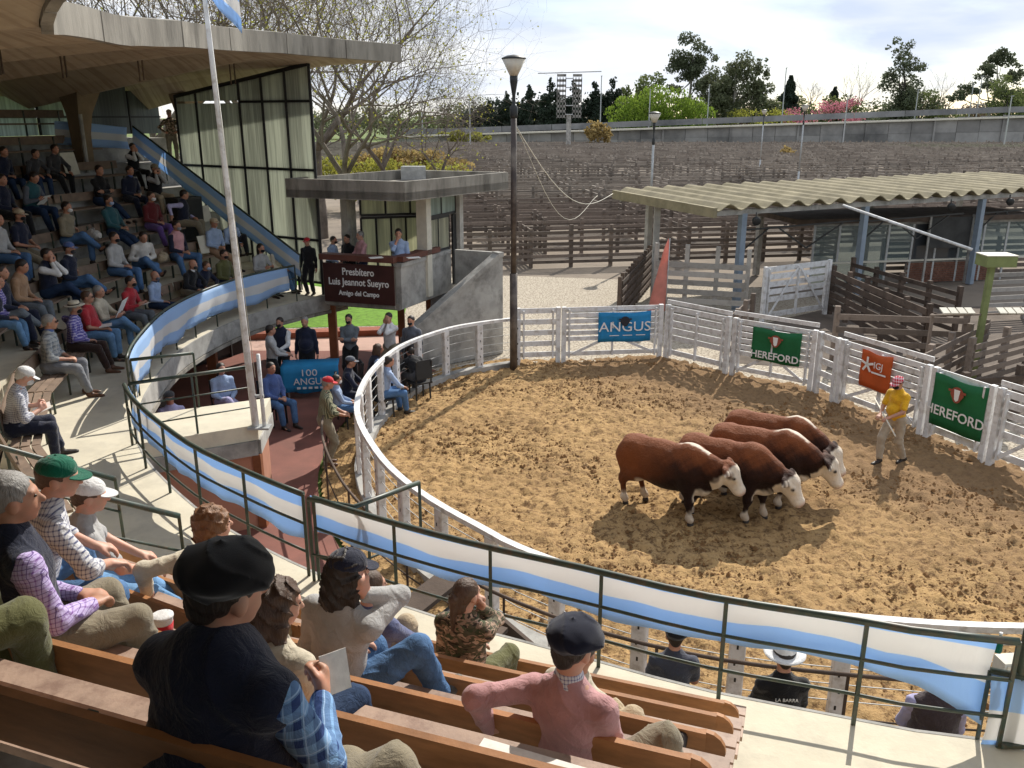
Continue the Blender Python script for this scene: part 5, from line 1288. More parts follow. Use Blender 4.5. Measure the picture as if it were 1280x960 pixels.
# ------------------------------------------------------------------ bulls and handler
YT = solid('tag_yellow', (.8, .6, .05), .5)
def brz(): return math.radians(-41)
bull((2.55, 12.75, .0), brz(), 'nearest Hereford bull, white face turned right, standing left of the other three', .9, (-.18, .12, .16, -.12), .12, .3, True, None, 1, True)
bull((3.52, 12.78, .0), brz(), 'second bull from the left, head low, a yellow tag in its far ear', .9, (.2, -.05, .0, -.1), .33, .12, False, YT, 2)
bull((4.2, 13.25, .0), brz()+.1, 'dark third bull with a white streak along its neck, between the second and the farthest', .92, (.1, -.15, -.1, .1), .30, .35, True, None, 3)
bull((4.6, 14.0, .0), brz()+.05, 'farthest Hereford bull, mostly hidden behind the third', .9, (-.1, .15, -.1, .1), .36, .05, True, None, 4)
hp = P(1113, 578, 0)
hr, hi = person(hp, math.radians(118), 'person in a yellow T-shirt and red striped cap holding a stick near the gates', 'stand', C['yellow'], cloth('pale_khaki', (.40, .34, .26)), SK[1], HR_['dark'], hat='cap', hat_mat=PL['red_stripe'], sleeves='short', lod=2, lean=.1, arms='front', legs='step', fat=1.1, s=.98, seed=3, head=(.1, -.25), shoes=MATS['shoe_dark'], mask=C['black'])
tipw = P(1124, 537, .55); hw = hr.matrix_basis @ (hi['A'][-1][1]+Vector((0, .08, -.02)))
stk = MB(); e2 = P(1078, 470, 1.3); a_ = hw+(e2-hw).normalized()*.75; c_ = hw-(e2-hw).normalized()*.55; stk.tube([a_, hw, c_], [.011, .013, .014], 8)
o = stk.build('stick', solid('cane', (.6, .55, .45), .6), None, True); tag(o, 'thin pale stick in the hands of the handler in yellow', 'stick')
# ------------------------------------------------------------------ lamps and poles
LAMPG = mk('lamp_glass', (.55, .5, .42), .35, .1, 5, .05)
BRN = mk('brown_painted_steel', (.06, .045, .04), .55, .25, 3, .15, dirt=(.2, .17, .14), dirt_scale=1.5)
def lamp(p, h, label, r=.1, mat=BRN, shade=.27):
    o = empty('street_lamp', p, 0, label, 'street lamp', 'street lamps')
    b = MB(); b.tube([(0, 0, 0), (0, 0, h*.33)], r*1.15, 12); b.build('lower_shaft', mat, o, True)
    b = MB(); b.tube([(0, 0, h*.33), (0, 0, h-1.25*shade/.27)], r*.85, 12); b.build('upper_shaft', mat, o, True)
    k = shade/.27
    b = MB(); b.lathe([(r*.9, h-1.35*k), (r*1.1, h-1.3*k), (r*1.1, h-1.1*k), (r*.5, h-1.05*k), (r*.45, h-.85*k), (r*1.05, h-.55*k), (r*1.1, h-.42*k)], (0, 0, 0), 12); b.build('neck', BLK, o, True)
    b = MB(); b.lathe([(.09*k, h-.42*k), (.27*k, h-.06*k)], (0, 0, 0), 16); b.build('lamp_glass', LAMPG, o, True)
    b = MB(); b.lathe([(.272*k, h-.06*k), (.285*k, h-.045*k), (.28*k, h-.03*k), (.15*k, h+.02*k), (.02*k, h+.04*k)], (0, 0, 0), 16); b.build('lamp_shade', BLK if k > .9 else GALV, o, True)
    return o
lamp(P(642, 462, 0), 7.45, 'tall brown lamp post with a conical glass head at the ring corner', .085)
lamp(Vector((6.15, 39, 0)), 6.3, 'grey lamp post standing in the pens behind the canopy', .06, GALV)
lamp(Vector((21.0, 65, 0)), 6.9, 'pale lamp post far out in the pens, right of the middle', .06, GALV)
lamp(Vector((23.4, 84, 0)), 6.7, 'small distant lamp post just left of the pale one in the pens', .06, GALV)
# cable from the lamp to the canopy
b = MB(); a_ = P(642, 462, 0)+Vector((0, 0, 6.0)); c_ = Vector((3.6, 31.5, 3.5)); pts = [a_.lerp(c_, k/14)-Vector((0, 0, 1.0*math.sin(math.pi*k/14))) for k in range(15)]
b.tube(pts, .011, 5); o = b.build('cable', CREAM, None, True); tag(o, 'pale cable hanging from the tall lamp post to the canopy roof', 'cable')
b = MB(); pts = [a_.lerp(c_+Vector((-.5, .4, -.1)), k/14)-Vector((0, 0, 1.5*math.sin(math.pi*k/14)**1.2)) for k in range(15)]
b.tube(pts, .007, 5); o = b.build('cable', CREAM, None, True); tag(o, 'thinner pale cable sagging below the other one from the lamp post', 'cable')
# flagpole
fb_ = P(322, 534, 1.65); fp = empty('flagpole', fb_+Vector((-.02, -.02, 0)), 0, 'white flagpole leaning left from the small landing', 'flagpole')
lean = Vector((-.18, 0, 7.4)); b = MB(); b.tube([Vector((0, 0, 0)), lean*.3, lean*.66, lean], [.055, .045, .036, .022], 12); b.build('pole', WHT, fp, True)
b = MB(); b.tube([Vector((.13, 0, 0)), Vector((.13, 0, 1.15))], .03, 8); b.build('stub', WHT, fp, True); b = MB(); b.box((.06, 0, .5), (.2, .05, .04)); b.build('clamp', GALV, fp)
b = MB(); b.box((.06, 0, .01), (.32, .2, .03)); b.build('base_plate', GALV, fp)
b = MB(); b.tube([Vector((.07, -.03, .8)), lean*.5+Vector((.05, -.03, 0)), lean*.93], .005, 4); b.build('halyard', CREAM, fp, True)
fl0 = fp.location+lean*.885; fl1 = fl0+Vector((.42, .1, -.05))
fo = ribbon([fl0.lerp(fl1, k/8)+Vector((0, .08*math.sin(k*1.1), -.045*k)) for k in range(9)], 'light blue and white flag drooping from the flagpole top', lambda t: .5+.1*t, BAN3, cat='flag', name='flag', wav=.12, out=Vector((.2, -1, 0)))
# ------------------------------------------------------------------ announcer booth
bo = empty('announcer_booth', (0, 0, 0), 0, 'concrete announcer booth with flat slab roof and brown name board beside the ring', 'booth')
BF, BLf, BR = Vector((-2.8, 21.1, 0)), Vector((-4.75, 21.75, 0)), Vector((-1.5, 24.0, 0)); BBk = BLf+BR-BF
RFv, RL, RR_ = Vector((-2.52, 20.75, 0)), Vector((-5.6, 21.85, 0)), Vector((-.1, 24.4, 0)); RB = RL+RR_-RFv
zb, zt = 4.22, 4.68
quad = [RFv, RR_, RB, RL]
b = MB(); b.prism([(p.x, p.y) for p in quad], zb+.02, zb+.2); b.build('roof_slab', CON, bo)
cc = sum(quad, Vector((0, 0, 0)))/4
for i in range(4):
    a, c = quad[i], quad[(i+1) % 4]; ai, ci = a+(cc-a).normalized()*.17, c+(cc-c).normalized()*.17
    b = MB(); b.prism([(a.x, a.y), (c.x, c.y), (ci.x, ci.y), (ai.x, ai.y)], zb, zt); b.build('parapet', CON, bo)
hl = empty('roof_outlet', (0, 0, 0)); hl.parent = bo
p = RB.lerp(RR_, .12)+(cc-RB).normalized()*.3; b = MB(); b.prism([(p.x-.35, p.y-.15), (p.x+.35, p.y-.15), (p.x+.3, p.y+.15), (p.x-.3, p.y+.15)], zt-.25, zt+.12); b.build('hopper', GALV, hl)
b = MB(); b.prism([(p.x, p.y) for p in (BF, BR, BBk, BLf)], 1.52, ZW-.02); b.build('floor_slab', CON, bo)
d1 = (BR-BF).normalized(); d2 = (BLf-BF).normalized(); up = Vector((0, 0, 1))
b = MB(); b.bar(BF+up*2.08, BF.lerp(BR, .82)+up*2.08, .16, 1.04); b.build('side_parapet', CONG, bo)
b = MB(); b.bar(BF+up*2.66-d1*.03, BF.lerp(BR, .8)+up*2.66, .24, .1); b.build('coping', CONG, bo)
b = MB(); b.bar(BF+up*2.08+d2*.09-d1*.0, BLf+up*2.08, .16, 1.04); b.build('front_parapet', CON, bo)
b = MB(); b.bar(BF+up*2.80-d1*.08+d2*.0, BLf+up*2.80-d1*.08, .3, .14); b.build('counter', mk('counter_brown', (.13, .05, .035), .6, .2, 4, .2), bo)
b = MB(); b.bar(BF+up*2.80+d1*.02, BF.lerp(BR, .6)+up*2.80, .3, .13); b.build('counter', MATS['counter_brown'], bo)
# name board
nb_ = empty('name_board', (0, 0, 0), 0, 'dark brown name board with white lettering on the front of the booth', 'sign')
o1 = d2.cross(up); o1 = -o1 if o1.y > 0 else o1
pa, pc = BLf+o1*.11+d2*(-.04), BF+o1*.11+d2*.06
b = MB(); b.bar(pa+up*2.15, pc+up*2.15, .04, .98); b.build('board', mk('board_brown', (.055, .018, .014), .5, .15, 4, .1), nb_)
xd = (pc-pa).normalized(); Rm = Matrix((xd, up, xd.cross(up))).transposed().to_4x4(); cN = (pa+pc)/2+o1*.025
for txt, dz, sz in (('Presbítero', .29, .25), ('Luis Jeannot Sueyro', .03, .25), ('Amigo del Campo', -.25, .17)):
    M4 = Matrix.Translation(cN+up*(2.15+dz)) @ Rm
    text_obj(txt, sz, nb_, M4, LETW, .004, sx=.84 if sz > .2 else .9, bold=.004)
# booth columns, glazing
for q, w_ in ((BF.lerp(BR, .42), .3), (BF.lerp(BR, 1.0), .26), (BLf.lerp(BBk, .45)+d2*.1, .22), (BBk, .22), (BF.lerp(BLf, .98)+d1*1.0, .2)):
    plank('column', bo, q+up*(ZW-.05), q+up*(zb+.03), w_, w_*.8, CREAM if w_ > .28 else CONG, up=tuple(d1))
gz = empty('glazing', (0, 0, 0)); gz.parent = bo
BGL = glass_mat('booth_glass', (.62, .62, .5), .6)
def glaz(a, c, z0, z1, n, mat, fr=BLK):
    for i in range(n):
        p, q = a.lerp(c, i/n), a.lerp(c, (i+1)/n); b = MB(); b.bar(p+up*((z0+z1)/2)+(q-p)*.04, q+up*((z0+z1)/2)-(q-p)*.04, .02, z1-z0); b.build('pane', mat, gz)
        plank('mullion', gz, p+up*z0, p+up*z1, .05, .05, fr)
    plank('mullion', gz, c+up*z0, c+up*z1, .05, .05, fr); plank('transom', gz, a+up*z1, c+up*z1, .06, .06, fr); plank('transom', gz, a+up*z0, c+up*z0, .06, .06, fr)
glaz(BLf.lerp(BBk, .55), BF.lerp(BR, .9)+d2*.5, ZW+.2, 3.55, 5, BGL); glaz(BLf.lerp(BBk, .55), BF.lerp(BR, .9)+d2*.5, 3.62, zb, 3, BGL)
glaz(BF.lerp(BR, .46), BF.lerp(BR, .84), 2.74, 3.6, 2, BGL); glaz(BF.lerp(BR, .46), BF.lerp(BR, .96), 3.66, zb, 2, glass_mat('sea_glass', (.42, .52, .48), .4))
plank('door', bo, BF.lerp(BR, .9)+up*2.65, BF.lerp(BR, 1.0)-d1*.12+up*2.65, .05, 1.9, BLK)
# posts under the booth
for px_, w_, m_ in ((412, .2, PILL), (487, .17, PILL), (524, .12, PILL)):
    q = P(px_, 392, 1.5); q.z = 0; 
    q = {412: BLf+d1*.5+d2*.2, 487: BF.lerp(BLf, .35)+d1*1.3, 524: BF+d1*1.9+d2*.25}[px_]
    plank('pillar', bo, q, q+up*1.52, w_, w_, m_)
q = BF+d1*2.5; b = MB(); b.bar(q+up*.76-d2*.05, q+up*.76+d2*.5, .5, 1.52); b.build('pier', BLUEP, bo)
# stair wall beside the booth
sw = empty('stair_wall', (0, 0, 0), 0, 'sloping concrete stair wall right of the announcer booth', 'wall')
wa, wb = Vector((-.30, 22.75, 0)), Vector((-2.55, 20.95, 0)); nn = (wb-wa).normalized().cross(up)*.09; lift = Vector((0, 0, 0))
prof = [(wa, 0), (wa, 2.62), (wa.lerp(wb, .04), 2.62), (wb, .95), (wb, 0)]
vs = [p-nn+up*z for p, z in prof]+[p+nn+up*z for p, z in prof]
b = MB(); b.add(vs, [(0, 1, 2, 3, 4), (9, 8, 7, 6, 5)]+[(i, i+5, (i+1) % 5+5, (i+1) % 5) for i in range(5)]); b.build('wall_panel', CONL if False else CONG, sw)
b = MB(); b.bar(wa.lerp(wb, .03)+up*2.68, wb+up*1.02, .26, .12); b.build('coping', CONG, sw); b = MB(); b.bar(wa+up*2.682, wa.lerp(wb, .06)+up*2.682, .27, .12); b.build('coping', CONG, sw)
for k in range(9):
    p = wa.lerp(wb, .12+.1*k)-nn*1+Vector((-.55, .5, 0)); zz = 1.5-.17*k; plank('step', sw, p+Vector((-.45, .4, zz)), p+Vector((.45, -.3, zz)), .3, .18, CONG)
q = BR-d1*.3; b = MB(); b.bar(q+up*2.1+Vector((.1, -.3, 0)), wa+up*2.1+Vector((-.1, .2, 0)), .12, 1.2); b.build('back_wall', CONG, sw)
# ------------------------------------------------------------------ blue table under the walkway
tt = P(388, 452, .78); tb = empty('table', (tt.x, tt.y, 0), math.radians(8), 'folding table under the blue cloth beneath the booth walkway', 'table')
for sx_ in (-1, 1):
    for sy_ in (-1, 1): plank('leg', tb, (sx_*.5, sy_*.25, 0), (sx_*.5, sy_*.25, .72), .035, .035, GALV)
b = MB(); b.box((0, 0, .735), (1.2, .62, .03)); b.build('tabletop', C['green'], tb)
def tablecloth():
    v = []; n = 16; prof = []
    v = [(-.64, .3, .757), (.64, .3, .757)]; rows = [[(-.64+1.28*i/n, .3, .757) for i in range(n+1)], [(-.64+1.28*i/n, -.325, .757) for i in range(n+1)]]
    for k in range(1, 5): rows.append([(-.64+1.28*i/n, -.335-.02*math.sin(i*1.3)*k/4-.01*k, .757-.15*k+.02*math.sin(i*.7)*(k == 4)) for i in range(n+1)])
    me_v = [p for r in rows for p in r]; m = n+1; F = [(j*m+i, (j+1)*m+i, (j+1)*m+i+1, j*m+i+1) for j in range(len(rows)-1) for i in range(n)]
    o = link_mesh('tablecloth', mesh_from('tablecloth', me_v, F, SB_, True)); o.location = tb.location; o.rotation_euler = tb.rotation_euler
    md = o.modifiers.new('thick', 'SOLIDIFY'); md.thickness = .004
    return tag(o, 'bright blue printed tablecloth reading 100 ANGUS over the table', 'tablecloth')
tcl = tablecloth()
on_sign(tcl, '100', -.02, .62, .22, y=-.39, sx=1.2); on_sign(tcl, 'ANGUS', .0, .42, .22, y=-.40)
for q in range(5): plank('print_line', tcl, (-.3+.13*q, -.385, .27), (-.22+.13*q, -.385, .27), .003, .05, LETW)
# ------------------------------------------------------------------ canopy and works behind the ring
ca = empty('canopy', (0, 0, 0), 0, 'long green grey canopy of corrugated roofing on steel posts behind the ring', 'canopy')
A0 = Vector((6.35, 27.0, 0)); dA = Vector((12.9, 6.3, 0)).normalized(); dC = Vector((-.5, .87, 0)).normalized(); dC = Vector((-dA.y, dA.x, 0))*.97+dA*.0; dC.normalize()
ROOFM = mk('mossy_roof_sheet', (.25, .215, .135), .9, .3, 1.5, .3, 30, .01, dirt=(.14, .12, .065), dirt_scale=.9)
wl = .92; n = 22; W_ = 5.8; ZC = 3.35
for k in range(n):
    b = MB(); A_ = []; B_ = []; A2 = []; B2 = []
    for i in range(9):
        u = i/8; x = wl*(k+u); z = ZC+.10*(1-math.cos(2*math.pi*u))+.06*(x/20)
        p = A0+dA*x+up*z; A_.append(p); B_.append(p+dC*W_+up*.12); A2.append(p-up*.03); B2.append(p+dC*W_+up*.09)
    b.strip(A_, B_); b.strip(B2, A2); b.strip(A2, A_); b.strip(B_, B2)
    b.build('roof_sheet', ROOFM, ca)
b = MB(); b.bar(A0+up*(ZC-.05)-dA*.1, A0+dC*W_+up*(ZC+.07)-dA*.1, .14, .3); b.build('fascia_board', ROOFM, ca)
for off in (.25, W_-.3):
    plank('beam', ca, A0+dC*off+up*(ZC-.1), A0+dC*off+dA*20+up*(ZC-.04), .1, .16, CONG)
ci = 0
for x in (1.25, 6.6, 12.6, 18.2):
    for off in (.3, W_-.35):
        p = A0+dA*x+dC*off; plank('column', ca, p, p+up*(ZC-.15), .2, .2, BLUEP if off < 1 else CONG, up=tuple(dA)); ci += 1
p = A0+dC*3.6+dA*.3; plank('column', ca, p, p+up*ZC, .2, .2, CONG)
# trusses under the canopy
tz = 2.65
for x0 in (1.3, 6.6, 12.6):
    a, c = A0+dA*x0+dC*.4, A0+dA*(x0+5.2)+dC*.4
    plank('tie_bar', ca, a+up*tz, c+up*(tz+.05), .05, .05, BLK)
    for f0, f1 in ((.0, .22), (.55, .3), (.55, .85)):
        plank('strut', ca, a.lerp(c, f0)+up*(tz-.75), a.lerp(c, f1)+up*tz, .04, .04, BLK)
b = MB(); b.tube([A0+dA*5.0+up*(ZC-.02)-dC*.2, P(1215, 312, 2.3)], .045, 8); b.build('downpipe', WHT, ca, True)
for x, z in ((1.45, 3.0), (10.4, 3.05), (13.6, 3.1)):
    p = A0+dA*x-dC*.1+up*z; q = empty('floodlight', p, 0, 'small black floodlight under the canopy edge, %s' % {1.45: 'on the first post', 10.4: 'in the middle bay', 13.6: 'near the right-hand post'}[x], 'floodlight')
    b = MB(); b.lathe([(.05, -.12), (.12, -.05), (.14, .08), (.12, .1)], (0, 0, 0), 12, Matrix.Rotation(1.9, 3, 'X')); b.build('housing', BLK, q, True); plank('bracket', q, (0, 0, 0), (0, .05, .25), .03, .03, BLK)
# glazed office behind
def clear_glass(name):
    t = NT(name); t.b.inputs['Base Color'].default_value = (.2, .25, .26, 1); t.b.inputs['Roughness'].default_value = .06
    tr = t.n('ShaderNodeBsdfTransparent'); tr.inputs['Color'].default_value = (.75, .82, .82, 1); ms = t.n('ShaderNodeMixShader'); ms.inputs[0].default_value = .68
    t.l(t.b.outputs[0], ms.inputs[1]); t.l(tr.outputs[0], ms.inputs[2]); t.l(ms.outputs[0], t.out.inputs['Surface']); MATS[name] = t.m; return t.m
of = empty('site_office', (0, 0, 0), 0, 'low site office with grey glazing, brick base and dark flat roof behind the chute', 'office')
O0 = P(1010, 342, .5); O0.z = 0; O0 = Vector((11.2, 32.2, 0)); oL = 9.2; oD = 3.2; od = (dA*.93-dC*.25).normalized(); on_ = Vector((-od.y, od.x, 0))
ap = O0-od*1.2
DKGL = clear_glass('office_glass'); DKGL2 = solid('dark_glass', (.05, .055, .06), .12)
BRKM = mk('office_brick', (.16, .075, .05), .9, .3, 5, .5, 18, .015)
def wall_bricks():
    a = O0+od*4.0; Lb = 3.6; bw = .24; bh = .085
    b = MB(); b.bar(a+up*.4+on_*.07, a+od*Lb+up*.4+on_*.07, .12, .8); b.build('wall', mk('mortar', (.28, .25, .22), .95, .2, 5, .3), of)
    w2 = empty('brick_base', (0, 0, 0)); w2.parent = of
    for r in range(9):
        for k in range(int(Lb/bw)):
            o_ = .12 if r % 2 else 0; p = a+od*(o_+k*bw+.01)+up*(.05+r*bh); plank('brick', w2, p, p+od*(bw-.015), .05, bh-.014, BRKM)
wall_bricks()
for i in range(9):
    p = O0+od*(i*1.02); z0 = .85 if i >= 3 else .1
    b = MB(); b.bar(p+od*.05+up*((z0+2.25)/2), p+od*.97+up*((z0+2.25)/2), .02, 2.25-z0); b.build('pane', DKGL2 if i in (4, 5) else DKGL, of); plank('frame', of, p+up*.0, p+up*2.3, .07, .07, GALV)
plank('sill', of, O0+up*.88-on_*.04, O0+od*oL+up*.88-on_*.04, .1, .07, CREAM); plank('head', of, O0+up*2.3, O0+od*oL+up*2.3, .09, .1, CONG)
b = MB(); b.bar(O0-od*.9+up*2.46+on_*1.3, O0+od*oL+up*2.46+on_*1.3, 3.2, .18); b.build('roof', PEND, of)
bd = empty('notice_panel', (0, 0, 0), 0, 'large dark brown panel standing in front of the site office', 'board'); p = O0+od*4.5-on_*.35
b = MB(); b.bar(p+up*1.95, p+od*1.75+up*1.95, .04, 1.15); b.build('panel', DARKIN, bd); plank('frame_post', bd, p, p+up*2.6, .07, .07, CONG); plank('frame_post', bd, p+od*1.8, p+od*1.8+up*2.6, .07, .07, CONG)
# plank fences of the yards behind the gates
def plank_fence(a, c, label, h=1.6, rails=5, mat=PENW, z0=.15, rw=.13, pe=1.9, name='plank_fence', group='timber fences of the yards behind the ring', pm=None, ph=.12, lift=0):
    a = Vector((a[0], a[1], 0)); c = Vector((c[0], c[1], 0)); d = c-a; Lg = d.length; pm = pm or mat
    r = empty(name, a, math.atan2(d.y, d.x), label, 'fence', group); rn = random.Random(int(a.x*100+a.y*10))
    n = max(1, round(Lg/pe))
    for k in range(n+1): plank('post', r, (Lg*k/n, .05, -.05), (Lg*k/n+rn.uniform(-.02, .02), .05, h+ph+rn.uniform(-.05, .08)), .13, .12, pm)
    for k in range(rails):
        z = z0+rw/2+(h-z0-rw)*k/(rails-1); 
        plank('rail', r, (0, -.03, z+rn.uniform(-.015, .015)), (Lg, -.03, z+rn.uniform(-.015, .015)), .035, rw, mat)
    return r
f1a = P(832, 385, 0); f1b = P(925, 392, 0)
plank_fence(Vector((4.6, 27.5)), Vector((7.3, 26.6)), 'pale grey board fence under the left end of the canopy', 1.75, 6, PENP, rw=.17, pe=.9, ph=.5)
plank_fence(P(775, 405, 0), P(818, 350, 0), 'dark leaning stack of hurdles behind the pink feather flag', 1.35, 5, PEND, pe=.5)
gA = P(950, 405, 0); gB = P(1032, 392, 0)
wg, Lw = gate(gA, gB, 'big white double braced gate under the canopy', h=1.75, boards=6, mat=WHT, group=None, braces2=True, wide=.2)
plank_fence(P(1035, 392, 0), P(1150, 455, 0), 'dark wooden chute fence running back under the canopy', 1.45, 6, PEND, pe=1.2, rw=.17)
plank_fence(P(1060, 375, 0), P(1190, 420, 0), 'second dark chute fence nearer the office', 1.3, 5, PEND, pe=1.2, rw=.13)
plank_fence(P(935, 425, 0), P(905, 455, 0), 'short weathered fence between the white gate and the ring', 1.2, 4, PENW, pe=1.0)
plank_fence(P(1040, 455, 0), P(1200, 462, 0), 'weathered plank fence directly behind the orange sign', 1.35, 4, PENW, pe=2.2, rw=.15)
plank_fence(P(1205, 510, 0), P(1420, 440, 0), 'grey plank fence rising to the right behind the large green sign', 1.45, 7, PENW, pe=1.5, rw=.12)
plank_fence(P(1130, 525, 0), P(1225, 470, 0), 'short grey fence joining the two yard fences at the dark post', 1.35, 5, PENW, pe=1.3)
plank_fence(P(1200, 530, 0), P(1330, 520, 0), 'low dark fence at the right edge just behind the white gates', 1.0, 3, PEND, pe=1.1)
plank_fence(P(1230, 400, 0), P(1330, 395, 0), 'pale rail fence at the right edge beside the last canopy post', 1.5, 6, PENP, pe=1.4)
plank_fence(P(1100, 350, 0), P(1290, 345, 0), 'grey fence in shade behind the green lamp box', 1.5, 6, PENW, pe=1.7, rw=.15)
# darker earth sheet across the yard
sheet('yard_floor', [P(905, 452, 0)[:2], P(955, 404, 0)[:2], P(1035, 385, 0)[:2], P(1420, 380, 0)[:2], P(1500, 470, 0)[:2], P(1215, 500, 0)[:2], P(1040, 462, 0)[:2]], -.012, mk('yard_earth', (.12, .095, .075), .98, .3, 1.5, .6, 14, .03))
# green lamp box on a post
gl = empty('lamp_box', P(1213, 487, 0), 0, 'olive green lamp box on a post with two rows of small white lamps', 'light fixture')
plank('post', gl, (0, 0, 0), (.02, 0, 2.95), .12, .12, OLI); b = MB(); b.box((.1, 0, 3.05), (.68, .5, .24)); b.build('housing', OLI, gl); b = MB(); b.box((.1, 0, 3.185), (.7, .52, .02)); b.build('lid', CREAM, gl)
plank('crossbar', gl, (-1.2, 0, 1.78), (1.3, 0, 1.84), .05, .04, PENW)
for k in range(4):
    for s0 in (-.95, .35):
        b = MB(); b.box((s0+k*.19+.05, -.03, 1.9), (.16, .24, .03), Matrix.Rotation(.35, 3, 'X')); b.build('lamp_panel', CREAM, gl)
for x in (-1.1, 1.2): plank('leg', gl, (x, .1, .3), (x, .1, 1.8), .06, .06, PENW)
# pink feather flag
ff = empty('feather_flag', P(831, 402, 0), 0, 'faded pink feather flag standing behind the white gates', 'flag')
b = MB(); b.tube([(0, 0, 0), (0.02, 0, 2.6)], .015, 6); b.build('pole', GALV, ff, True)
b = MB(); v = []; n = 10
for i in range(n+1):
    z = .35+2.25*i/n; w_ = .58*(1-(i/n))**.8+.04; y = .04*math.sin(i*1.3); v += [(.02, 0, z), (.02-w_*.5, y, z-.1), (.02-w_, -y*.6, z-.22*(1-i/n))]
F = [(i*3+j, i*3+j+1, (i+1)*3+j+1, (i+1)*3+j) for i in range(n) for j in range(2)]
fo = link_mesh('cloth', mesh_from('cloth', v, F, mk('pink_cloth', (.72, .3, .24), .8, .12, 3, .3, transl=.35), True), ff); md = fo.modifiers.new('t', 'SOLIDIFY'); md.thickness = .004
# ------------------------------------------------------------------ the cattle pens
def pen_mesh(Lg, mat, rails=4, h=1.75, posts=4, seed=0, lod=0):
    rn = random.Random(seed); b = MB()
    for k in range(posts): x = Lg*k/(posts-1); b.box((x, 0, (h+.1)/2), (.15, .14, h+.2+rn.uniform(-.1, .15)))
    for k in range(rails):
        z = .28+(h-.4)*k/(rails-1); a = rn.uniform(-.03, .03); b.bar((0, -.09, z+a), (Lg, -.09, z-a), .08, .12)
    return b.mesh('pen_fence', mat)
PENX = Vector((.985, .17, 0)).normalized(); PENY = Vector((-.17, .985, 0)).normalized()
PO = Vector((-13, 34.2, 0)); runs = []
PS = 3.7
for j in range(36):
    for i in range(-2, 24):
        o_ = PO+PENX*(i*7.0+(j % 2)*1.4)+PENY*(j*PS)
        runs.append((o_, 0, i, j)); runs.append((o_, 1, i, j))
for j in range(3):
    for i in range(0, 5): pass
vis = []
for o_, k, ri, rj in runs:
    m_ = o_+(PENX*3.5 if k == 0 else PENY*2.6); x, y, d = proj(m_+up)
    if d < 5 or x < -60 or x > 1340: continue
    if m_.y > 163 or m_.y < 32: continue
    if m_.x < -1.2+(m_.y-33)*-.12 and m_.y < 60 and m_.x < -2: 
        if m_.x < -9: continue
    if x < 430 and m_.y < 80: continue
    # keep clear of the canopy, office and yards
    q = m_-A0; qa, qc = q.dot(dA), q.dot(dC)
    if qc < 8.0 and qa > -.6 and q.length < 40: continue
    if m_.y < 35.5 and m_.x < -2.5: continue
    vis.append((d, o_, k, ri, rj))
vis.sort(key=lambda t: t[0])
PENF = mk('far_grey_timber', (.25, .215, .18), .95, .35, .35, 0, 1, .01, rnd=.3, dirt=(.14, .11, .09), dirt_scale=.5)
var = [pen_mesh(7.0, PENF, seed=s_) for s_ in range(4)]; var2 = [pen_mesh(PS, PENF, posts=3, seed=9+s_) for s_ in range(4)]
parts_n = 46
def ordn(n):
    n += 1; return str(n)+{1: 'st', 2: 'nd', 3: 'rd'}.get(n % 10 if n % 100 not in (11, 12, 13) else 0, 'th')
rest = MB()
for idx, (d, o_, k, ri, rj) in enumerate(vis):
    plab = 'timber pen fence running %s, %s row of pens out, %s bay from the left' % ('across' if k == 0 else 'away', ordn(rj), ordn(ri+2))
    ang = math.atan2(PENX.y, PENX.x)+(math.pi/2 if k else 0); rn = random.Random(idx)
    x, y, _ = proj(o_)
    if idx < parts_n:
        r = empty('pen_fence', o_, ang, plab, 'fence', 'timber fences of the cattle pens')
        Lg = 7.0 if k == 0 else PS; n = 4 if k == 0 else 3
        for q in range(n): plank('post', r, (Lg*q/n, 0, -.05), (Lg*q/n, 0, 1.65+rn.uniform(-.08, .15)), .15, .14, PENW)
        for q in range(6): a = rn.uniform(-.03, .03); z = .22+1.25*q/5; plank('rail', r, (0, -.09, z+a), (Lg, -.09, z-a), .05, .13, PENW)
    elif idx < 300:
        o = bpy.data.objects.new('pen_fence', (var if k == 0 else var2)[idx % 4]); COL.objects.link(o); o.location = o_; o.rotation_euler = (0, 0, ang)
        tag(o, plab, 'fence', 'timber fences of the outer cattle pens')
    else:
        R = Matrix.Rotation(ang, 3, 'Z'); me = (var if k == 0 else var2)[idx % 4]
        rest.add([R @ v.co+o_ for v in me.vertices], [tuple(p.vertices) for p in me.polygons])
if rest.v: tag(rest.build('far_pens', PENF), kind='stuff')
# raised timber walk and loading chutes in the middle of the pens
b = MB()
# ------------------------------------------------------------------ far wall, road, lawns
fw = empty('embankment_wall', (0, 0, 0), 0, 'long grey panel wall of the raised road behind the cattle pens', 'wall')
WP = mk('wall_panel_grey', (.27, .262, .25), .95, .25, .25, .3, 3, .05, rnd=.22, dirt=(.11, .11, .11), dirt_scale=.12)
def wtop(x): return 2.4+4.3*max(0, min(1, (x+15)/115.))
x = -22.0; k = 0
while x < 118:
    x2 = x+4.2; y1, y2 = 170-.02*x, 170-.02*x2; z = wtop(x)
    plank('panel', fw, (x+.04, y1, z*.27-.03), (x2-.04, y2, z*.27-.03), .3+.05*(k % 2), z*.53, WP); plank('panel', fw, (x+.04, y1, z*.77-.05), (x2-.04, y2, z*.77-.05), .32, z*.45, WP)
    if k % 3 == 0: plank('pilaster', fw, (x, y1-.3, 0), (x, y1-.3, z), .35, .3, WP)
    x = x2; k += 1
plank('cap', fw, (-22, 169.9, wtop(-22)-.0), (118, 167.3, wtop(118)-.0), .9, .28, CREAM)
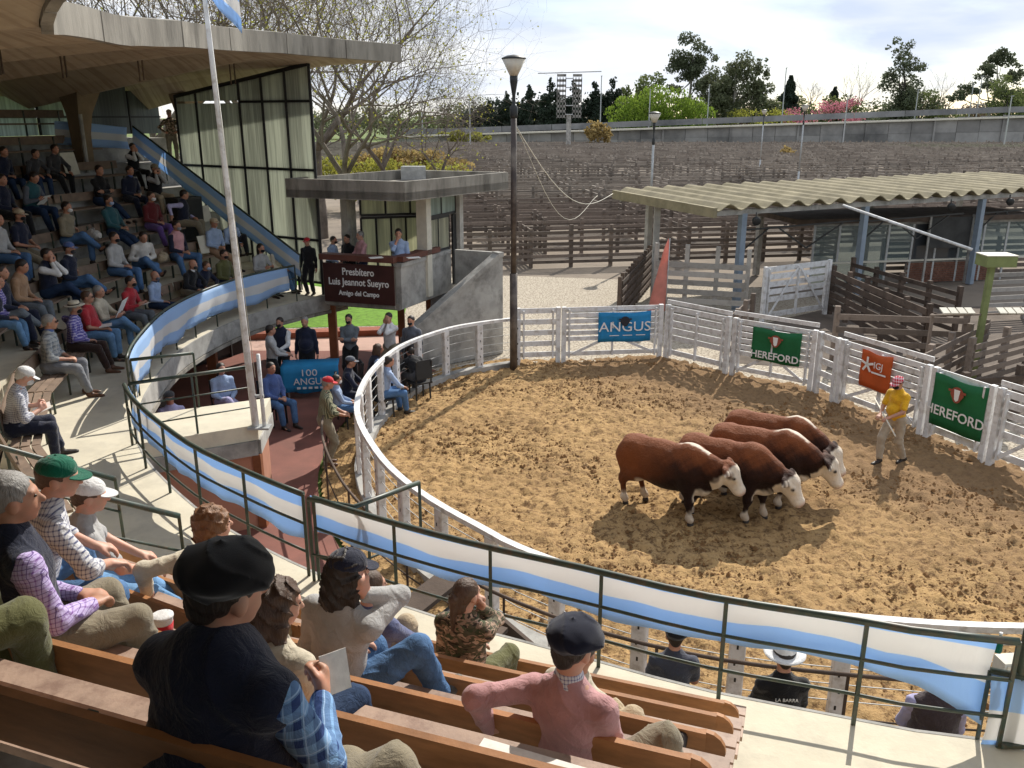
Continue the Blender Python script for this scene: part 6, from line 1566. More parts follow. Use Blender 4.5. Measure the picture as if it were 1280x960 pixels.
rd = MB(); rd.add([(-22, 170.3, wtop(-22)-.15), (120, 168, wtop(118)-.1), (120, 182, wtop(118)), (-22, 184, wtop(-22)-.05), (-22, 170.3, -.1), (120, 168, -.1), (120, 182, -.1), (-22, 184, -.1)], [(0, 1, 2, 3), (4, 5, 1, 0), (6, 7, 3, 2), (5, 6, 2, 1), (7, 4, 0, 3)])
tag(rd.build('road', mk('asphalt', (.06, .06, .06), .9, .2, 1, .2)), kind='structure')
gb_ = empty('guard_barrier', (0, 0, 0), 0, 'dark road barrier along the top of the raised road', 'barrier')
for k in range(14): plank('barrier_panel', gb_, (-22+10*k, 181-.15*k, wtop(-22+10*k)+.75), (-12.1+10*k, 180.9-.15*k, wtop(-12+10*k)+.75), .15, 1.1, WP)
sheet('verge', [(-60, 168), (-8, 168), (-10, 182), (-70, 200)], .3, mk('verge_green', (.14, .24, .03), .95, .3, .6, .5, 5, .05))
sheet('verge', [(62, 135), (110, 135), (110, 150), (62, 147)], .3, MATS['verge_green'])
for px_, top, y in ((587, 120, 150), (527, 128, 175), (752, 95, 186), (813, 112, 186), (887, 106, 186), (983, 85, 187), (1060, 120, 160), (1148, 112, 186), (1217, 105, 186), (1228, 95, 187), (1265, 120, 150)):
    pt = PY(px_, top, y); o = empty('light_pole', (pt.x, y, 0), 0, 'thin pale light pole %s' % {587: 'left of the wall beside the bare trees', 527: 'farthest left behind the booth roof', 752: 'in front of the dark conifers', 813: 'left of the bright green willow', 887: 'between the willow and the tall eucalyptus', 983: 'beside the pointed conifer', 1060: 'in front of the pink blossom', 1148: 'right of the tall dark eucalyptus', 1217: 'left of the right-hand eucalyptus', 1228: 'in the middle of the right-hand eucalyptus', 1265: 'at the right edge above the pens'}[px_], 'light pole', 'thin light poles along the raised road')
    b = MB(); b.tube([(0, 0, 0), (0, 0, pt.z)], [.14, .09], 6); b.build('pole', GALV, o); b = MB(); b.box((.0, -.2, pt.z), (.25, .7, .12)); b.build('lamp_head', GALV, o)
# light mast
mt = PY(712, 95, 150); ms_ = empty('floodlight_mast', (mt.x, 150, 0), 0, 'stubby lattice mast with a wide lamp crossbar before the dark conifers', 'mast')
zt_ = mt.z; b = MB(); b.tube([(0, 0, 0), (0, 0, zt_-6)], .4, 8); b.build('shaft', CONG, ms_)
for sx_ in (-1, 1): b = MB(); [b.box((sx_*1.3+a, 0, zt_-3.4), (.12, .3, 6.4)) for a in (-.7, -.25, .25, .7)]; [b.box((sx_*1.3, 0, zt_-6.3+.8*a), (1.5, .3, .4)) for a in range(9)]; b.build('lamp_rack', mk('rack_grey', (.25, .24, .22), .8, .6, 1.2, .4, 2, .1), ms_)
plank('crossbar', ms_, (-5.2, 0, zt_+.4), (5.2, 0, zt_+.7), .15, .15, GALV)
for k in range(5): plank('rung', ms_, (-.6, -.5, zt_-6+k*1.4), (.6, -.5, zt_-6+k*1.4), .15, .15, GALV)
# ------------------------------------------------------------------ trees
def leaf_mat(name, col, var=.4, transl=.35):
    if name in MATS: return MATS[name]
    t = NT(name); v = t.coord('World'); n = t.noise(v, .45, 4, .6); n2 = t.noise(v, 3.5, 3)
    c = t.mix(t.ramp(n, [(.35, (0, 0, 0)), (.65, (1, 1, 1))]), mulc(col, 1-var), mulc(col, 1+var)); c = t.mix(t.math('MULTIPLY', n2, .5), c, (min(1, col[0]*1.6), col[1]*1.25, col[2]*.7))
    t.l(c, t.b.inputs['Base Color']); t.b.inputs['Roughness'].default_value = .7; t.b.inputs['Specular IOR Level'].default_value = .2
    tr = t.n('ShaderNodeBsdfTranslucent'); t.l(c, tr.inputs['Color']); ms = t.n('ShaderNodeMixShader'); ms.inputs[0].default_value = transl
    t.l(t.b.outputs[0], ms.inputs[1]); t.l(tr.outputs[0], ms.inputs[2]); t.l(ms.outputs[0], t.out.inputs['Surface']); MATS[name] = t.m; return t.m
BARKT = mk('bark_taupe', (.16, .13, .105), .95, .35, 2, .6, 12, .03); BARK = mk('bark_grey', (.15, .125, .105), .95, .35, 2, .6, 12, .03); BARKD = mk('bark_dark', (.06, .05, .042), .95, .3, 2, .6, 12, .03); BARKP = mk('bark_pale', (.34, .31, .27), .9, .3, 2, .5, 12, .03)
def leaves_mesh(name, centers, size, mat, parent, rs, flat=0.0, droop=0.0):
    n = len(centers); C_ = np.asarray(centers); a = rs.normal(size=(n, 3)); a /= np.linalg.norm(a, axis=1)[:, None]; 
    c = rs.normal(size=(n, 3)); c -= (c*a).sum(1)[:, None]*a; c /= np.linalg.norm(c, axis=1)[:, None]
    if droop: c = c*(1-droop)+np.array([0, 0, -1])*droop
    s = size*rs.uniform(.55, 1.3, n)[:, None]; u = a*s*.5; v = c*s*.5*(1+droop); k = np.cross(a, c)*s*.18
    V = np.stack([C_-u-v*.6, C_+u*.3-v, C_+u+v*.5+k, C_-u*.3+v-k], 1).reshape(-1, 3); F = np.arange(n*4).reshape(-1, 4)
    o = link_mesh(name, mesh_from(name, V, F, mat), parent); return o
def crown_points(lobes, n, rs, shell=.55):
    vol = np.array([r[0]*r[1]*r[2] for _, r in lobes])**.72; pick = rs.choice(len(lobes), n, p=vol/vol.sum())
    d = rs.normal(size=(n, 3)); d /= np.linalg.norm(d, axis=1)[:, None]; rr = (shell+(1-shell)*rs.rand(n)**.6)*(1+.12*np.sin(d[:, 0]*7+pick)*np.sin(d[:, 2]*6))
    L0 = np.array([c for c, _ in lobes]); R0 = np.array([r for _, r in lobes]); return L0[pick]+d*R0[pick]*rr[:, None]
def limb_tree(b, base, h, r, rs, lobes):
    top = Vector((0, 0, h*.8)); pts = [Vector((0, 0, 0)), Vector((rs.uniform(-.02, .02)*h, rs.uniform(-.02, .02)*h, h*.3)), Vector((rs.uniform(-.05, .05)*h, 0, h*.58)), top]
    b.tube(pts, [r, r*.75, r*.5, r*.2], 7)
    for c, q in lobes:
        s_ = pts[1].lerp(pts[2], rs.rand()); e = Vector(c); m = s_.lerp(e, .5)+Vector((0, 0, -.04*h)); b.tube([s_, m, e], [r*.4, r*.25, r*.1], 5)
def leafy(pos, h, lobes, mat, size, n, label, name='tree', bark=None, r=None, seed=0, shell=.5, group=None, droop=0, cat='tree', solid=False):
    rs = np.random.RandomState(seed+11); o = empty(name, pos, 0, label, cat, group); ex = 1.32 if mat is LG['euc'] else 1.0; L_ = [((c[0]*h, c[1]*h, c[2]*h), (q[0]*h*ex, q[1]*h*ex, q[2]*h*ex)) for c, q in lobes]
    # break each lobe into irregular clumps
    Lc = list(L_) if solid else []
    for c, q in L_:
        for _ in range(13):
            d = rs.normal(size=3); d /= np.linalg.norm(d); Lc.append((tuple(np.array(c)+d*np.array(q)*rs.uniform(.3, .95)), tuple(np.array(q)*rs.uniform(.2, .42))))
    b = MB(); limb_tree(b, pos, h, r or h*.022, rs, L_); b.build('trunk', bark or BARKD, o, True)
    if size > .5 and not solid: size *= .62; n = int(n*1.9); shell *= .55
    leaves_mesh('crown', crown_points(Lc, n, rs, shell), size, mat, o, rs, droop=droop); return o
def conifer(pos, h, w_, mat, label, seed=0, n=1700, group=None):
    rs = np.random.RandomState(seed); o = empty('conifer_tree', pos, 0, label, 'tree', group); b = MB(); b.tube([(0, 0, 0), (0, 0, h*.95)], [h*.02, h*.004], 6); b.build('trunk', BARKD, o)
    t = rs.rand(n)**.8; z = h*(.03+.97*t); rad = w_*1.25*(1-t)**.85*(.8+.25*np.sin(z*2.3+rs.rand()*6))*(.35+.65*rs.rand(n)**.4)+.1; a = rs.rand(n)*6.283; rad *= 1+.25*np.sin(a*3+z)
    leaves_mesh('crown', np.stack([rad*np.cos(a), rad*np.sin(a), z-rad*.25], 1), h*.055, mat, o, rs, droop=.35); return o
def bare_tree(pos, h, label, seed=0, levels=6, r=None, spread=.55, bark=None, name='bare_tree', buds=None, nb=900, bsize=.09, group=None, first=.28, lean=(0, 0), kids=(2, 3)):
    rs = random.Random(seed); o = empty(name, pos, 0, label, 'tree', group); tr, br = MB(), MB(); tips = []
    def grow(p, d, L_, r_, lv):
        n = 3 if lv < 4 else 2; pts = [p]; rr = [r_]; q = p; dd = d
        for i in range(n):
            dd = (dd+Vector((rs.uniform(-1, 1), rs.uniform(-1, 1), rs.uniform(-.3, .7)))*.17).normalized(); q = q+dd*(L_/n); pts.append(q); rr.append(r_*(1-.35*(i+1)/n))
        (tr if lv == 0 else br).tube(pts, rr, 8 if lv == 0 else (5 if lv < 3 else 3), cap=False)
        if lv >= levels: tips.append(q); return
        if lv >= levels-2: tips.append(pts[1])
        k = rs.choice(kids) if lv else 4
        for i in range(k):
            ax = dd.orthogonal().normalized(); ax = Matrix.Rotation(6.283*(i+rs.random()*.8)/k, 3, dd) @ ax
            nd = (dd*(1-spread*rs.uniform(.6, 1.1))+ax*spread*rs.uniform(.7, 1.4)+Vector((0, 0, .12))).normalized()
            st_ = pts[-1] if i < 2 or lv == 0 else pts[-2]; grow(st_, nd, L_*rs.uniform(.66, .9), r_*rs.uniform(.48, .66), lv+1)
    grow(Vector((0, 0, 0)), Vector((lean[0], lean[1], 1)).normalized(), h*first, r or h*.019, 0)
    tr.build('trunk', bark or BARK, o, True); br.build('branches', bark or BARK, o)
    if buds is not None and tips:
        R_ = np.random.RandomState(seed); T = np.array([tuple(q) for q in tips]); pk = R_.randint(0, len(T), nb); leaves_mesh('young_leaves', T[pk]+R_.normal(size=(nb, 3))*h*.018, bsize, buds, o, R_)
    return o
LG = {'con': leaf_mat('needles_dark', (.035, .052, .042), .4, .15), 'wil': leaf_mat('leaves_willow', (.15, .235, .04), .25, .45), 'euc': leaf_mat('leaves_eucalyptus', (.10, .125, .085), .4, .3),  # far tree greens lightened, so distance haze sits in the leaf colour
      'mid': leaf_mat('leaves_mid_green', (.13, .17, .07), .4, .35), 'yel': leaf_mat('leaves_yellow_green', (.26, .28, .06), .35, .45), 'pin': leaf_mat('blossom_pink', (.46, .19, .28), .3, .4), 'tan': leaf_mat('leaves_tan', (.30, .24, .11), .35, .4),
      'bro': leaf_mat('twigs_brown_grey', (.15, .11, .09), .4, .2), 'grg': leaf_mat('leaves_grey_green', (.13, .155, .10), .4, .3)}
def at(px_, y): u = PY(px_, 150, y); return Vector((u.x, y, 0))
def hh(py, y): return PY(640, py, y).z
GB = 'trees beyond the raised road'
for px_, py, y, s_, lab in ((612, 124, 235, 1, 'lowest dark evergreen, leftmost of the row behind the lamp post'), (634, 112, 236, 2, 'dark evergreen just left of the tall lamp post'), (662, 104, 232, 3, 'dark evergreen between the lamp post and the light mast'),
    (688, 94, 230, 4, 'tallest dark evergreen left of the light mast'), (716, 98, 234, 5, 'dark evergreen directly behind the light mast'), (742, 97, 236, 6, 'dark evergreen right of the light mast'), (765, 94, 238, 7, 'rightmost dark evergreen of the row before the willow')):
    leafy(at(px_, y), hh(py, y), [((0, 0, .3), (.27, .2, .26)), ((-.02, 0, .5), (.22, .18, .22)), ((.03, 0, .72), (.13, .12, .16)), ((0, 0, .88), (.06, .06, .1)), ((-.1, 0, .62), (.1, .1, .12))], LG['con'], .5, 4200, lab, name='evergreen_tree', seed=s_, shell=.5, group='conifers beyond the raised road')
for px_, py, y, w_, s_, lab in (
    (984, 96, 238, 4.5, 8, 'pointed grey conifer between the shrubs in the middle distance'), (1040, 110, 250, 4, 9, 'small dark conifer behind the pink blossom')):
    conifer(at(px_, y), hh(py, y), w_, LG['con'], lab, s_, n=3600, group='conifers beyond the raised road')
leafy(at(812, 232), hh(88, 232), [((0, 0, .62), (.4, .3, .36)), ((-.3, 0, .5), (.25, .2, .3))], LG['mid'], 1.0, 1300, 'mid green tree showing above the bright willow', seed=4, group=GB)
leafy(at(824, 215), hh(103, 215), [((0, 0, .6), (.62, .4, .36)), ((-.5, 0, .42), (.45, .35, .36)), ((.52, 0, .42), (.45, .35, .34)), ((.15, 0, .3), (.8, .4, .28))], LG['wil'], .5, 9000, 'bright yellow green willow with a wide rounded crown', name='willow_tree', solid=True, seed=5, shell=.75, droop=.55)
leafy(at(862, 236), hh(44, 236), [((0, 0, .84), (.18, .14, .15)), ((-.1, 0, .68), (.16, .1, .1)), ((.06, 0, .62), (.16, .1, .14)), ((-.17, 0, .5), (.08, .08, .05)), ((.0, 0, .36), (.2, .15, .12))], LG['euc'], .8, 4200, 'tallest eucalyptus with open dark clumps left of the fuller one', name='eucalyptus_tree', seed=6, bark=BARKP)
leafy(at(915, 232), hh(60, 232), [((.0, 0, .7), (.34, .2, .27)), ((.1, 0, .45), (.5, .2, .25)), ((-.22, 0, .62), (.2, .2, .2)), ((.25, 0, .55), (.2, .2, .2)), ((0, 0, .38), (.42, .3, .26)), ((.3, 0, .8), (.1, .1, .1))], LG['grg'], .8, 7500, 'broad grey green eucalyptus right of the tallest one', name='eucalyptus_tree', seed=7, bark=BARKP)
leafy(at(945, 215), hh(128, 215), [((0, 0, .55), (.9, .5, .4))], LG['yel'], .6, 900, 'low yellow green bush at the foot of the broad eucalyptus', name='bush', seed=8, cat='bush')
leafy(at(1010, 240), hh(106, 240), [((-.6, 0, .6), (.4, .3, .3)), ((.1, 0, .5), (.5, .3, .35)), ((.7, 0, .45), (.4, .3, .35))], LG['mid'], .8, 1800, 'rounded green tree group element left of the pink blossom', seed=9, group=GB)
leafy(at(965, 232), hh(112, 232), [((0, 0, .6), (.5, .3, .36))], LG['mid'], .75, 1000, 'small green tree beside the yellow green bush', seed=19, group=GB)
leafy(at(1042, 225), hh(119, 225), [((.25, 0, .62), (.62, .4, .36)), ((-.7, 0, .42), (.6, .4, .3))], LG['pin'], .55, 1500, 'pink blossoming tree above the far wall', name='blossom_tree', seed=10)
leafy(at(1120, 230), hh(52, 230), [((-.04, 0, .9), (.13, .1, .1)), ((.02, 0, .74), (.15, .12, .1)), ((-.13, 0, .65), (.1, .1, .07)), ((.04, 0, .48), (.2, .16, .2)), ((.16, 0, .35), (.24, .2, .22)), ((0, 0, .25), (.2, .2, .2))], LG['euc'], .8, 4200, 'tall ragged eucalyptus right of the pink blossom', name='eucalyptus_tree', seed=11, bark=BARKD)
leafy(at(1150, 233), hh(92, 233), [((.1, 0, .55), (.45, .3, .4))], LG['mid'], .7, 1300, 'green tree leaning against the ragged eucalyptus', seed=12, group=GB)
leafy(at(1180, 236), hh(118, 236), [((-.3, 0, .5), (.6, .4, .45)), ((.8, 0, .45), (.6, .4, .4))], LG['bro'], .7, 1300, 'low brown grey thicket between the two right-hand eucalyptus', name='bush', seed=13, cat='bush')
leafy(at(1236, 232), hh(57, 232), [((.05, 0, .87), (.17, .12, .1)), ((-.12, 0, .75), (.12, .1, .08)), ((.22, 0, .72), (.13, .1, .1)), ((-.25, 0, .55), (.12, .1, .07)), ((-.4, 0, .48), (.1, .1, .05)), ((.1, 0, .5), (.2, .15, .12))], LG['euc'], .8, 3600, 'open crowned eucalyptus near the right edge', name='eucalyptus_tree', seed=14, bark=BARKP)
leafy(at(1252, 222), hh(88, 222), [((0, 0, .55), (.5, .4, .42)), ((.3, 0, .4), (.5, .4, .36))], LG['mid'], .7, 2600, 'dense green tree in front of the open eucalyptus at the right', seed=15, group=GB)
leafy(at(1285, 225), hh(95, 225), [((0, 0, .6), (.3, .3, .35))], LG['euc'], .7, 900, 'dark tree cut by the right edge of the photo', seed=16, group=GB)
for px_, py, y, s_, lab in ((1012, 96, 245, 3, 'thin bare tree left of the pink blossom'), (1064, 88, 240, 4, 'round bare tree between the blossom and the ragged eucalyptus'), (1176, 90, 245, 5, 'faint bare tree between the right-hand eucalyptus'), (595, 120, 240, 6, 'bare tree at the left end of the conifers')):
    bare_tree(at(px_, y), hh(py, y)*1.05, lab, s_, 5, spread=.38, bark=BARK, group='bare trees beyond the raised road', r=.3)
for px_, py, w2, s_, lab in ((628, 122, 1.1, 61, 'dark evergreen mass under the left group of conifers'), (672, 112, 1.0, 62, 'dark evergreen mass between the lamp post and the light mast'), (742, 112, 1.2, 63, 'dark evergreen mass right of the light mast')):
    leafy(at(px_, 240), hh(py, 240), [((0, 0, .5), (w2, .4, .45)), ((.6, 0, .4), (.6, .4, .4)), ((-.6, 0, .4), (.6, .4, .4))], LG['con'], .9, 2600, lab, seed=s_, group='conifers beyond the raised road', solid=True)
# scrub line along the far side of the road
for k in range(23):
    px_ = 380+k*44; rs = random.Random(k); y = 252+rs.uniform(-5, 8)
    leafy(at(px_, y), hh(rs.uniform(110, 126), y), [((-.5, 0, .45), (.8, .5, .42)), ((.6, 0, .4), (.8, .5, .4))], LG[rs.choice(['grg', 'bro', 'mid', 'euc'])], .9, 900, 'low scrub tree beyond the road, %s from the left' % ordn(k), name='scrub_tree', seed=30+k, group='background scrub trees')
# feathery tan tree in front of the wall
tw = at(748, 158); bare_tree(tw, 7.0, 'rounded tan budding tree in front of the embankment wall', 21, 5, r=.18, spread=.6, bark=BARK, buds=LG['tan'], nb=3200, bsize=.32, first=.22)
tw = at(985, 118); bare_tree(tw, 4.0, 'small tan budding shrub in the pens near the pale lamp post', 22, 4, r=.08, spread=.6, bark=BARK, buds=LG['tan'], nb=500, bsize=.25, first=.2)
leafy(at(588, 165), 4.2, [((0, 0, .55), (.8, .5, .4))], LG['yel'], .5, 1100, 'yellow green bush left of the wall behind the booth', name='bush', seed=17, cat='bush')
leafy(at(560, 172), 3.2, [((0, 0, .55), (1.4, .5, .4))], LG['yel'], .5, 1300, 'long low green bush left of the wall', name='bush', seed=18, cat='bush')
# big bare trees behind the grandstand and booth
for px_, y, h, s_, ln, lab, bd, nb in ((428, 38, 13.5, 41, (-.05, 0), 'large bare tree with a thick leaning trunk right behind the booth', 'yel', 700), (395, 46, 17, 42, (.0, 0), 'tall bare tree behind the glass end wall', 'yel', 500), (330, 52, 18.5, 43, (.05, 0), 'tall bare tree behind the flag', None, 0),
    (480, 50, 12.5, 44, (.12, 0), 'spreading bare tree right of the booth roof', 'yel', 600), (250, 56, 19, 45, (0, 0), 'tall bare tree left of the flagpole above the roof', 'tan', 2500), (170, 50, 18.0, 46, (0, 0), 'tan budding tree above the roof at the upper left', 'tan', 4200), (555, 58, 9, 47, (0, 0), 'small bare tree between the booth and the pens', None, 0)):
    bare_tree(at(px_, y), h*1.12, lab, s_, 8 if h > 12 else 7, r=h*.0165, spread=.52, bark=BARKT, buds=LG[bd] if bd else None, nb=nb*3, bsize=.085, group='big bare trees behind the grandstand', first=.24, lean=ln, kids=(2, 3, 3))
leafy(at(445, 60), 4.6, [((0, 0, .5), (.9, .6, .45)), ((1, 0, .4), (.8, .5, .4)), ((-.9, 0, .4), (.6, .5, .4))], LG['yel'], .2, 5200, 'loose yellow green shrubbery behind the booth roof', name='bush', seed=51, cat='bush', shell=.2)
leafy(at(500, 75), 4.4, [((0, 0, .5), (1.2, .6, .42))], LG['tan'], .25, 3000, 'pale budding shrubs right behind the booth roof', name='bush', seed=52, cat='bush', shell=.2)
# ------------------------------------------------------------------ the people
DBG = []
def find_seat(px_, py, rows=range(0, 8), hz=1.27, so=-.05):
    best = None
    for i in rows:
        for k in range(0, 1600):
            l = EC.L*k/1600
            if l > LA and i > 5: continue
            if py < 480 and l < LA: continue
            p = EC.off(l, row_s(i, l)+so, row_z(i, l)+hz); d = proj(p)
            if d[2] < .8: continue
            e = abs(d[0]-px_)
            if e < (30 if l > EC.L-.3 else 14):
                sc = e*.6+abs(d[1]-py)
                if best is None or sc < best[0]: best = (sc, l, i, d)
    return best
def sit(px_, py, label, shirt, trousers, sk=1, knee=None, hr='dark', lod=1, turn=0.0, rows=range(0, 8), group='spectators in the grandstand', dy=0, ret=False, dx=0, **kw):
    f = find_seat(px_, py, rows) if knee is None else find_seat(px_, py, rows, .5, -.5)
    if f is None: DBG.append(('no seat', px_, py)); return None
    _, l, i, d = f; p = EC.off(l, row_s(i, l)+dy, row_z(i, l)); nn = -EC.nrm(l); rz = math.atan2(-nn.x, nn.y)+turn
    kw.setdefault('seed', int(px_)); kw.setdefault('lean', .12)
    if l < LA: kw.setdefault('seat_h', .42)
    r, info = person(p, rz, label, 'sit', shirt, trousers, SK[sk], HR_[hr] if hr else None, lod=lod, group=group, **kw)
    hl_ = info['hd']((0, 0, 0)); s0 = r.scale[0]; best = None; tn = EC.tan(l); tn = Vector((tn.x, tn.y, 0)); bk_ = Vector((EC.nrm(l).x, EC.nrm(l).y, 0))
    if knee is None:
        for ks in [.9+.02*a for a in range(8)]:
            for sh in [-.4+.05*a for a in range(17)]:
                for bb in (0, .05, .1, .16):
                    q_ = p+tn*sh+bk_*bb+Matrix.Rotation(rz, 3, 'Z') @ (hl_*s0*ks); a_, b_, _ = proj(q_)
                    e_ = abs(a_-px_)+abs(b_-py)+abs(ks-1)*60+bb*60+abs(sh)*5
                    if best is None or e_ < best[0]: best = (e_, ks, sh, bb)
        r.scale = (s0*best[1],)*3; r.location = p+tn*best[2]+bk_*best[3]
    r['row'] = i
    DBG.append(('seat', px_, py, 'row', i, 'err', round(f[3][1]-py), 'd', round(f[3][2], 1))); del r['row']
    return r, info
U = 'upper rows of the left stand'
K = dict
sit(4, 190, 'person in dark clothes at the far left end of the top occupied row', C['navy'], C['dkjeans'], lean=.3)
sit(45, 193, 'person in a grey top leaning forward beside the concrete column in the top row', C['charcoal'], C['dkjeans'], arms='knees', lean=.45)
sit(69, 187, 'dark haired person in a grey zipped jacket right beside the column', C['charcoal'], C['black'], arms='knees', lean=.3)
r_, _ = sit(43, 213, 'person in teal vest and grey sleeves reading a white sheet below the column', C['slate'], C['dkjeans'], vest=C['teal'], arms='read', lean=.25, head=(0, -.4))
paper(r_, (0, .36, .72), (.22, .3), (.7, 0, 0), PAPER)
sit(124, 205, 'person in black with folded arms right of the column', C['black'], C['dkjeans'], arms='cross', legs='out')
sit(163, 204, 'person in a navy jacket over a blue shirt in the upper rows', C['navy'], C['navy'], lean=.2, collar=C['blue'])
sit(166, 186, 'dark clad person with white sleeves holding up a hand in the top row', C['white'], C['black'], vest=C['black'], arms='chin')
sit(194, 200, 'person with a pale cap, black vest and white shirt spreading both arms', C['ltgrey'], C['beige'], hat='cap', hat_mat=C['khaki'], vest=C['black'], arms='chin', mask=C['black'])
sit(2, 224, 'person in navy at the left edge in the second highest occupied row', C['navy'], C['black'], arms='lap')
sit(25, 262, 'person in navy polo shirt, beige cap and black mask at the left', C['navy'], C['khaki'], hat='cap', hat_mat=C['beige'], mask=C['black'], sleeves='short', legs='out')
sit(83, 256, 'person in an olive grey sweater and white mask with one knee drawn up', C['khaki'], C['jeans'], mask=C['white'], armL='rest', legs='cross')
sit(136, 250, 'person in a dark teal sweater sprawled in the third occupied row', C['teal'], C['dkjeans'], legs='out', lean=-.1, mask=C['ltblue'])
sit(189, 244, 'person in a maroon sweater with a white mask under the chin', C['maroon'], C['purple'], mask=C['white'])
sit(230, 242, 'person in a navy vest with pale sleeves turned to look behind', C['lilac'], C['khaki'], vest=C['navy'], turn=.6, armR='rest', head=(.4, -.2))
sit(221, 281, 'person in a pink shirt and open navy jacket holding a paper cup', C['navy'], C['jeans'], vest=C['grpink'], mask=C['grey'], arms='lap', legs='wide')
sit(268, 271, 'person with a beige cap, light blue shirt and beige trousers reading', C['ltblue'], C['tan'], hat='cap', hat_mat=C['beige'], legs='out', arms='lap', hr='blond')
sit(290, 274, 'person in a light blue shirt and black trousers beside the flagpole', C['ltblue'], C['black'], legs='up', arms='lap')
sit(-4, 268, 'person in a pale top at the very left edge', C['ltgrey'], C['jeans'])
sit(142, 296, 'person in a light grey hoodie, black mask and jeans', C['ltgrey'], C['jeans'], mask=C['black'], hr='dark', legs='down')
sit(179, 293, 'person in a white sweater bent forward with crossed legs', C['offwhite'], C['jeans'], lean=.5, legs='cross', turn=-.5, head=(0, -.2))
sit(59, 311, 'person in a navy vest, white sleeves and navy neck scarf, hands at the chin', C['white'], C['dkjeans'], vest=C['navy'], mask=C['navy'], arms='chin', legs='cross', collar=C['navy'])
sit(87, 309, 'person with a blue cap and open navy jacket leaning back', C['navy'], C['jeans'], hat='cap', hat_mat=C['blue'], mask=C['charcoal'], collar=C['white'], legs='cross', armL='rest')
sit(27, 322, 'tan sweatered person looking down with hands on the lap', C['tan'], C['greyjeans'], arms='lap', lean=.2, head=(0, -.3), hr='dark')
sit(1, 330, 'person in navy just behind the tan sweater at the left edge', C['navy'], C['navy'])
sit(-2, 352, 'person in a purple checked shirt cut by the left edge', PL['indigo_plaid'], C['greyjeans'], legs='cross', arms='lap')
sit(-6, 395, 'person in jeans cut by the left edge above the pale steps', C['navy'], C['ltjeans'], arms='lap')
sit(326, 315, 'long haired woman in a grey top reading beside the curved banner', C['ltgrey'], C['black'], hr='dark', hair_style='long', mask=C['black'], arms='read')
sit(347, 311, 'fair haired woman in a pale blouse at the right end of the stand', C['cream'], C['jeans'], hr='blond', hair_style='long', sk=0, turn=.3)
sit(280, 322, 'person in an olive jacket and dark mask behind the flagpole', C['olive'], C['dkjeans'], mask=C['black'], arms='lap')
sit(258, 333, 'person hunched in dark navy with a light blue mask', C['navy'], C['navy'], mask=C['ltblue'], lean=.5, arms='knees', hr='brown')
sit(242, 341, 'balding person in a black sweater and white collar leaning forward', C['black'], C['khaki'], hr=None, mask=C['charcoal'], lean=.4, arms='knees', collar=C['white'])
sit(194, 345, 'bald person in a blue shirt with a navy scarf and grey mask', C['ltblue'], C['dkjeans'], hr=None, mask=C['slate'], vest=None, collar=C['navy'], arms='lap', armL='rest')
r_, _ = sit(164, 352, 'person in a bright red sweater and black mask holding a booklet', C['red'], C['greyjeans'], mask=C['black'], arms='read', lean=.25)
paper(r_, (0, .38, .74), (.26, .2), (.2, 0, 0), PAPER)
FR = range(0, 2)
r_, _ = sit(124, 364, 'grey haired person in a cream shirt reading a newspaper with crossed legs', C['cream'], C['ltjeans'], hr='grey', sleeves='rolled', arms='read', legs='cross', rows=FR, lean=-.05)
paper(r_, (0, .4, .9), (.42, .38), (1.1, 0, .1), PAPER, 'newspaper')
r_, _ = sit(109, 370, 'person in a red T-shirt and dark glasses with a booklet on the lap', C['red'], C['ltjeans'], hr='brown', sleeves='short', glasses=1, arms='lap', rows=FR, lean=.05, fat=1.12)
paper(r_, (0, .3, .68), (.28, .22), (.1, 0, .3), PAPER)
sit(95, 386, 'person in a cream brimmed hat and indigo checked shirt', PL['indigo_plaid'], C['dkbrown'], hr='grey', hat='brim', hat_mat=C['cream'], arms='lap', armL='rest', rows=range(0, 1), lod=2, fat=1.1, mask=C['black'], shoes=MATS['shoe_brown'])
sit(60, 402, 'person in a grey checked shirt, blue scarf and dark glasses in the front row', PL['grey_plaid'], C['grey'], hr='grey', glasses=1, collar=C['blue'], arms='lap', rows=range(0, 1), lod=2, sleeves='rolled', fat=1.08, shoes=MATS['shoe_brown'])
r_, _ = sit(31, 470, 'person in a white cap and small checked shirt reading a programme by the aisle', PL['white_navy'], C['navy'], hr='white', hat='cap', hat_mat=C['white'], mask=C['white'], arms='read', rows=range(0, 1), lod=2, lean=.3, head=(0, -.45), fat=1.08, sleeves='rolled', sk=0)
paper(r_, (0, .36, .72), (.3, .22), (.3, 0, 0), PAPER)
# papers, bags and boxes left on the benches
def ledge(px_, py, i, hz=.48):
    bl = None
    for k in range(500):
        l = EC.L*k/500; p = EC.off(l, row_s(i, l), row_z(i, l)+hz); d = proj(p)
        if d[2] < .8: continue
        e = abs(d[0]-px_)+abs(d[1]-py)*.3
        if bl is None or e < bl[0]: bl = (e, p, l)
    return bl[1], bl[2]
def placard(px_, py, i, label, sz=(.42, .55)):
    p, l = ledge(px_, py, i, .5); n_ = EC.nrm(l); o = empty('placard', p, math.atan2(n_.x, -n_.y)*-1+math.pi/2*0+math.atan2(-(-n_).x, (-n_).y)*0, label, 'placard', None)
    o.rotation_euler = (0, 0, math.atan2(n_.x, -n_.y)); b = MB(); R = Matrix.Rotation(.25, 3, 'X'); b.box((0, 0, sz[1]/2-.02), (sz[0], .01, sz[1]), R); b.build('card', CREAM, o)
    for k in range(5): b = MB(); b.box(R @ Vector((0, -.007, .06-k*.07))+Vector((0, 0, sz[1]/2)), (sz[0]*(.7-.1*(k % 2)), .002, .014), R); b.build('print_line', PEND, o)
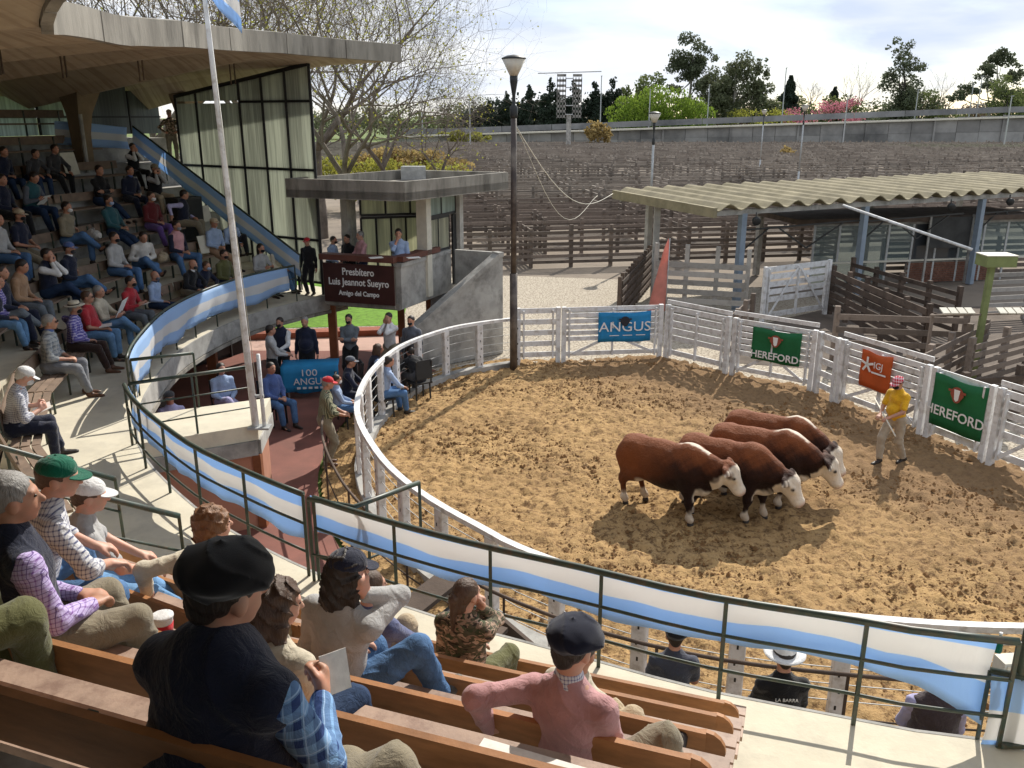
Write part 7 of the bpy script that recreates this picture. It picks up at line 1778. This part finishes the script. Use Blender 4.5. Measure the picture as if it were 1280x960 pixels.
placard(90, 232, 4, 'cream printed card leaning at the foot of the column'); placard(166, 262, 3, 'cream printed card lying between the teal and maroon sweaters'); placard(256, 277, 2, 'upper cream card beside the beige capped reader', (.36, .42)); placard(257, 300, 1, 'lower cream card beside the pink shirt', (.36, .45))
o = empty('cabinet', EC.off(EC.L-.6, 3.6, row_z(2)+.05), math.atan2(EC.tan(EC.L).y, EC.tan(EC.L).x), 'black cabinet standing on the steps by the sloping banner', 'cabinet')
b = MB(); b.box((0, 0, .55), (.75, .5, 1.1)); b.build('case', DARKIN, o); b = MB(); b.box((0, -.26, .55), (.65, .02, 1.0)); b.build('door', BLK, o)
# standing people of the stand
def stand(px_, py, z, label, shirt, trousers, face=0.0, h=1.7, sk=1, hr='dark', lod=1, group=None, **kw):
    Yf = kw.pop('Y', None)
    if Yf: q = PY(px_, py, Yf); h = q.z+.1-z
    else: q = P(px_, py, z+h-.1)
    s_ = h/1.72; q.z = z; kw.setdefault('arms', 'down'); kw.setdefault('seed', int(px_))
    return person(q, face, label, 'stand', shirt, trousers, SK[sk], HR_[hr] if hr else None, lod=lod, group=group, s=s_, **kw)
r_, _ = person(Vector((-9.85, 26.0, 4.86)), math.radians(200), 'guard in mottled camouflage standing before the far column at the top of the stairs', 'stand', PL['camo'], C['khaki'], SK[1], HR_['dark'], hat='cap', hat_mat=C['beige'], lod=1, arms='hip', s=.85)
stand(384, 302, ZW, 'person in a dark jacket and red cap at the foot of the sloping banner', C['black'], C['black'], 2.9, Y=22.2, hat='cap', hat_mat=C['capred'])
stand(411, 299, ZW, 'person in a pale blue shirt leaning on the railing left of the booth counter', C['ltblue'], C['black'], -1.9, Y=22.6, mask=C['black'], arms='front', lean=.25, sk=1)
stand(434, 298, ZW, 'person in black half hidden between two others in the booth', C['black'], C['black'], 2.6, Y=22.5)
stand(451, 294, ZW, 'announcer in a pink shirt reaching left across the counter', C['grpink'], C['navy'], 2.2, Y=22.3, arms='front', hr='grey', lod=2, sk=0, fat=1.05)
stand(498, 291, ZW, 'announcer in a light blue shirt speaking into a microphone at the booth corner', C['ltblue'], C['navy'], math.pi+.1, Y=21.75, armR='mic', armL='front', lod=2, fat=1.12, sleeves='rolled')
stand(525, 306, ZW, 'dark clad person seated low behind the booth corner column', C['black'], C['black'], math.pi, Y=22.7, mask=C['black'])
for px_, lab in ((470, 'papers on the booth counter in front of the pink shirt'), (517, 'white papers on the booth counter by the corner')):
    q = P(px_, 322, 2.885); b = MB(); b.box((0, 0, 0), (.32, .2, .012)); o = b.build('papers', PAPER); o.location = q; o.rotation_euler = (0, 0, .4); tag(o, lab, 'papers')
# people on the lower terrace
stand(350, 402, 0, 'person in a dark vest with white sleeves standing left of the blue table', C['white'], C['black'], math.pi-.2, vest=C['navy'], mask=C['black'], arms='front')
stand(381, 401, 0, 'broad person in a navy jacket standing behind the blue table', C['navy'], C['black'], math.pi, arms='down', fat=1.2, hr='grey', mask=C['tan'])
stand(337, 412, 0, 'person in the dark behind the flagpole reaching to the table', C['ltgrey'], C['black'], -1.2, arms='front')
stand(436, 398, 0, 'person in a grey hoodie with folded arms before the lawn', C['greyjeans'], C['black'], math.pi-.1, arms='cross', mask=C['black'], hr='dark')
stand(486, 396, 0, 'person in white and pink at the brown pillar by the terrace exit', C['white'], C['khaki'], math.pi-.5, arms='chin', hr='dark', collar=C['grpink'])
stand(514, 400, 0, 'person in a slate shirt and black mask at the right terrace pillar', C['slate'], C['black'], math.pi-.3, mask=C['black'])
stand(403, 478, 0, 'person in a red cap and striped shirt resting one foot on the pipe rail', PL['khaki_stripe'], C['khaki'], -1.3, h=1.68, hat='cap', hat_mat=C['capred'], arms='front', fat=1.12, lean=.12, lod=2, hr='grey', head=(0, -.1), sleeves='rolled', shoes=MATS['shoe_brown'])
def low(px_, py, label, shirt, trousers, face, seat=.45, z=0, hz=1.22, **kw):
    q = P(px_, py, z+hz+seat-.45); q.z = z; kw.setdefault('lod', 1); kw.setdefault('seed', int(px_)); hr = kw.pop('hr', 'dark'); sk = kw.pop('sk', 1)
    r_, i_ = person(q, face, label, 'sit', shirt, trousers, SK[sk], HR_[hr] if hr else None, seat_h=seat, **kw)
    return r_, q
def stool(q, label, seat=.45, face=0, group='plastic chairs on the terrace'):
    o = empty('chair', q, face, label, 'chair', group)
    for sx_ in (-1, 1):
        for sy_ in (-1, 1): plank('leg', o, (sx_*.18, sy_*.17, 0), (sx_*.17, sy_*.16, seat-.02), .03, .03, BLK)
    b = MB(); b.box((0, 0, seat-.03), (.44, .42, .035)); b.build('seat', BLK, o); b = MB(); b.box((0, -.22, seat+.3), (.4, .03, .42), Matrix.Rotation(-.12, 3, 'X')); b.build('backrest', BLK, o)
    for sx_ in (-1, 1): plank('back_post', o, (sx_*.19, -.19, seat-.02), (sx_*.19, -.235, seat+.5), .025, .025, BLK)
_, q = low(276, 461, 'woman in a pale blue shirt and blue skirt seated in the shade under the walkway', C['ltblue'], C['lilac'], -2.5, hair_style='long', arms='lap', legs='cross', sk=0); stool(q, 'dark chair under the woman in pale blue', face=-2.5)
_, q = low(212, 497, 'person in a lilac shirt seated low behind the landing', C['lilac'], C['navy'], -2.7, hat='cap', hat_mat=C['charcoal']); stool(q, 'dark chair behind the landing at the left', face=-2.7)
_, q = low(338, 460, 'person in a navy top and jeans seated beside the blue table', C['blue'], C['jeans'], -2.2, arms='lap'); stool(q, 'dark chair left of the blue table', face=-2.2)
_, q = low(430, 452, 'person in a grey cap and navy jacket seated before the blue table', C['navy'], C['navy'], -1.5, hat='cap', hat_mat=C['slate'], arms='knees', lean=.2); stool(q, 'dark chair under the grey capped person', face=-1.5)
_, q = low(462, 436, 'person with brown hair in a dark vest over blue sleeves near the ring fence', C['ltblue'], C['navy'], -1.2, vest=C['navy'], hr='brown', hair_style='bob', lean=.3); stool(q, 'dark chair behind the ring fence near the brown pillar', face=-1.2)
_, q = low(420, 474, 'boy in a light blue top and white mask behind the red capped person', C['ltblue'], C['jeans'], -1.3, mask=C['white'], arms='front', s=.85, hz=1.05); stool(q, 'low dark chair under the boy in light blue', face=-1.3, seat=.38)
_, q = low(476, 452, 'person in pale blue sleeves partly hidden behind the ring fence posts', C['ltblue'], C['jeans'], -1.0, arms='knees', lean=.3); stool(q, 'dark chair behind the ring fence posts', face=-1.0)
_, q = low(523, 434, 'person bending over in a black and green shirt behind the ring fence', C['black'], C['charcoal'], .6, lean=.8, arms='knees', collar=C['green'], vest=None); stool(q, 'dark chair beside the stair wall', face=.6)
_, q = low(212, 585, 'person in navy seated below the walkway beside the landing, one bare arm showing', C['navy'], C['navy'], -1.2, sleeves='short', hz=1.1); stool(q, 'dark chair below the walkway beside the landing', face=-1.2)
# three men in the alley, seen from behind
ag = 'people leaning on the pipe rail below the walkway'
stand(845, 800, 0, 'person in a black beret and slate blue T-shirt leaning on the pipe rail', C['slate_vest'], C['dkjeans'], -.1, h=1.66, hat='beret', hat_mat=C['felt_black'], arms='front', sleeves='short', lod=2, lean=.12)
r_, i_ = stand(983, 826, 0, 'person in a white wide brimmed hat and black shirt with a printed back', C['black'], C['black'], -.05, h=1.7, hat='brim', hat_mat=C['white'], arms='front', lod=2, fat=1.12, lean=.1, hr='dark')
Mb = Matrix.Translation(i_['tor']((0, -.172, .37))) @ Matrix.Rotation(math.pi/2, 4, 'X'); text_obj('LA BARRA', .045, r_, Mb, LETW, .002)
r_, i_ = stand(1178, 850, 0, 'person in a brown grey vest and lilac sleeves partly behind the hanging banner end', C['lilac'], C['navy'], -.25, h=1.75, vest=C['brown_vest'], arms='front', lod=2, fat=1.15, lean=.1, hr='dark')
# ------------------------------------------------------------------ the near stand
NG = None
nr = range(1, 6)
sit(582, 742, 'woman with a long dark ponytail in a camouflage shirt', PL['camo'], C['olive'], hr='brown', hair_style='pony', lod=3, rows=range(1, 2), armR='chin', head=(-.35, 0), lean=.05, sk=0, group=NG, s=.97)
r_, _ = sit(433, 712, 'curly dark haired person in a navy cap and pale sweatshirt, head propped on one hand', C['ltgrey'], C['jeans'], hr='dark', hair_style='bob', hat='cap', hat_mat=C['navy'], lod=3, rows=range(3, 4), armR='cheek', legs={'t': (.42, .42, .3), 'h': (.3, .2, 1)}, legl={'t': (.1, .42, .1)}, lean=.12, head=(-.45, -.1), side=.1, shoes=MATS['shoe_grey'], group=NG, sk=0)
sit(715, 806, 'person in a dusty pink sweater and black beret with one elbow over the backrest', C['pink'], C['khaki'], hr='dark', hat='beret', hat_mat=C['felt_navy'], lod=3, rows=range(3, 4), collar=PL['collar_stripe'], armL={'t': (-.36, -.08, .72), 'd': (.5, .8, .3), 'n': (0, 0, -1), 'h': (-1, -1, .5), 'c': .5}, armR='lap', legs={'t': (.4, .52, .28), 'h': (.6, .1, 1)}, legl='down', lean=.0, head=(-.25, -.05), twist=-.1, group=NG, sk=0)
bm, bi = sit(290, 735, 'large person from behind in a black beret, dark vest and blue plaid shirt', PL['blue_plaid'], C['khaki'], hr='dark', hat='beret', hat_mat=C['felt_black'], vest=C['navy'], lod=3, rows=range(5, 6), armR='read', armL='lap', lean=.12, dy=.06, fat=1.42, broad=1.22, seat_h=.33, s=1.08, head=(-.32, -.1), legs={'t': (.36, .5, .1), 'h': (.8, .3, 1)}, group=NG)
tR = bi['A'][1][1]; paper(bm, tR+Vector((-.02, .1, .03)), (.1, .13), (1.2, .3, .9), PAPER, 'folded_paper')
sit(352, 752, 'brown haired woman beside the large black beret, her face hidden', C['cream'], C['dkjeans'], hr='brown', hair_style='bob', lod=3, rows=range(4, 5), arms='lap', head=(-.5, -.2), group=NG, sk=0, s=.93)
sit(466, 732, 'boy in a blue grey shirt and beige trousers with a knee drawn up', C['bluegrey'], C['beige'], hr='brown', lod=2, rows=range(1, 3), armR='knees', legs='up', head=(-.4, 0), group=NG, s=.88, sk=0)
sit(265, 655, 'person with curly reddish hair in a cream shirt', C['cream'], C['beige'], hr='auburn', hair_style='curly', lod=3, rows=range(1, 3), armL='rest', arms='lap', group=NG, sk=0, head=(-.3, 0))
sit(72, 596, 'person in a green cap and navy checked white shirt leaning on the knees', PL['white_navy'], C['jeans'], hr='brown', hat='cap', hat_mat=C['green'], lod=3, rows=range(3, 4), arms='knees', lean=.4, turn=-.35, head=(-.5, -.1), sleeves='rolled', legs='wide', group=NG, sk=0)
sit(112, 618, 'person in a white and grey cap and light T-shirt stretching both legs', C['ltgrey'], C['ltjeans'], hr='brown', hat='cap', hat_mat=C['white'], lod=3, rows=range(2, 3), arms='knees', legs='out', lean=.2, turn=-.4, head=(-.3, -.1), sleeves='short', group=NG, sk=0)
sit(16, 620, 'grey haired person in a dark vest and lilac checked shirt at the left edge', PL['purple_check'], C['khaki'], hr='grey', vest=C['navy'], lod=3, rows=range(4, 5), arms='lap', lean=.05, turn=-.3, head=(-.3, 0), group=NG, legs='down')
sit(10, 850, 'person in olive trousers at the lower left corner, only a knee in view', C['black'], C['olive'], lod=2, rows=range(5, 6), arms='down', turn=-.1, group=NG, hr='grey', knee=1)
sit(724, 812, 'person in beige trousers with raised knees hidden behind the pink sweater', C['cream'], C['beige'], hr='dark', lod=2, rows=range(2, 3), legs={'t': (.3, .35, .42), 'h': (.5, .3, 1)}, arms='lap', group=NG, s=.92, turn=-.35, lean=.1)
# bucket on the bench, sheet on the bench
p, l = ledge(215, 775, 3, .47); o = empty('bucket', p+Vector((-.05, .1, .0)), 0, 'white paper cup with a red pattern on the bench beside the checked shirt', 'cup')
b = MB(); b.lathe([(.04, 0), (.055, .13), (.058, .135)], (0, 0, 0), 16); b.build('cup', C['white'], o, True); b = MB(); b.lathe([(.046, .03), (.0545, .1)], (0, 0, 0), 16); b.build('sleeve', C['capred'], o, True); b = MB(); b.lathe([(.06, .134), (.06, .145), (.05, .15)], (0, 0, 0), 16); b.build('lid', C['white'], o, True)
p, l = ledge(650, 955, 4, .475); b = MB(); b.box((0, 0, .004), (.42, .28, .008)); o = b.build('magazine', PAPER); o.location = p; o.rotation_euler = (0, 0, -.4); tag(o, 'white printed magazine lying on the bench at the bottom centre', 'magazine')

for k, (px_, py, i, m_, lab) in enumerate(((150, 318, 1, 'grey', 'crumpled grey jacket on the bench beside the grey hoodie'), (205, 305, 1, 'beige', 'pale cloth bag on the bench left of the pink shirt'), (118, 272, 2, 'offwhite', 'white cloth bundle on the bench beside the teal sweater'),
    (240, 352, 0, 'offwhite', 'white parcel on the bench between the blue shirt and the black sweater'), (74, 465, 0, 'beige', 'beige bag on the front bench left of the grey checked shirt'))):
    p, l = ledge(px_, py, i, .47); n_ = EC.nrm(l); o = empty('bag', p+Vector((n_.x, n_.y, 0))*.02, .5+k, lab, 'bag')
    blob('cloth_body', [('e', Vector((0, 0, .09)), (.17, .12, .1)), ('e', Vector((.09, .02, .12)), (.1, .09, .09)), ('e', Vector((-.08, -.02, .06)), (.12, .1, .07))], .014, C[m_], o, k=.05, noise=folds(.012, 26, k))
    b = MB(); b.tube([(-.07, 0, .16), (-.04, .01, .24), (.04, .01, .25), (.08, 0, .17)], .008, 6); b.build('strap', C[m_], o, True)
